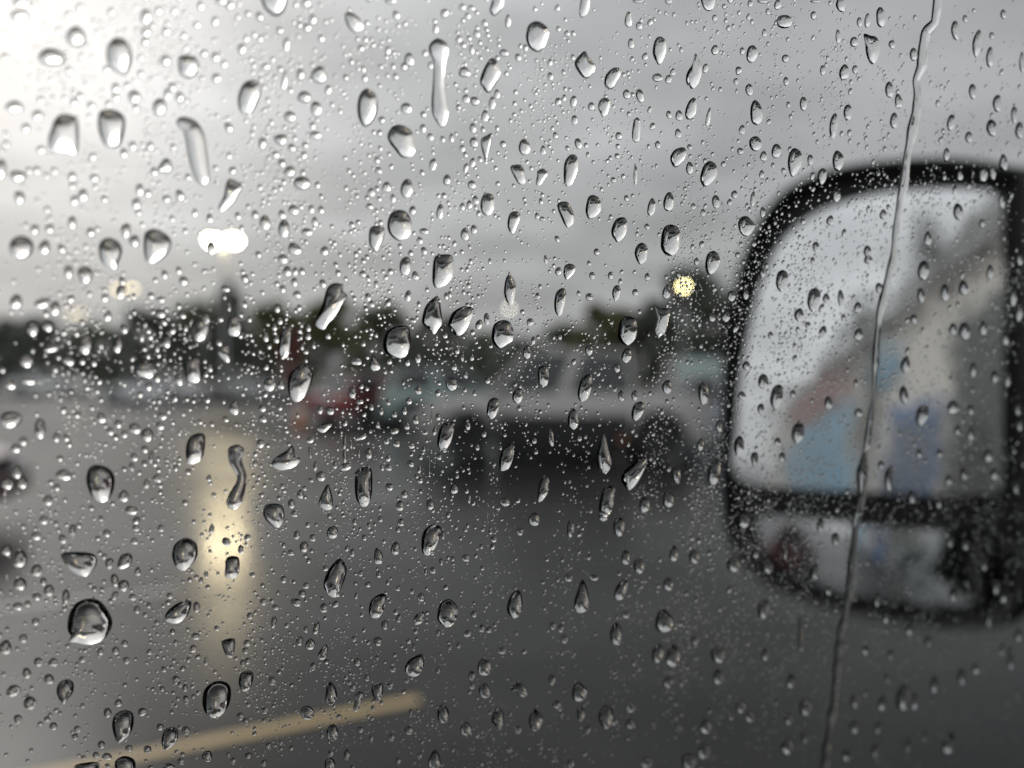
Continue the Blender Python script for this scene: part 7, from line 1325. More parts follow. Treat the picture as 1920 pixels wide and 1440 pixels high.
[-3540,-2289,-3563,-2304,-3582,-2278,-3582,-2240,-3568,-2209,-3549,-2218,-3537,-2251],
[-2503,622,-2521,645,-2524,682,-2507,708,-2484,695,-2470,666,-2482,633],
[-2802,777,-2780,761,-2776,726,-2794,700,-2819,701,-2831,731,-2824,763],
[-3893,-913,-3876,-884,-3853,-884,-3840,-911,-3848,-944,-3870,-963,-3891,-947],
[-1787,-2704,-1786,-2748,-1801,-2776,-1819,-2779,-1831,-2742,-1825,-2700,-1807,-2690],
[-4079,2034,-4065,2008,-4071,1975,-4096,1960,-4119,1975,-4120,2008,-4100,2033],
[87,4374,107,4364,119,4334,106,4307,76,4298,58,4322,69,4353],
[-775,4058,-762,4085,-738,4093,-718,4071,-714,4040,-739,4022,-766,4030],
[-3860,3717,-3844,3739,-3825,3742,-3808,3734,-3808,3708,-3817,3683,-3834,3663,-3850,3673,-3859,3691],
[-455,-141,-479,-152,-505,-141,-507,-106,-493,-80,-472,-75,-457,-105],
[-2833,672,-2837,641,-2860,626,-2883,644,-2882,680,-2868,704,-2848,702],
[-911,4093,-925,4067,-954,4069,-972,4088,-967,4119,-941,4130,-916,4121],
[244,4065,213,4072,207,4098,224,4124,247,4126,268,4109,269,4081],
[-2456,486,-2442,513,-2425,516,-2413,480,-2414,442,-2435,426,-2454,448],
[-3298,-4737,-3282,-4764,-3285,-4799,-3302,-4816,-3323,-4799,-3331,-4763,-3320,-4733],
[-4425,3069,-4449,3080,-4453,3108,-4437,3137,-4414,3137,-4395,3118,-4401,3089],
[-1357,3651,-1379,3629,-1403,3632,-1413,3659,-1402,3687,-1378,3700,-1358,3682],
[215,2039,201,2020,166,2014,136,2030,138,2052,164,2065,195,2059],
[-3638,-2314,-3623,-2285,-3602,-2284,-3595,-2316,-3600,-2354,-3622,-2365,-3640,-2349],
[-3058,-883,-3040,-868,-3020,-878,-3019,-916,-3031,-947,-3052,-945,-3066,-919],
[-1949,-744,-1954,-772,-1965,-774,-1975,-749,-1980,-705,-1979,-666,-1972,-646,-1962,-658,-1953,-698],
[-1837,2562,-1815,2549,-1806,2521,-1819,2493,-1843,2493,-1862,2513,-1857,2544],
[-2458,2247,-2435,2242,-2426,2213,-2438,2185,-2461,2176,-2478,2196,-2479,2228],
[-946,3780,-968,3769,-989,3783,-995,3812,-976,3833,-950,3829,-933,3807],
[-1301,3588,-1289,3562,-1290,3530,-1313,3517,-1336,3527,-1338,3557,-1327,3585],
[-1795,1178,-1792,1211,-1771,1224,-1750,1203,-1751,1169,-1761,1142,-1781,1148],
[-1041,-595,-1048,-620,-1072,-634,-1101,-630,-1113,-611,-1097,-589,-1062,-581],
[-696,1237,-675,1245,-656,1231,-652,1198,-669,1176,-694,1177,-703,1206],
[-4050,-876,-4066,-897,-4091,-898,-4108,-876,-4106,-849,-4082,-838,-4054,-849],
[-3685,1846,-3670,1874,-3652,1874,-3639,1850,-3644,1816,-3666,1802,-3689,1811],
[-3405,3318,-3381,3328,-3365,3310,-3367,3278,-3385,3256,-3405,3256,-3414,3286],
[-4570,2271,-4597,2278,-4600,2304,-4582,2330,-4561,2331,-4543,2313,-4543,2285],
[-1709,3388,-1701,3419,-1678,3426,-1660,3414,-1654,3384,-1674,3361,-1698,3362],
[-1054,-837,-1070,-858,-1089,-852,-1094,-816,-1083,-782,-1066,-769,-1055,-796],
[-876,1111,-875,1079,-890,1058,-911,1070,-923,1100,-915,1129,-895,1133],
[-1888,1236,-1887,1269,-1867,1283,-1848,1266,-1840,1235,-1853,1209,-1873,1210],
[782,1192,799,1169,795,1141,772,1133,749,1149,746,1178,758,1202],
[-3779,649,-3764,673,-3742,675,-3733,648,-3739,615,-3759,602,-3776,617],
[1086,2951,1071,2929,1046,2930,1031,2951,1032,2977,1057,2986,1082,2977],
[-3626,3586,-3651,3583,-3669,3599,-3664,3623,-3640,3637,-3613,3630,-3608,3607],
[-1881,-813,-1875,-783,-1865,-773,-1855,-792,-1851,-825,-1854,-862,-1861,-884,-1871,-878,-1878,-851],
[-3207,3560,-3194,3583,-3173,3587,-3160,3565,-3166,3538,-3185,3520,-3205,3532],
[-2577,427,-2578,463,-2565,488,-2548,488,-2540,458,-2547,424,-2562,413],
[-452,1534,-436,1541,-422,1519,-421,1487,-433,1467,-451,1476,-458,1505],
[-678,1459,-692,1476,-697,1506,-680,1523,-659,1520,-654,1493,-661,1467],
[-3089,3588,-3106,3569,-3130,3575,-3132,3598,-3122,3622,-3103,3627,-3087,3612],
[-1812,2125,-1801,2147,-1779,2147,-1766,2127,-1769,2103,-1788,2093,-1808,2101],
[-1016,-383,-1018,-332,-1013,-320,-1005,-357,-999,-404,-997,-454,-999,-481,-1004,-482,-1011,-435],
[-3608,3215,-3622,3196,-3644,3194,-3655,3209,-3652,3231,-3632,3240,-3614,3234],
[-3318,843,-3332,830,-3340,850,-3337,881,-3326,908,-3316,900,-3311,875],
[-3429,-2231,-3419,-2248,-3420,-2273,-3433,-2286,-3449,-2274,-3453,-2253,-3442,-2235],
[3374,-7158,3363,-7106,3332,-7092,3308,-7129,3310,-7185,3333,-7220,3362,-7208],
[25196,-6542,25171,-6483,25116,-6454,25074,-6508,25071,-6578,25118,-6619,25173,-6604],
[25554,-13266,25527,-13160,25461,-13145,25411,-13213,25414,-13317,25459,-13400,25524,-13365],
[12477,3474,12465,3508,12441,3522,12424,3492,12423,3454,12442,3429,12466,3439],
[9358,5913,9314,6056,9216,6119,9145,5992,9144,5834,9220,5739,9321,5757],
[27649,6905,27628,6953,27590,6964,27560,6931,27562,6880,27591,6850,27630,6855],
[-3441,12450,-3473,12566,-3544,12578,-3597,12507,-3602,12388,-3544,12321,-3481,12350],
[11595,2645,11581,2685,11554,2688,11529,2667,11534,2626,11553,2600,11581,2605],
[25963,-3022,25939,-2950,25887,-2934,25845,-2982,25851,-3058,25888,-3103,25939,-3095],
[7167,12172,7130,12293,7049,12327,6986,12239,6976,12099,7048,12011,7137,12036],
[27184,-14431,27111,-14231,26987,-14156,26892,-14318,26871,-14561,26990,-14685,27109,-14626],
[-12617,13230,-12647,13323,-12702,13334,-12753,13285,-12747,13181,-12704,13114,-12647,13137],
[23873,-15088,23850,-15018,23798,-14997,23753,-15046,23755,-15128,23798,-15178,23848,-15155],
[16540,14404,16506,14510,16437,14533,16380,14463,16383,14346,16435,14259,16505,14299],
[5426,-13792,5398,-13686,5330,-13663,5274,-13732,5271,-13855,5329,-13934,5395,-13892],
[19441,-13227,19424,-13159,19384,-13147,19352,-13190,19349,-13266,19383,-13314,19425,-13297],
[20834,12334,20793,12478,20708,12519,20638,12417,20644,12258,20709,12160,20787,12205],
[16239,11685,16209,11791,16132,11809,16069,11744,16074,11630,16133,11567,16211,11574],
[16916,-12131,16877,-11999,16789,-11939,16726,-12058,16715,-12213,16791,-12313,16887,-12286],
[-3859,7152,-3879,7220,-3920,7245,-3954,7193,-3952,7113,-3919,7066,-3876,7077],
[20705,1170,20679,1264,20623,1294,20578,1224,20582,1119,20625,1054,20677,1082],
[-3108,-15807,-3134,-15730,-3180,-15712,-3222,-15760,-3214,-15847,-3181,-15908,-3131,-15892],
[26095,-5670,26073,-5571,26012,-5549,25961,-5613,25970,-5720,26013,-5784,26073,-5769],
[11563,-927,11504,-782,11406,-722,11326,-841,11324,-1014,11405,-1136,11510,-1084],
[7087,8341,7066,8384,7030,8400,6997,8368,7001,8317,7030,8282,7066,8299],
[22071,13486,22040,13555,21983,13578,21931,13530,21930,13441,21983,13389,22042,13413],
[13147,-2811,13128,-2768,13090,-2761,13064,-2791,13061,-2834,13089,-2867,13125,-2851],
[13318,-13718,13281,-13634,13213,-13597,13157,-13667,13159,-13768,13215,-13827,13287,-13812],
[25858,-1228,25821,-1133,25747,-1107,25683,-1172,25679,-1287,25746,-1355,25828,-1335],
[3235,-15263,3201,-15143,3127,-15100,3073,-15198,3075,-15325,3127,-15425,3197,-15374],
[16769,13736,16753,13802,16710,13825,16679,13771,16677,13698,16711,13657,16754,13668],
[9730,6594,9704,6671,9653,6680,9615,6633,9611,6552,9651,6494,9706,6514],
[22336,10694,22307,10803,22241,10831,22185,10759,22190,10634,22241,10555,22311,10576],
[-9386,-12380,-9430,-12227,-9523,-12217,-9588,-12308,-9601,-12463,-9526,-12566,-9428,-12537],
[-8552,3511,-8569,3584,-8629,3604,-8678,3552,-8669,3476,-8627,3429,-8573,3445],
[7601,-15508,7524,-15335,7377,-15296,7259,-15413,7263,-15600,7372,-15745,7519,-15671],
[17437,-3420,17398,-3276,17298,-3240,17231,-3348,17236,-3487,17300,-3591,17389,-3548],
[-8513,2939,-8539,3029,-8605,3056,-8655,2987,-8657,2889,-8603,2835,-8537,2845],
[21937,9377,21920,9447,21866,9467,21822,9417,21826,9340,21867,9297,21916,9314],
[16053,716,16035,763,16001,777,15971,745,15971,686,16001,649,16039,661],
[-2253,10556,-2293,10648,-2371,10678,-2430,10607,-2440,10499,-2371,10431,-2294,10465],
[14109,-9775,14062,-9627,13963,-9567,13873,-9680,13881,-9864,13966,-9957,14065,-9930],
[10411,4940,10393,4983,10362,4995,10335,4965,10338,4917,10362,4886,10392,4900],
[10183,10516,10162,10582,10108,10585,10061,10552,10069,10484,10105,10432,10161,10450],
[-1058,-6187,-1077,-6128,-1120,-6112,-1157,-6152,-1153,-6219,-1120,-6262,-1078,-6244],
[28481,-13289,28458,-13182,28392,-13158,28351,-13240,28339,-13350,28393,-13413,28458,-13398],
[-9999,-3615,-10062,-3463,-10193,-3404,-10294,-3529,-10316,-3714,-10193,-3821,-10060,-3772],
[-10590,-8154,-10645,-8007,-10752,-7983,-10849,-8066,-10847,-8239,-10757,-8357,-10641,-8307],
[-1571,9648,-1602,9785,-1688,9808,-1763,9727,-1762,9570,-1689,9482,-1601,9509],
[8409,13767,8385,13815,8349,13829,8315,13798,8318,13739,8349,13706,8387,13717],
[-4897,12083,-4921,12142,-4973,12160,-5020,12120,-5022,12046,-4973,12004,-4921,12024],
[23151,12158,23143,12190,23122,12199,23106,12176,23104,12139,23122,12118,23142,12129],
[14517,13152,14502,13202,14465,13213,14432,13182,14434,13123,14465,13087,14504,13099],
[23769,4161,23737,4230,23681,4260,23635,4202,23638,4121,23681,4061,23744,4080],
[15294,3090,15265,3189,15198,3195,15152,3136,15150,3042,15198,2983,15259,3003],
[2539,13764,2518,13832,2476,13864,2445,13803,2441,13721,2478,13675,2524,13682],
[17104,3428,17061,3569,16974,3582,16898,3506,16899,3351,16974,3274,17056,3299],
[18501,10364,18470,10454,18416,10489,18375,10415,18367,10306,18418,10253,18470,10274],
[4378,-9158,4339,-9019,4258,-8989,4183,-9073,4182,-9243,4255,-9351,4342,-9302],
[14659,1720,14622,1833,14556,1863,14493,1791,14498,1652,14555,1572,14622,1606],
[12084,7708,12022,7816,11927,7842,11840,7774,11844,7644,11925,7562,12024,7596],
[18779,-4910,18764,-4825,18705,-4809,18660,-4865,18668,-4949,18707,-5000,18757,-4981],
[-6201,-10163,-6227,-10090,-6286,-10066,-6335,-10119,-6326,-10200,-6284,-10246,-6227,-10235],
[28583,11255,28547,11363,28473,11384,28411,11315,28417,11199,28472,11119,28544,11153],
[16745,2456,16682,2674,16546,2722,16425,2586,16430,2331,16547,2196,16686,2231],
[17961,14442,17944,14490,17908,14495,17877,14468,17881,14418,17907,14380,17943,14397],
[20755,-13665,20709,-13475,20591,-13456,20484,-13556,20494,-13766,20590,-13881,20711,-13857],
[22579,-2449,22551,-2398,22502,-2376,22460,-2417,22465,-2478,22503,-2516,22555,-2506],
[12582,-10587,12540,-10497,12463,-10476,12397,-10534,12389,-10645,12463,-10700,12543,-10684],
[-8491,12431,-8521,12499,-8572,12518,-8616,12472,-8619,12388,-8573,12337,-8519,12359],
[24755,-11411,24730,-11326,24674,-11286,24624,-11357,24631,-11459,24674,-11531,24736,-11507],
[22214,-11197,22184,-11119,22124,-11103,22076,-11155,22076,-11239,22123,-11297,22183,-11273],
[11020,10845,11004,10897,10969,10911,10945,10871,10941,10816,10968,10777,11002,10798],
[22586,1655,22565,1712,22530,1738,22501,1691,22504,1622,22531,1576,22566,1594],
[-3661,-13078,-3683,-13005,-3739,-12998,-3788,-13037,-3779,-13113,-3739,-13158,-3689,-13140],
[4732,-8326,4723,-8294,4695,-8290,4671,-8308,4674,-8343,4694,-8368,4722,-8357],
[830,-8276,776,-8103,652,-8081,554,-8185,563,-8361,651,-8481,773,-8443],
[22798,10178,22772,10278,22700,10284,22643,10229,22637,10122,22698,10060,22767,10087],
[-7080,10722,-7128,10826,-7214,10858,-7283,10781,-7277,10666,-7214,10583,-7126,10613],
[9313,-8534,9299,-8484,9270,-8474,9244,-8505,9244,-8563,9269,-8601,9299,-8583],
[-1732,13842,-1749,13922,-1805,13931,-1850,13884,-1852,13798,-1805,13754,-1748,13759],
[18406,-3726,18389,-3678,18348,-3672,18313,-3699,18313,-3753,18347,-3785,18390,-3777],
[-7953,-3012,-7984,-2914,-8056,-2893,-8123,-2951,-8120,-3071,-8056,-3134,-7984,-3111],
[24123,-11046,24104,-11000,24069,-10990,24042,-11022,24040,-11071,24068,-11105,24106,-11095],
[13223,14163,13191,14278,13117,14302,13053,14230,13055,14098,13117,14024,13186,14058],
[2305,11749,2289,11793,2250,11798,2224,11769,2217,11724,2251,11701,2286,11709],
[-11428,13366,-11457,13464,-11535,13486,-11591,13415,-11598,13311,-11537,13235,-11456,13265],
[-10891,11685,-10929,11786,-10989,11810,-11037,11740,-11038,11629,-10992,11540,-10922,11567],
[21644,6974,21617,7064,21543,7084,21489,7021,21488,6926,21545,6871,21617,6882],
[7382,-11136,7341,-11045,7273,-11014,7222,-11087,7210,-11194,7274,-11252,7342,-11228],
[694,-12371,633,-12193,526,-12123,445,-12272,445,-12470,525,-12625,643,-12572],
[22883,11627,22844,11761,22738,11781,22642,11706,22644,11549,22734,11451,22841,11497],
[27148,13362,27133,13438,27086,13456,27051,13402,27050,13321,27088,13280,27130,13293],
[22930,-5296,22907,-5242,22861,-5224,22828,-5268,22823,-5327,22862,-5358,22904,-5344],
[1523,-11525,1507,-11464,1472,-11459,1441,-11491,1445,-11557,1471,-11601,1508,-11588],
[-7699,10845,-7714,10888,-7741,10901,-7759,10867,-7762,10821,-7740,10791,-7714,10803],
[-12540,5087,-12553,5127,-12578,5141,-12600,5112,-12598,5065,-12578,5036,-12551,5043],
[-6047,13504,-6073,13562,-6120,13577,-6165,13541,-6160,13470,-6119,13433,-6074,13448],
[27175,-8213,27144,-8157,27095,-8138,27046,-8176,27048,-8250,27093,-8297,27150,-8280],
[19042,-9837,19017,-9752,18964,-9737,18923,-9792,18927,-9879,18964,-9937,19019,-9925],
[2660,-13351,2636,-13289,2599,-13265,2564,-13311,2566,-13389,2598,-13442,2637,-13413],
[-12640,88,-12651,129,-12684,133,-12710,109,-12708,69,-12686,37,-12654,52],
[18342,-10642,18322,-10545,18267,-10537,18222,-10590,18224,-10692,18265,-10766,18319,-10733],
[-10689,-591,-10711,-511,-10772,-493,-10826,-544,-10818,-633,-10773,-692,-10713,-667],
[23313,10609,23286,10680,23236,10711,23190,10655,23192,10564,23236,10509,23286,10538],
[-8914,-3691,-8994,-3511,-9141,-3473,-9257,-3593,-9247,-3781,-9143,-3922,-8999,-3862],
[7174,7545,7158,7610,7117,7621,7082,7582,7084,7510,7117,7470,7154,7488],
[-11592,-6224,-11616,-6136,-11673,-6125,-11723,-6174,-11724,-6275,-11673,-6327,-11617,-6311],
[-5622,-12762,-5643,-12686,-5698,-12674,-5744,-12720,-5747,-12807,-5699,-12855,-5639,-12846],
[-2846,14483,-2871,14563,-2929,14585,-2975,14527,-2975,14440,-2927,14397,-2876,14414],
[-10704,-10759,-10721,-10692,-10763,-10671,-10794,-10722,-10800,-10800,-10763,-10850,-10720,-10827],
[-105,9928,-126,9997,-172,10017,-203,9963,-203,9893,-172,9835,-128,9862],
[14730,8670,14726,8697,14710,8702,14699,8683,14697,8656,14710,8640,14724,8648],
[23204,995,23182,1089,23114,1093,23055,1046,23056,945,23113,892,23181,904],
[22767,-14539,22740,-14456,22688,-14422,22647,-14492,22649,-14585,22689,-14644,22739,-14619],
[13833,-7273,13809,-7204,13748,-7193,13706,-7240,13709,-7305,13748,-7355,13802,-7332],
[19652,-433,19606,-295,19503,-281,19416,-358,19433,-496,19501,-598,19593,-547],
[5308,-14327,5275,-14224,5194,-14204,5134,-14274,5134,-14381,5197,-14437,5266,-14415],
[13454,6570,13422,6653,13361,6678,13305,6623,13316,6526,13362,6465,13423,6486],
[15465,9465,15436,9614,15327,9627,15232,9548,15242,9389,15326,9301,15425,9335],
[17691,-12465,17667,-12402,17614,-12388,17577,-12434,17579,-12495,17615,-12535,17664,-12524],
[9150,-13736,9141,-13707,9120,-13700,9104,-13721,9103,-13753,9119,-13776,9142,-13767],
[-10191,8184,-10211,8229,-10249,8252,-10279,8211,-10281,8157,-10249,8119,-10210,8138],
[-3266,-12510,-3281,-12464,-3323,-12449,-3352,-12486,-3358,-12538,-3322,-12567,-3285,-12551],
[-4280,-5415,-4319,-5298,-4397,-5281,-4463,-5350,-4466,-5482,-4398,-5556,-4325,-5519],
[12646,9793,12601,9899,12525,9933,12457,9859,12462,9731,12525,9651,12605,9680],
[-2461,14893,-2495,14991,-2568,15024,-2616,14942,-2617,14843,-2565,14777,-2490,14785],
[-336,-14758,-356,-14689,-398,-14658,-430,-14719,-438,-14805,-399,-14862,-352,-14839],
[-965,-10283,-999,-10183,-1075,-10153,-1145,-10219,-1129,-10335,-1075,-10415,-1000,-10381],
[-10673,13945,-10684,13981,-10706,13989,-10725,13967,-10723,13925,-10706,13898,-10685,13912],
[22728,13180,22713,13232,22681,13244,22653,13210,22659,13154,22681,13116,22713,13128],
[-5577,-9259,-5590,-9202,-5627,-9182,-5658,-9224,-5651,-9287,-5626,-9329,-5592,-9312],
[9368,9882,9338,10059,9223,10096,9132,9977,9139,9791,9222,9661,9333,9715],
[-10241,3807,-10262,3861,-10311,3881,-10349,3838,-10351,3775,-10312,3728,-10261,3752],
[21282,-145,21257,-48,21201,-38,21158,-95,21156,-196,21198,-272,21258,-246],
[20816,13182,20793,13263,20728,13289,20671,13231,20673,13134,20729,13081,20790,13105],
[15517,13403,15488,13536,15410,13569,15345,13479,15356,13337,15409,13228,15491,13262],
[11211,1001,11176,1091,11101,1117,11031,1057,11028,943,11099,876,11176,911],
[14413,7413,14377,7501,14303,7531,14246,7462,14241,7361,14304,7297,14372,7334],
[25661,-8888,25648,-8830,25610,-8816,25584,-8859,25584,-8917,25610,-8959,25645,-8939],
[-2777,6623,-2804,6698,-2850,6716,-2888,6665,-2891,6578,-2851,6523,-2799,6538],
[-5672,14057,-5701,14140,-5754,14152,-5802,14107,-5801,14009,-5755,13955,-5698,13969],
[-10288,10206,-10353,10424,-10483,10498,-10593,10337,-10594,10075,-10479,9943,-10357,9997],
[-1920,-8180,-1952,-8087,-2019,-8044,-2071,-8126,-2072,-8234,-2018,-8308,-1949,-8278],
[-8428,1601,-8452,1700,-8515,1731,-8566,1658,-8563,1546,-8513,1484,-8457,1511],
[16457,-3298,16437,-3197,16367,-3187,16313,-3247,16316,-3346,16365,-3417,16438,-3400],
[3139,14047,3103,14179,3023,14219,2952,14128,2945,13960,3022,13865,3112,13893],
[-6948,-709,-6969,-634,-7025,-622,-7074,-666,-7075,-753,-7025,-794,-6973,-778],
[6924,-8316,6888,-8181,6806,-8115,6738,-8234,6747,-8390,6807,-8507,6890,-8456],
[5827,13368,5804,13423,5752,13450,5713,13400,5705,13331,5754,13295,5811,13302],
[25067,6569,25043,6670,24979,6699,24925,6628,24928,6513,24980,6449,25044,6467],
[8227,-14737,8206,-14689,8164,-14678,8127,-14709,8131,-14762,8163,-14795,8206,-14785],
[-6022,-15449,-6066,-15284,-6168,-15267,-6242,-15369,-6241,-15529,-6168,-15628,-6073,-15600],
[-2188,-11314,-2222,-11213,-2292,-11185,-2357,-11251,-2356,-11376,-2294,-11457,-2221,-11417],
[-462,6128,-488,6186,-527,6203,-562,6164,-560,6095,-528,6043,-484,6064],
[16277,12974,16239,13111,16155,13161,16094,13048,16080,12888,16156,12793,16239,12838],
[3388,5455,3358,5534,3287,5563,3241,5495,3233,5411,3290,5363,3362,5369],
[10466,2537,10438,2620,10383,2648,10336,2586,10342,2492,10384,2437,10436,2458],
[10205,-12833,10153,-12721,10070,-12675,9993,-12760,9995,-12904,10070,-12993,10160,-12958],
[15613,-6085,15564,-5913,15457,-5896,15377,-6000,15366,-6179,15458,-6266,15563,-6255],
[17451,-10582,17421,-10511,17360,-10479,17305,-10536,17313,-10624,17360,-10684,17427,-10663],
[14160,2464,14127,2570,14051,2605,13992,2524,13992,2405,14051,2320,14124,2364],
[20074,6086,20054,6156,20006,6170,19965,6125,19966,6047,20007,6009,20050,6024],
[-12026,-4354,-12047,-4266,-12100,-4237,-12138,-4308,-12147,-4408,-12099,-4462,-12049,-4438],
[2571,11031,2550,11096,2508,11111,2472,11069,2471,10991,2508,10953,2548,10968],
[-11351,9248,-11365,9295,-11392,9312,-11418,9278,-11413,9223,-11392,9185,-11363,9198],
[-7046,-3506,-7097,-3393,-7185,-3365,-7267,-3435,-7262,-3573,-7184,-3641,-7088,-3635],
[11172,13967,11153,14025,11110,14038,11073,14001,11073,13933,11110,13897,11153,13908],
[-5146,-13096,-5158,-13052,-5186,-13038,-5211,-13069,-5211,-13123,-5185,-13147,-5159,-13137],
[11519,-12363,11494,-12262,11429,-12243,11379,-12309,11369,-12424,11429,-12481,11494,-12466],
[18217,278,18204,325,18173,335,18147,306,18145,249,18172,213,18207,224],
[-7525,438,-7555,574,-7655,611,-7720,503,-7720,373,-7653,276,-7560,312],
[-1160,-12202,-1203,-12071,-1299,-12026,-1382,-12123,-1377,-12277,-1298,-12370,-1208,-12324],
[11404,9004,11381,9045,11343,9058,11308,9030,11307,8978,11343,8951,11382,8962],
[25752,-215,25733,-161,25701,-149,25676,-186,25677,-244,25700,-290,25732,-268],
[120,-10474,79,-10381,7,-10360,-53,-10422,-57,-10528,5,-10600,81,-10569],
[25408,-8044,25392,-7992,25359,-7966,25333,-8012,25335,-8074,25360,-8115,25395,-8103],
[25217,2519,25198,2595,25150,2602,25109,2560,25115,2482,25148,2422,25198,2443],
[-4281,-6919,-4308,-6872,-4349,-6859,-4383,-6892,-4384,-6946,-4351,-6988,-4306,-6968],
[22898,471,22862,545,22796,560,22735,516,22740,429,22796,378,22863,397],
[9043,14792,9017,14889,8958,14914,8912,14846,8910,14737,8960,14682,9012,14706],
[-239,-11381,-269,-11293,-329,-11254,-373,-11332,-375,-11431,-327,-11494,-260,-11487],
[-10179,2326,-10191,2385,-10226,2396,-10251,2355,-10250,2297,-10226,2254,-10191,2266],
[-5289,10103,-5308,10171,-5353,10181,-5393,10142,-5394,10063,-5355,10012,-5305,10030],
[3370,-7857,3340,-7748,3268,-7712,3221,-7803,3215,-7916,3269,-7996,3338,-7961],
[21791,-1906,21771,-1830,21719,-1807,21682,-1867,21681,-1946,21719,-2006,21768,-1976],
[-9279,10394,-9298,10492,-9359,10497,-9408,10444,-9406,10346,-9361,10275,-9304,10309],
[12438,-1629,12416,-1524,12349,-1510,12293,-1572,12296,-1684,12349,-1748,12415,-1731],
[13377,-14645,13357,-14590,13310,-14574,13279,-14619,13278,-14671,13311,-14710,13353,-14694],
[1747,10711,1735,10738,1714,10743,1698,10725,1698,10696,1714,10678,1735,10682],
[21458,-9628,21434,-9524,21374,-9508,21321,-9567,21322,-9688,21372,-9766,21432,-9729],
[9181,13819,9165,13864,9134,13886,9110,13844,9111,13794,9134,13753,9165,13774],
[-5808,12350,-5853,12462,-5940,12480,-6010,12410,-6009,12290,-5942,12208,-5857,12245],
[-11557,-14251,-11579,-14185,-11631,-14162,-11673,-14212,-11667,-14285,-11629,-14329,-11578,-14317],
[22037,6058,22009,6178,21932,6203,21865,6128,21875,5996,21934,5924,22003,5950],
[-8567,869,-8594,948,-8653,969,-8692,908,-8692,831,-8650,783,-8600,801],
[-7354,8076,-7383,8193,-7476,8200,-7541,8131,-7542,8021,-7480,7930,-7388,7967],
[6852,-9059,6815,-8965,6747,-8942,6687,-9003,6687,-9116,6746,-9185,6813,-9149],
[11154,-11975,11116,-11861,11046,-11835,10987,-11909,10981,-12046,11046,-12113,11117,-12090],
[11661,12575,11608,12678,11513,12712,11441,12631,11423,12508,11512,12432,11610,12469],
[24576,-9328,24552,-9197,24467,-9170,24403,-9259,24399,-9399,24469,-9472,24547,-9450],
[2176,6948,2151,7023,2090,7028,2044,6985,2040,6908,2088,6858,2151,6872],
[15102,-10812,15072,-10729,15000,-10707,14941,-10765,14952,-10853,15000,-10915,15072,-10896],
[19232,-4554,19211,-4496,19161,-4486,19123,-4524,19126,-4583,19161,-4624,19210,-4612],
[18888,-9184,18855,-9116,18794,-9104,18736,-9141,18742,-9222,18794,-9267,18858,-9256],
[3642,-8591,3629,-8551,3597,-8548,3568,-8569,3573,-8611,3596,-8635,3628,-8630],
[12688,6602,12670,6660,12625,6669,12585,6636,12584,6567,12624,6528,12671,6541],
[20749,-8552,20726,-8481,20682,-8448,20650,-8512,20651,-8591,20685,-8636,20730,-8632],
[22428,-15874,22407,-15797,22352,-15774,22311,-15833,22310,-15916,22354,-15958,22402,-15942],
[5601,-15617,5582,-15552,5525,-15536,5482,-15583,5483,-15651,5525,-15699,5583,-15683],
[24444,-14848,24421,-14767,24374,-14750,24336,-14803,24332,-14897,24373,-14954,24419,-14924],
[-3716,-15220,-3741,-15112,-3812,-15079,-3868,-15159,-3859,-15275,-3808,-15338,-3742,-15327],
[15136,-9424,15086,-9267,14968,-9214,14881,-9341,14876,-9512,14967,-9637,15085,-9579],
[13236,125,13200,202,13138,233,13082,175,13082,75,13139,18,13209,32],
[-10599,11176,-10628,11250,-10688,11275,-10741,11221,-10740,11132,-10688,11082,-10627,11102],
[-10030,-12363,-10043,-12316,-10080,-12311,-10106,-12341,-10110,-12389,-10080,-12416,-10044,-12409],
[-7556,-12132,-7572,-12079,-7606,-12071,-7634,-12103,-7635,-12162,-7607,-12199,-7571,-12188],
[19210,6420,19162,6540,19060,6559,18981,6482,18974,6353,19059,6277,19159,6305],
[-11613,661,-11661,824,-11767,861,-11843,744,-11848,575,-11767,462,-11672,523],
[17876,-11486,17853,-11419,17813,-11387,17776,-11442,17776,-11530,17813,-11585,17856,-11560],
[9130,-9385,9109,-9330,9067,-9307,9033,-9352,9037,-9414,9069,-9452,9110,-9441],
[3963,10360,3934,10473,3845,10502,3774,10423,3785,10305,3844,10214,3925,10262],
[26160,-11199,26132,-11105,26069,-11094,26013,-11144,26017,-11250,26069,-11305,26132,-11295],
[13893,-13702,13871,-13623,13805,-13613,13754,-13661,13752,-13744,13802,-13805,13868,-13776],
[-7428,7332,-7450,7397,-7502,7412,-7535,7362,-7544,7296,-7502,7255,-7452,7270],
[16920,5052,16882,5155,16818,5177,16762,5113,16763,4992,16817,4915,16889,4932],
[-10628,-13243,-10659,-13143,-10734,-13118,-10797,-13185,-10793,-13299,-10737,-13385,-10662,-13340],
[17230,-854,17217,-802,17176,-793,17145,-827,17146,-880,17176,-913,17215,-903],
[-8551,-8110,-8573,-8055,-8615,-8045,-8649,-8080,-8646,-8138,-8615,-8172,-8574,-8164],
[230,8912,212,8989,164,9018,124,8959,123,8865,166,8817,216,8827],
[-11710,11858,-11726,11921,-11770,11935,-11803,11890,-11808,11822,-11769,11788,-11729,11802],
[13190,-5127,13179,-5089,13149,-5080,13125,-5106,13129,-5145,13150,-5166,13176,-5159],
[16516,3684,16490,3741,16446,3757,16408,3718,16409,3651,16445,3605,16490,3629],
[12188,-15814,12162,-15714,12102,-15692,12046,-15753,12047,-15874,12101,-15941,12160,-15908],
[-1062,-9725,-1098,-9618,-1185,-9587,-1265,-9659,-1250,-9782,-1184,-9855,-1096,-9834],
[28037,-13572,27980,-13418,27853,-13406,27744,-13487,27763,-13646,27850,-13757,27964,-13701],
[6636,8874,6616,8952,6568,8978,6529,8919,6530,8829,6567,8766,6618,8789],
[2946,-8052,2928,-7964,2871,-7945,2825,-8004,2831,-8095,2871,-8155,2927,-8138],
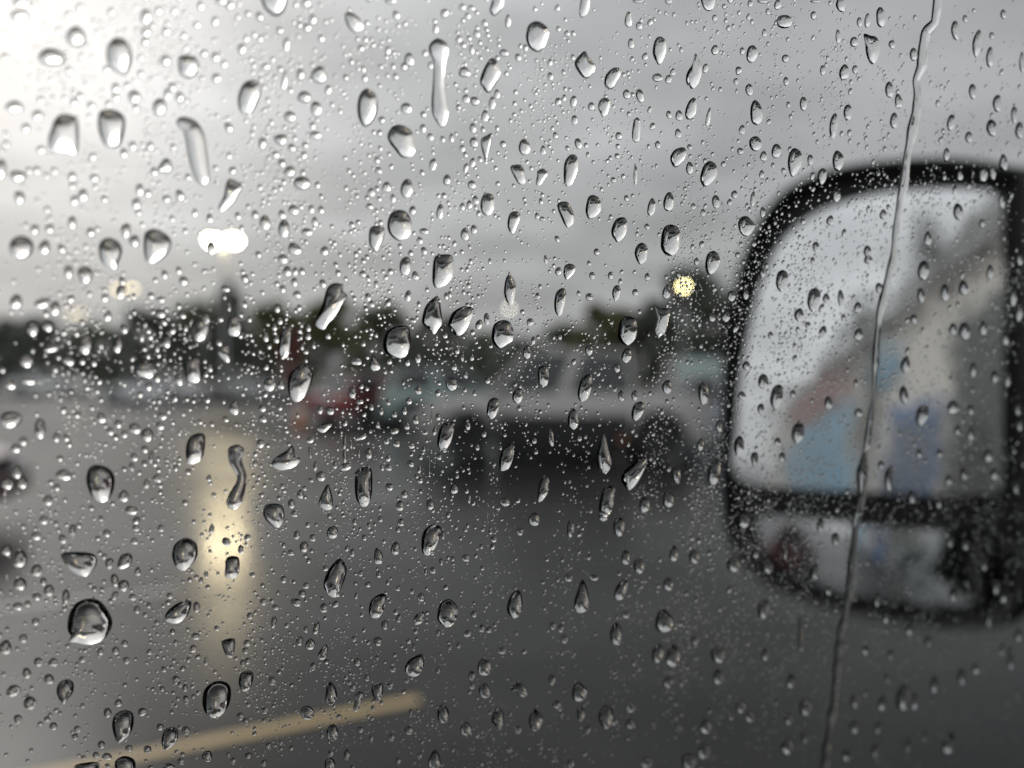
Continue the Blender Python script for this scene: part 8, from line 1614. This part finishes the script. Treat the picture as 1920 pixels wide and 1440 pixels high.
[5159,-7982,5122,-7890,5051,-7875,4990,-7930,4990,-8035,5051,-8089,5119,-8068],
[-5485,-11790,-5506,-11716,-5555,-11700,-5599,-11746,-5602,-11835,-5557,-11891,-5508,-11859],
[18128,-8844,18098,-8769,18030,-8750,17981,-8805,17980,-8884,18032,-8932,18094,-8914],
[19333,-2335,19310,-2276,19258,-2255,19215,-2301,19220,-2366,19259,-2409,19308,-2390],
[-12902,2341,-12929,2417,-12983,2433,-13028,2384,-13025,2300,-12982,2257,-12927,2262],
[-3978,11534,-3983,11564,-4006,11568,-4025,11551,-4023,11519,-4006,11497,-3985,11508],
[22663,-474,22642,-407,22593,-400,22548,-435,22554,-508,22591,-556,22640,-537],
[-11932,-10876,-11969,-10786,-12033,-10749,-12090,-10819,-12090,-10934,-12031,-10994,-11967,-10970],
[-7659,-14452,-7694,-14359,-7750,-14328,-7798,-14397,-7793,-14503,-7751,-14581,-7686,-14561],
[-9435,-8053,-9459,-7933,-9529,-7915,-9590,-7985,-9583,-8114,-9529,-8190,-9460,-8170],
[23947,-7077,23911,-6975,23848,-6945,23797,-7019,23797,-7135,23847,-7217,23911,-7180],
[26858,2104,26829,2193,26772,2204,26727,2150,26726,2057,26770,1993,26832,2009],
[5663,-9827,5627,-9682,5534,-9643,5457,-9743,5452,-9914,5532,-10027,5627,-9972],
[26910,10149,26889,10215,26845,10229,26813,10182,26815,10118,26846,10076,26887,10088],
[-2873,-10697,-2921,-10547,-3037,-10507,-3117,-10622,-3113,-10769,-3035,-10873,-2930,-10831],
[1738,-10152,1702,-10027,1613,-10011,1545,-10088,1535,-10223,1613,-10293,1699,-10271],
[4380,6468,4332,6573,4234,6606,4157,6526,4157,6409,4237,6344,4325,6372],
[9754,8507,9732,8604,9665,8635,9608,8564,9609,8450,9667,8392,9732,8410],
[16337,-9455,16296,-9340,16208,-9310,16148,-9399,16134,-9522,16207,-9605,16290,-9559],
[-4472,-13706,-4500,-13604,-4561,-13574,-4613,-13645,-4609,-13763,-4561,-13840,-4495,-13821],
[5243,-14988,5224,-14919,5180,-14902,5138,-14945,5138,-15030,5179,-15075,5227,-15061],
[11588,13511,11554,13630,11470,13664,11404,13577,11407,13448,11468,13342,11559,13383],
[-5937,7556,-5958,7630,-6016,7650,-6056,7593,-6058,7517,-6016,7463,-5957,7480],
[17811,-1111,17793,-1026,17744,-1003,17709,-1067,17712,-1152,17744,-1222,17792,-1193],
[14621,-10757,14601,-10712,14567,-10700,14536,-10730,14538,-10782,14567,-10811,14606,-10808],
[15608,-4372,15566,-4262,15493,-4228,15439,-4313,15426,-4440,15492,-4524,15564,-4476],
[18880,10846,18864,10892,18824,10901,18794,10869,18788,10818,18823,10789,18862,10802],
[13448,-1132,13418,-1054,13346,-1023,13288,-1086,13284,-1181,13349,-1228,13420,-1213],
[-10272,8417,-10284,8482,-10321,8496,-10346,8448,-10346,8386,-10320,8349,-10288,8362],
[-12906,-1714,-12931,-1646,-12989,-1639,-13039,-1675,-13037,-1751,-12988,-1787,-12938,-1772],
[21463,-6513,21441,-6470,21407,-6459,21374,-6486,21379,-6537,21405,-6577,21445,-6563],
[15432,2488,15401,2591,15316,2611,15252,2542,15253,2435,15316,2367,15401,2384],
[-2153,-10651,-2168,-10614,-2193,-10602,-2214,-10630,-2214,-10673,-2192,-10695,-2169,-10686],
[12902,5367,12834,5549,12697,5592,12582,5471,12575,5258,12696,5133,12841,5172],
[-2086,4591,-2113,4678,-2172,4695,-2216,4636,-2215,4547,-2174,4473,-2109,4496],
[-9154,-7398,-9179,-7301,-9237,-7276,-9286,-7341,-9283,-7451,-9236,-7515,-9178,-7498],
[-11550,8772,-11591,8905,-11675,8943,-11730,8837,-11739,8700,-11674,8612,-11598,8655],
[-4360,-12082,-4426,-11929,-4555,-11875,-4651,-11999,-4661,-12171,-4554,-12281,-4418,-12248],
[-12620,-3841,-12640,-3794,-12676,-3786,-12705,-3817,-12706,-3867,-12677,-3899,-12642,-3886],
[26378,11302,26355,11369,26309,11390,26272,11341,26272,11264,26311,11226,26352,11241],
[25329,10436,25296,10543,25221,10558,25158,10494,25160,10378,25218,10296,25296,10328],
[28609,3503,28564,3634,28487,3670,28429,3573,28419,3425,28489,3349,28567,3366],
[22566,9543,22555,9582,22531,9597,22511,9566,22512,9520,22531,9489,22557,9497],
[6570,10260,6528,10428,6381,10469,6264,10352,6284,10179,6387,10086,6517,10109],
[-673,-9268,-703,-9192,-758,-9167,-798,-9227,-805,-9315,-759,-9375,-700,-9352],
[-5979,12966,-6001,13041,-6061,13044,-6107,13003,-6110,12928,-6062,12886,-6002,12894],
[23707,-15823,23683,-15747,23630,-15739,23589,-15784,23588,-15863,23628,-15918,23678,-15890],
[-5237,12865,-5251,12896,-5278,12911,-5300,12885,-5303,12844,-5278,12818,-5248,12828],
[15620,8865,15607,8909,15575,8911,15551,8886,15552,8844,15575,8816,15606,8824],
[-5455,-8257,-5489,-8152,-5566,-8134,-5618,-8206,-5628,-8314,-5566,-8384,-5494,-8353],
[11448,-9670,11427,-9584,11375,-9566,11335,-9625,11336,-9713,11377,-9758,11425,-9752],
[27593,14622,27557,14698,27496,14718,27444,14667,27448,14580,27495,14518,27561,14539],
[-1564,11604,-1596,11710,-1663,11737,-1719,11664,-1716,11545,-1664,11463,-1596,11498],
[6863,-14947,6839,-14859,6774,-14837,6730,-14904,6727,-14993,6775,-15050,6838,-15033],
[28408,-11857,28384,-11807,28338,-11781,28295,-11823,28304,-11886,28340,-11920,28388,-11913],
[-7560,-13014,-7608,-12901,-7688,-12859,-7754,-12948,-7751,-13079,-7687,-13157,-7610,-13124],
[28485,8654,28445,8751,28359,8782,28290,8710,28298,8603,28360,8530,28443,8559],
[24631,-1616,24571,-1424,24441,-1372,24355,-1523,24350,-1712,24442,-1848,24574,-1814],
[-6089,1621,-6099,1665,-6125,1679,-6145,1645,-6145,1597,-6125,1562,-6101,1581],
[-2134,-12623,-2182,-12533,-2261,-12511,-2328,-12570,-2329,-12676,-2260,-12731,-2183,-12712],
[17185,9245,17145,9330,17073,9353,17013,9294,17015,9198,17074,9147,17144,9161],
[26247,7189,26224,7258,26173,7268,26133,7225,26135,7153,26171,7100,26219,7128]]
GRID = [[0.07,0.06,0.05,0.05,0.04,0.04,0.04,0.03,0.03,0.03,0.03,0.03,0.03,0.02,0.02,0.01,0.02,0.01,0.01,0.01,0.01,0.01,0.01,0.01,0.01,0.01,0.01,0.0,0.0,0.0,0.0,0.0,0.0,0.0,0.0,0.0,0.0,0.0,0.0,0.0,0.0,0.0],[0.07,0.06,0.06,0.05,0.05,0.04,0.04,0.03,0.03,0.03,0.03,0.03,0.03,0.02,0.02,0.01,0.02,0.01,0.01,0.01,0.01,0.01,0.01,0.01,0.01,0.01,0.01,0.01,0.0,0.0,0.0,0.0,0.0,0.0,0.0,0.0,0.0,0.0,0.0,0.0,0.0,0.0],[0.08,0.07,0.06,0.06,0.05,0.04,0.04,0.04,0.03,0.03,0.04,0.03,0.03,0.02,0.01,0.01,0.02,0.02,0.01,0.01,0.01,0.01,0.01,0.01,0.01,0.01,0.01,0.01,0.01,0.0,0.0,0.0,0.0,0.0,0.0,0.0,0.0,0.0,0.0,0.0,0.0,0.0],[0.09,0.08,0.07,0.06,0.05,0.05,0.04,0.04,0.04,0.03,0.04,0.04,0.03,0.02,0.01,0.01,0.02,0.02,0.02,0.01,0.01,0.01,0.01,0.01,0.01,0.01,0.01,0.01,0.01,0.0,0.0,0.0,0.0,0.0,0.0,0.0,0.0,0.0,0.0,0.0,0.0,0.0],[0.1,0.08,0.07,0.07,0.06,0.05,0.05,0.04,0.04,0.03,0.04,0.04,0.03,0.02,0.01,0.01,0.02,0.02,0.02,0.01,0.01,0.01,0.01,0.01,0.01,0.01,0.01,0.01,0.01,0.01,0.0,0.0,0.0,0.0,0.0,0.0,0.0,0.0,0.0,0.0,0.0,0.0],[0.11,0.09,0.08,0.07,0.06,0.06,0.05,0.05,0.04,0.04,0.04,0.04,0.04,0.03,0.02,0.01,0.02,0.02,0.02,0.02,0.01,0.01,0.01,0.01,0.01,0.01,0.01,0.01,0.01,0.01,0.01,0.0,0.0,0.0,0.0,0.0,0.0,0.0,0.0,0.0,0.0,0.0],[0.12,0.1,0.09,0.08,0.07,0.06,0.05,0.05,0.04,0.04,0.05,0.04,0.04,0.03,0.02,0.02,0.02,0.02,0.02,0.02,0.02,0.01,0.01,0.01,0.01,0.01,0.01,0.01,0.01,0.01,0.01,0.0,0.0,0.0,0.0,0.0,0.0,0.0,0.0,0.0,0.0,0.0],[0.13,0.11,0.1,0.08,0.07,0.07,0.06,0.05,0.05,0.04,0.05,0.05,0.04,0.03,0.02,0.02,0.02,0.02,0.02,0.02,0.02,0.01,0.01,0.01,0.01,0.01,0.01,0.01,0.01,0.01,0.01,0.01,0.0,0.0,0.0,0.0,0.0,0.0,0.01,0.01,0.0,0.0],[0.14,0.12,0.11,0.09,0.08,0.07,0.06,0.06,0.05,0.05,0.05,0.05,0.03,0.03,0.02,0.03,0.02,0.02,0.02,0.02,0.02,0.07,0.06,0.06,0.05,0.01,0.01,0.01,0.01,0.01,0.01,0.01,0.01,0.01,0.01,0.01,0.01,0.01,0.01,0.01,0.01,0.01],[0.16,0.14,0.12,0.1,0.09,0.08,0.07,0.06,0.05,0.05,0.06,0.05,0.04,0.03,0.02,0.03,0.02,0.14,0.13,0.12,0.07,0.07,0.06,0.06,0.06,0.01,0.01,0.01,0.01,0.02,0.02,0.02,0.02,0.02,0.02,0.02,0.01,0.01,0.01,0.01,0.01,0.01],[0.18,0.15,0.13,0.11,0.1,0.09,0.08,0.07,0.06,0.05,0.06,0.06,0.24,0.22,0.13,0.18,0.17,0.15,0.14,0.13,0.14,0.13,0.1,0.22,0.03,0.03,0.03,0.03,0.02,0.02,0.02,0.02,0.02,0.02,0.03,0.02,0.02,0.02,0.02,0.02,0.02,0.02],[0.2,0.17,0.14,0.12,0.11,0.09,0.08,0.07,0.4,0.36,0.42,0.38,0.26,0.16,0.11,0.19,0.54,0.49,0.45,0.42,0.34,0.31,0.25,0.23,0.03,0.03,0.04,0.04,0.04,0.04,0.03,0.03,0.03,0.03,0.03,0.03,0.02,0.02,0.02,0.02,0.02,0.02],[0.23,0.19,0.16,0.14,0.12,0.1,0.09,0.49,0.51,0.51,0.52,0.41,0.28,0.12,0.11,0.21,0.57,0.79,0.84,0.55,0.51,0.42,0.39,0.36,0.05,0.05,0.05,0.04,0.04,0.04,0.04,0.03,0.03,0.03,0.03,0.03,0.02,0.02,0.02,0.02,0.02,0.02],[0.26,0.21,0.21,0.18,0.15,0.13,0.11,0.63,0.55,0.49,0.56,0.44,0.3,0.18,0.16,0.29,0.92,0.98,0.89,0.58,0.54,0.44,0.41,0.06,0.06,0.05,0.05,0.05,0.04,0.04,0.04,0.03,0.03,0.03,0.03,0.03,0.03,0.02,0.02,0.02,0.02,0.02],[0.34,0.28,0.24,0.2,0.17,0.15,0.13,0.69,0.69,0.53,0.54,0.54,0.37,0.19,0.3,0.63,1.23,0.89,0.81,0.56,0.51,0.47,0.43,0.06,0.06,0.06,0.05,0.05,0.04,0.04,0.04,0.04,0.03,0.03,0.03,0.03,0.03,0.03,0.02,0.02,0.02,0.02],[0.45,0.37,0.31,0.26,0.22,0.19,0.16,0.14,0.76,0.5,0.59,0.58,0.52,0.36,0.23,0.48,1.05,0.95,0.87,0.53,0.48,0.44,0.07,0.06,0.06,0.05,0.05,0.04,0.04,0.04,0.04,0.03,0.03,0.03,0.03,0.03,0.02,0.02,0.02,0.02,0.02,0.02],[0.59,0.48,0.39,0.33,0.27,0.23,0.2,0.17,0.83,0.82,0.64,0.63,0.56,0.39,0.25,1.24,1.12,1.02,0.62,0.56,0.51,0.47,0.07,0.06,0.06,0.05,0.05,0.05,0.04,0.04,0.04,0.04,0.03,0.03,0.03,0.03,0.03,0.02,0.02,0.02,0.02,0.02],[0.53,0.43,0.35,0.29,0.24,0.2,0.17,0.15,0.69,0.6,0.7,0.69,0.48,0.3,0.22,1.11,1.0,1.09,0.66,0.6,0.55,0.5,0.07,0.07,0.06,0.06,0.05,0.05,0.05,0.04,0.04,0.04,0.03,0.03,0.03,0.03,0.03,0.03,0.02,0.02,0.02,0.02],[0.8,0.64,0.51,0.42,0.35,0.23,0.19,0.16,0.76,0.77,0.86,0.42,0.66,0.39,0.23,0.6,0.86,0.78,0.62,0.48,0.44,0.06,0.06,0.05,0.05,0.05,0.04,0.04,0.04,0.03,0.04,0.04,0.04,0.03,0.03,0.03,0.03,0.03,0.02,0.02,0.02,0.02],[0.95,0.75,0.6,0.48,0.4,0.33,0.28,0.24,1.26,0.97,0.94,0.55,0.64,0.5,0.32,0.34,0.3,0.27,0.25,0.34,0.31,0.05,0.04,0.06,0.05,0.05,0.04,0.04,0.04,0.04,0.03,0.03,0.03,0.03,0.02,0.02,0.02,0.02,0.02,0.02,0.02,0.02],[1.14,0.88,0.7,0.56,0.45,0.37,0.31,0.26,0.22,0.17,0.17,0.1,0.11,0.09,0.34,0.37,0.33,0.34,0.31,0.12,0.11,0.02,0.02,0.02,0.02,0.01,0.01,0.01,0.03,0.02,0.02,0.02,0.02,0.02,0.02,0.02,0.02,0.02,0.02,0.02,0.02,0.02],[1.39,1.05,0.82,0.65,0.52,0.43,0.35,0.3,0.25,0.19,0.18,0.11,0.11,0.07,0.06,0.06,0.06,0.06,0.05,0.02,0.02,0.02,0.02,0.01,0.01,0.01,0.01,0.01,0.01,0.01,0.01,0.01,0.01,0.01,0.01,0.01,0.01,0.01,0.01,0.01,0.01,0.01],[1.71,1.27,0.97,0.76,0.61,0.49,0.4,0.33,0.28,0.21,0.2,0.16,0.12,0.07,0.08,0.07,0.06,0.06,0.02,0.02,0.02,0.02,0.02,0.01,0.01,0.01,0.01,0.01,0.01,0.01,0.01,0.01,0.01,0.01,0.01,0.01,0.01,0.01,0.01,0.01,0.01,0.01],[2.13,1.55,1.17,0.9,0.71,0.57,0.46,0.38,0.32,0.24,0.23,0.17,0.13,0.08,0.09,0.08,0.07,0.07,0.03,0.02,0.02,0.02,0.02,0.02,0.01,0.01,0.01,0.01,0.01,0.01,0.01,0.01,0.01,0.01,0.01,0.01,0.01,0.01,0.01,0.0,0.0,0.0],[2.71,1.93,1.42,1.07,0.83,0.66,0.53,0.43,0.36,0.27,0.25,0.19,0.14,0.09,0.09,0.08,0.08,0.07,0.03,0.03,0.02,0.02,0.02,0.02,0.02,0.01,0.01,0.01,0.01,0.01,0.01,0.01,0.01,0.01,0.01,0.01,0.01,0.01,0.01,0.0,0.0,0.0],[3.51,2.43,1.75,1.3,0.99,0.77,0.62,0.5,0.41,0.3,0.19,0.21,0.16,0.1,0.1,0.09,0.09,0.03,0.03,0.03,0.02,0.02,0.02,0.02,0.02,0.01,0.01,0.01,0.01,0.01,0.01,0.01,0.01,0.01,0.01,0.01,0.01,0.01,0.01,0.01,0.0,0.0],[4.67,3.12,2.19,1.59,1.19,0.92,0.72,0.58,0.47,0.34,0.21,0.24,0.18,0.11,0.11,0.1,0.1,0.04,0.03,0.03,0.03,0.02,0.02,0.02,0.02,0.02,0.01,0.01,0.01,0.01,0.01,0.01,0.01,0.01,0.01,0.01,0.01,0.01,0.01,0.01,0.01,0.0],[6.41,4.1,2.78,1.97,1.45,1.1,0.85,0.67,0.54,0.39,0.24,0.27,0.2,0.15,0.13,0.13,0.11,0.04,0.04,0.03,0.03,0.03,0.02,0.02,0.02,0.02,0.02,0.01,0.01,0.01,0.01,0.01,0.01,0.01,0.01,0.01,0.01,0.01,0.01,0.01,0.01,0.0],[9.11,5.54,3.62,2.49,1.79,1.33,1.01,0.79,0.63,0.45,0.28,0.31,0.16,0.16,0.14,0.14,0.05,0.05,0.04,0.04,0.03,0.03,0.02,0.02,0.02,0.02,0.02,0.02,0.01,0.01,0.01,0.01,0.01,0.01,0.01,0.01,0.01,0.01,0.01,0.01,0.01,0.01],[0.8,7.75,4.83,3.21,2.24,1.63,1.22,0.93,0.73,0.52,0.32,0.35,0.18,0.18,0.15,0.15,0.06,0.05,0.04,0.04,0.03,0.03,0.03,0.02,0.02,0.02,0.02,0.02,0.01,0.01,0.01,0.01,0.01,0.01,0.01,0.01,0.01,0.01,0.01,0.01,0.01,0.01],[0.8,0.8,6.65,4.23,2.86,2.02,1.48,1.12,0.87,0.61,0.37,0.35,0.2,0.21,0.17,0.17,0.06,0.05,0.05,0.04,0.04,0.03,0.03,0.03,0.02,0.02,0.02,0.02,0.02,0.01,0.01,0.01,0.01,0.01,0.01,0.01,0.01,0.01,0.01,0.01,0.01,0.01]]
GU, GV, GS = -130, -160, 10
nrng = np.random.default_rng(21)
occ = []      # (u, v, radius) of what is already on the pane
for kind, label, pts in DROPS:
    pts = np.array(pts, float)/100
    if kind == 'p':
        P_ = pts.reshape(-1, 2); c = P_.mean(0); r_ = math.sqrt(np.ptp(P_[:,0])*np.ptp(P_[:,1]))/2
        a = R(min(49, 43+2.2*r_)+nrng.uniform(-3.5, 3.5))
        V_, f, _ = dome(P_, a, 40 if r_ > .9 else 28, RINGS)
        me, M_ = water_mesh('raindrop', V_, f); o = link('raindrop', me); o.matrix_world = M_
        tag(o, label, 'raindrop', 'raindrops on the side window'); occ.append((c[0], c[1], r_))
    else:
        S_ = pts.reshape(-1, 3)*(1, 1, 1.0 if kind == 's' else 1.2); V_, f = trickle(S_, R(44 if kind == 's' else 60), wob=.0 if kind == 's' else .27)
        nm = 'water_streak' if kind == 's' else 'water_rivulet'
        me, M_ = water_mesh(nm, V_, f); o = link(nm, me); o.matrix_world = M_
        tag(o, label, 'water streak', 'streaks of water on the side window')
        for i in range(len(S_)-1):
            for t in np.linspace(0, 1, 8): occ.append((S_[i,0]+(S_[i+1,0]-S_[i,0])*t, S_[i,1]+(S_[i+1,1]-S_[i,1])*t, S_[i,2]*.55))
# the many small droplets: one mesh
AV, AF, nv = [], [], 0
for pts in REST:
    P_ = np.array(pts, float).reshape(-1, 2)/100; c = P_.mean(0); r_ = math.sqrt(np.ptp(P_[:,0])*np.ptp(P_[:,1]))/2
    V_, f, _ = dome(P_, R(46+nrng.uniform(-6, 6)), 16, [1, .95, .86, .7, .45]); AV.append(V_); AF += [tuple(i+nv for i in q) for q in f]; nv += len(V_); occ.append((c[0], c[1], r_))
cell = {}
def put(u, v, r_): cell.setdefault((int(u//2), int(v//2)), []).append((u, v, r_))
def free(u, v, r_):
    for i in range(-2, 3):
        for j in range(-2, 3):
            for (a, b_, c) in cell.get((int(u//2)+i, int(v//2)+j), ()):
                if (a-u)**2+(b_-v)**2 < (c+r_)**2*1.05: return False
    return True
for a in occ: put(*a)
LAMPS_CLEAR = [(-1.08, 9.6, 1.1)]
for a in LAMPS_CLEAR: put(*a)
NS, RG = 10, [1, .93, .78, .5]
fin = []
# clusters follow faint vertical trails, as where earlier runs have dried
ph1, ph2 = nrng.uniform(0, 6.28, 12), nrng.uniform(0, 6.28, 12)
def trail(u, v): 
    return .25+1.25*max(0, .5+.5*math.sin(u*.62+ph1[0]+.35*math.sin(v*.11+ph1[1])))*(.6+.4*math.sin(v*.21+ph2[2]+u*.13))+.25*math.sin(u*1.9+ph1[3])*math.sin(v*.8+ph1[4])
for j, row in enumerate(GRID):
    for i, dn in enumerate(row):
        for _ in range(int(dn*GS*GS*9.5+nrng.random())):
            u, v = GU+(i+nrng.random())*GS, GV+(j+nrng.random())*GS
            if nrng.random()*1.5 > trail(u, v): continue
            sm_ = nrng.random() < .42
            r_ = float(nrng.lognormal(math.log(.085), .32)) if sm_ else min(.50, float(nrng.lognormal(math.log(.178), .42)))
            if free(u, v, r_): put(u, v, r_); fin.append((u, v, r_))
fin = np.array(fin); nf = len(fin); th = np.arange(NS)*2*math.pi/NS
asp = nrng.uniform(.95, 1.35, nf); rot = nrng.normal(0, .25, nf); al = np.radians(nrng.uniform(42, 56, nf)); ec = nrng.uniform(0, .09, (nf, 2)); pe = nrng.uniform(0, 6.28, (nf, 2))
rr = 1+ec[:,:1]*np.cos(2*th[None]+pe[:,:1])+ec[:,1:]*np.cos(3*th[None]+pe[:,1:])
ox, oy = rr*np.cos(th)*fin[:,2:]*.93, rr*np.sin(th)*fin[:,2:]*asp[:,None]
ca, sa = np.cos(rot)[:,None], np.sin(rot)[:,None]; ox, oy = ox*ca-oy*sa, ox*sa+oy*ca
blk = []
for rho in RG:
    h = fin[:,2]*(np.sqrt(np.maximum(0, 1-(rho*np.sin(al))**2))-np.cos(al))/np.sin(al)
    blk.append(np.stack((fin[:,:1]+ox*rho, fin[:,1:2]+oy*rho-.10*fin[:,2:]*(1-rho**2), np.repeat((GAP+.006+h)[:,None], NS, 1)), 2))
h0 = fin[:,2]*(1-np.cos(al))/np.sin(al)
blk.append(np.stack((fin[:,0], fin[:,1]-.1*fin[:,2], GAP+.006+h0), 1)[:,None])
blk.append(np.stack((fin[:,:1]+ox, fin[:,1:2]+oy, np.full_like(ox, GAP)), 2))
FV = np.concatenate(blk, 1); per = FV.shape[1]; FV = FV.reshape(-1, 3)
ff = []; nr = len(RG)
for i in range(nr-1):
    for j in range(NS): ff.append((i*NS+j, i*NS+(j+1) % NS, (i+1)*NS+(j+1) % NS, (i+1)*NS+j))
b0 = nr*NS+1
for j in range(NS): ff.append((b0+j, b0+(j+1) % NS, (j+1) % NS, j))
ft = [((nr-1)*NS+j, (nr-1)*NS+(j+1) % NS, nr*NS) for j in range(NS)]; fb = tuple(b0+j for j in reversed(range(NS)))
off = (np.arange(nf)*per)[:,None]
q4 = (np.array(ff).reshape(1,-1)+off).reshape(-1); q3 = (np.array(ft).reshape(1,-1)+off).reshape(-1); qb = (np.array(fb)[None]+off).reshape(-1)
n4, n3, nb = nf*len(ff), nf*len(ft), nf
me = bpy.data.meshes.new('fine_droplets'); me.vertices.add(len(FV)); me.vertices.foreach_set('co', (FV/1000).astype(np.float32).ravel())
loops = np.concatenate((q4, q3, qb)); tot = np.concatenate((np.full(n4,4), np.full(n3,3), np.full(nb,NS))); st = np.r_[0, np.cumsum(tot)[:-1]]
me.loops.add(len(loops)); me.loops.foreach_set('vertex_index', loops.astype(np.int32)); me.polygons.add(len(tot)); me.polygons.foreach_set('loop_start', st.astype(np.int32)); me.polygons.foreach_set('loop_total', tot.astype(np.int32))
me.update(calc_edges=True); me.validate(); me.polygons.foreach_set('use_smooth', [True]*len(me.polygons)); me.materials.append(wm)
o = link('fine_droplets', me); o.matrix_world = PANE; tag(o, "countless fine rain droplets speckling the side window between the larger drops", 'droplets', kind='stuff')
me2 = mesh('small_droplets', np.vstack(AV)/1000, AF, wm, True)
bm = bmesh.new(); bm.from_mesh(me2); bmesh.ops.recalc_face_normals(bm, faces=bm.faces); bm.to_mesh(me2); bm.free()
o = link('small_droplets', me2); o.matrix_world = PANE; tag(o, "small raindrops past counting, scattered over the whole side window", 'droplets', kind='stuff')
print('fine droplets', nf)
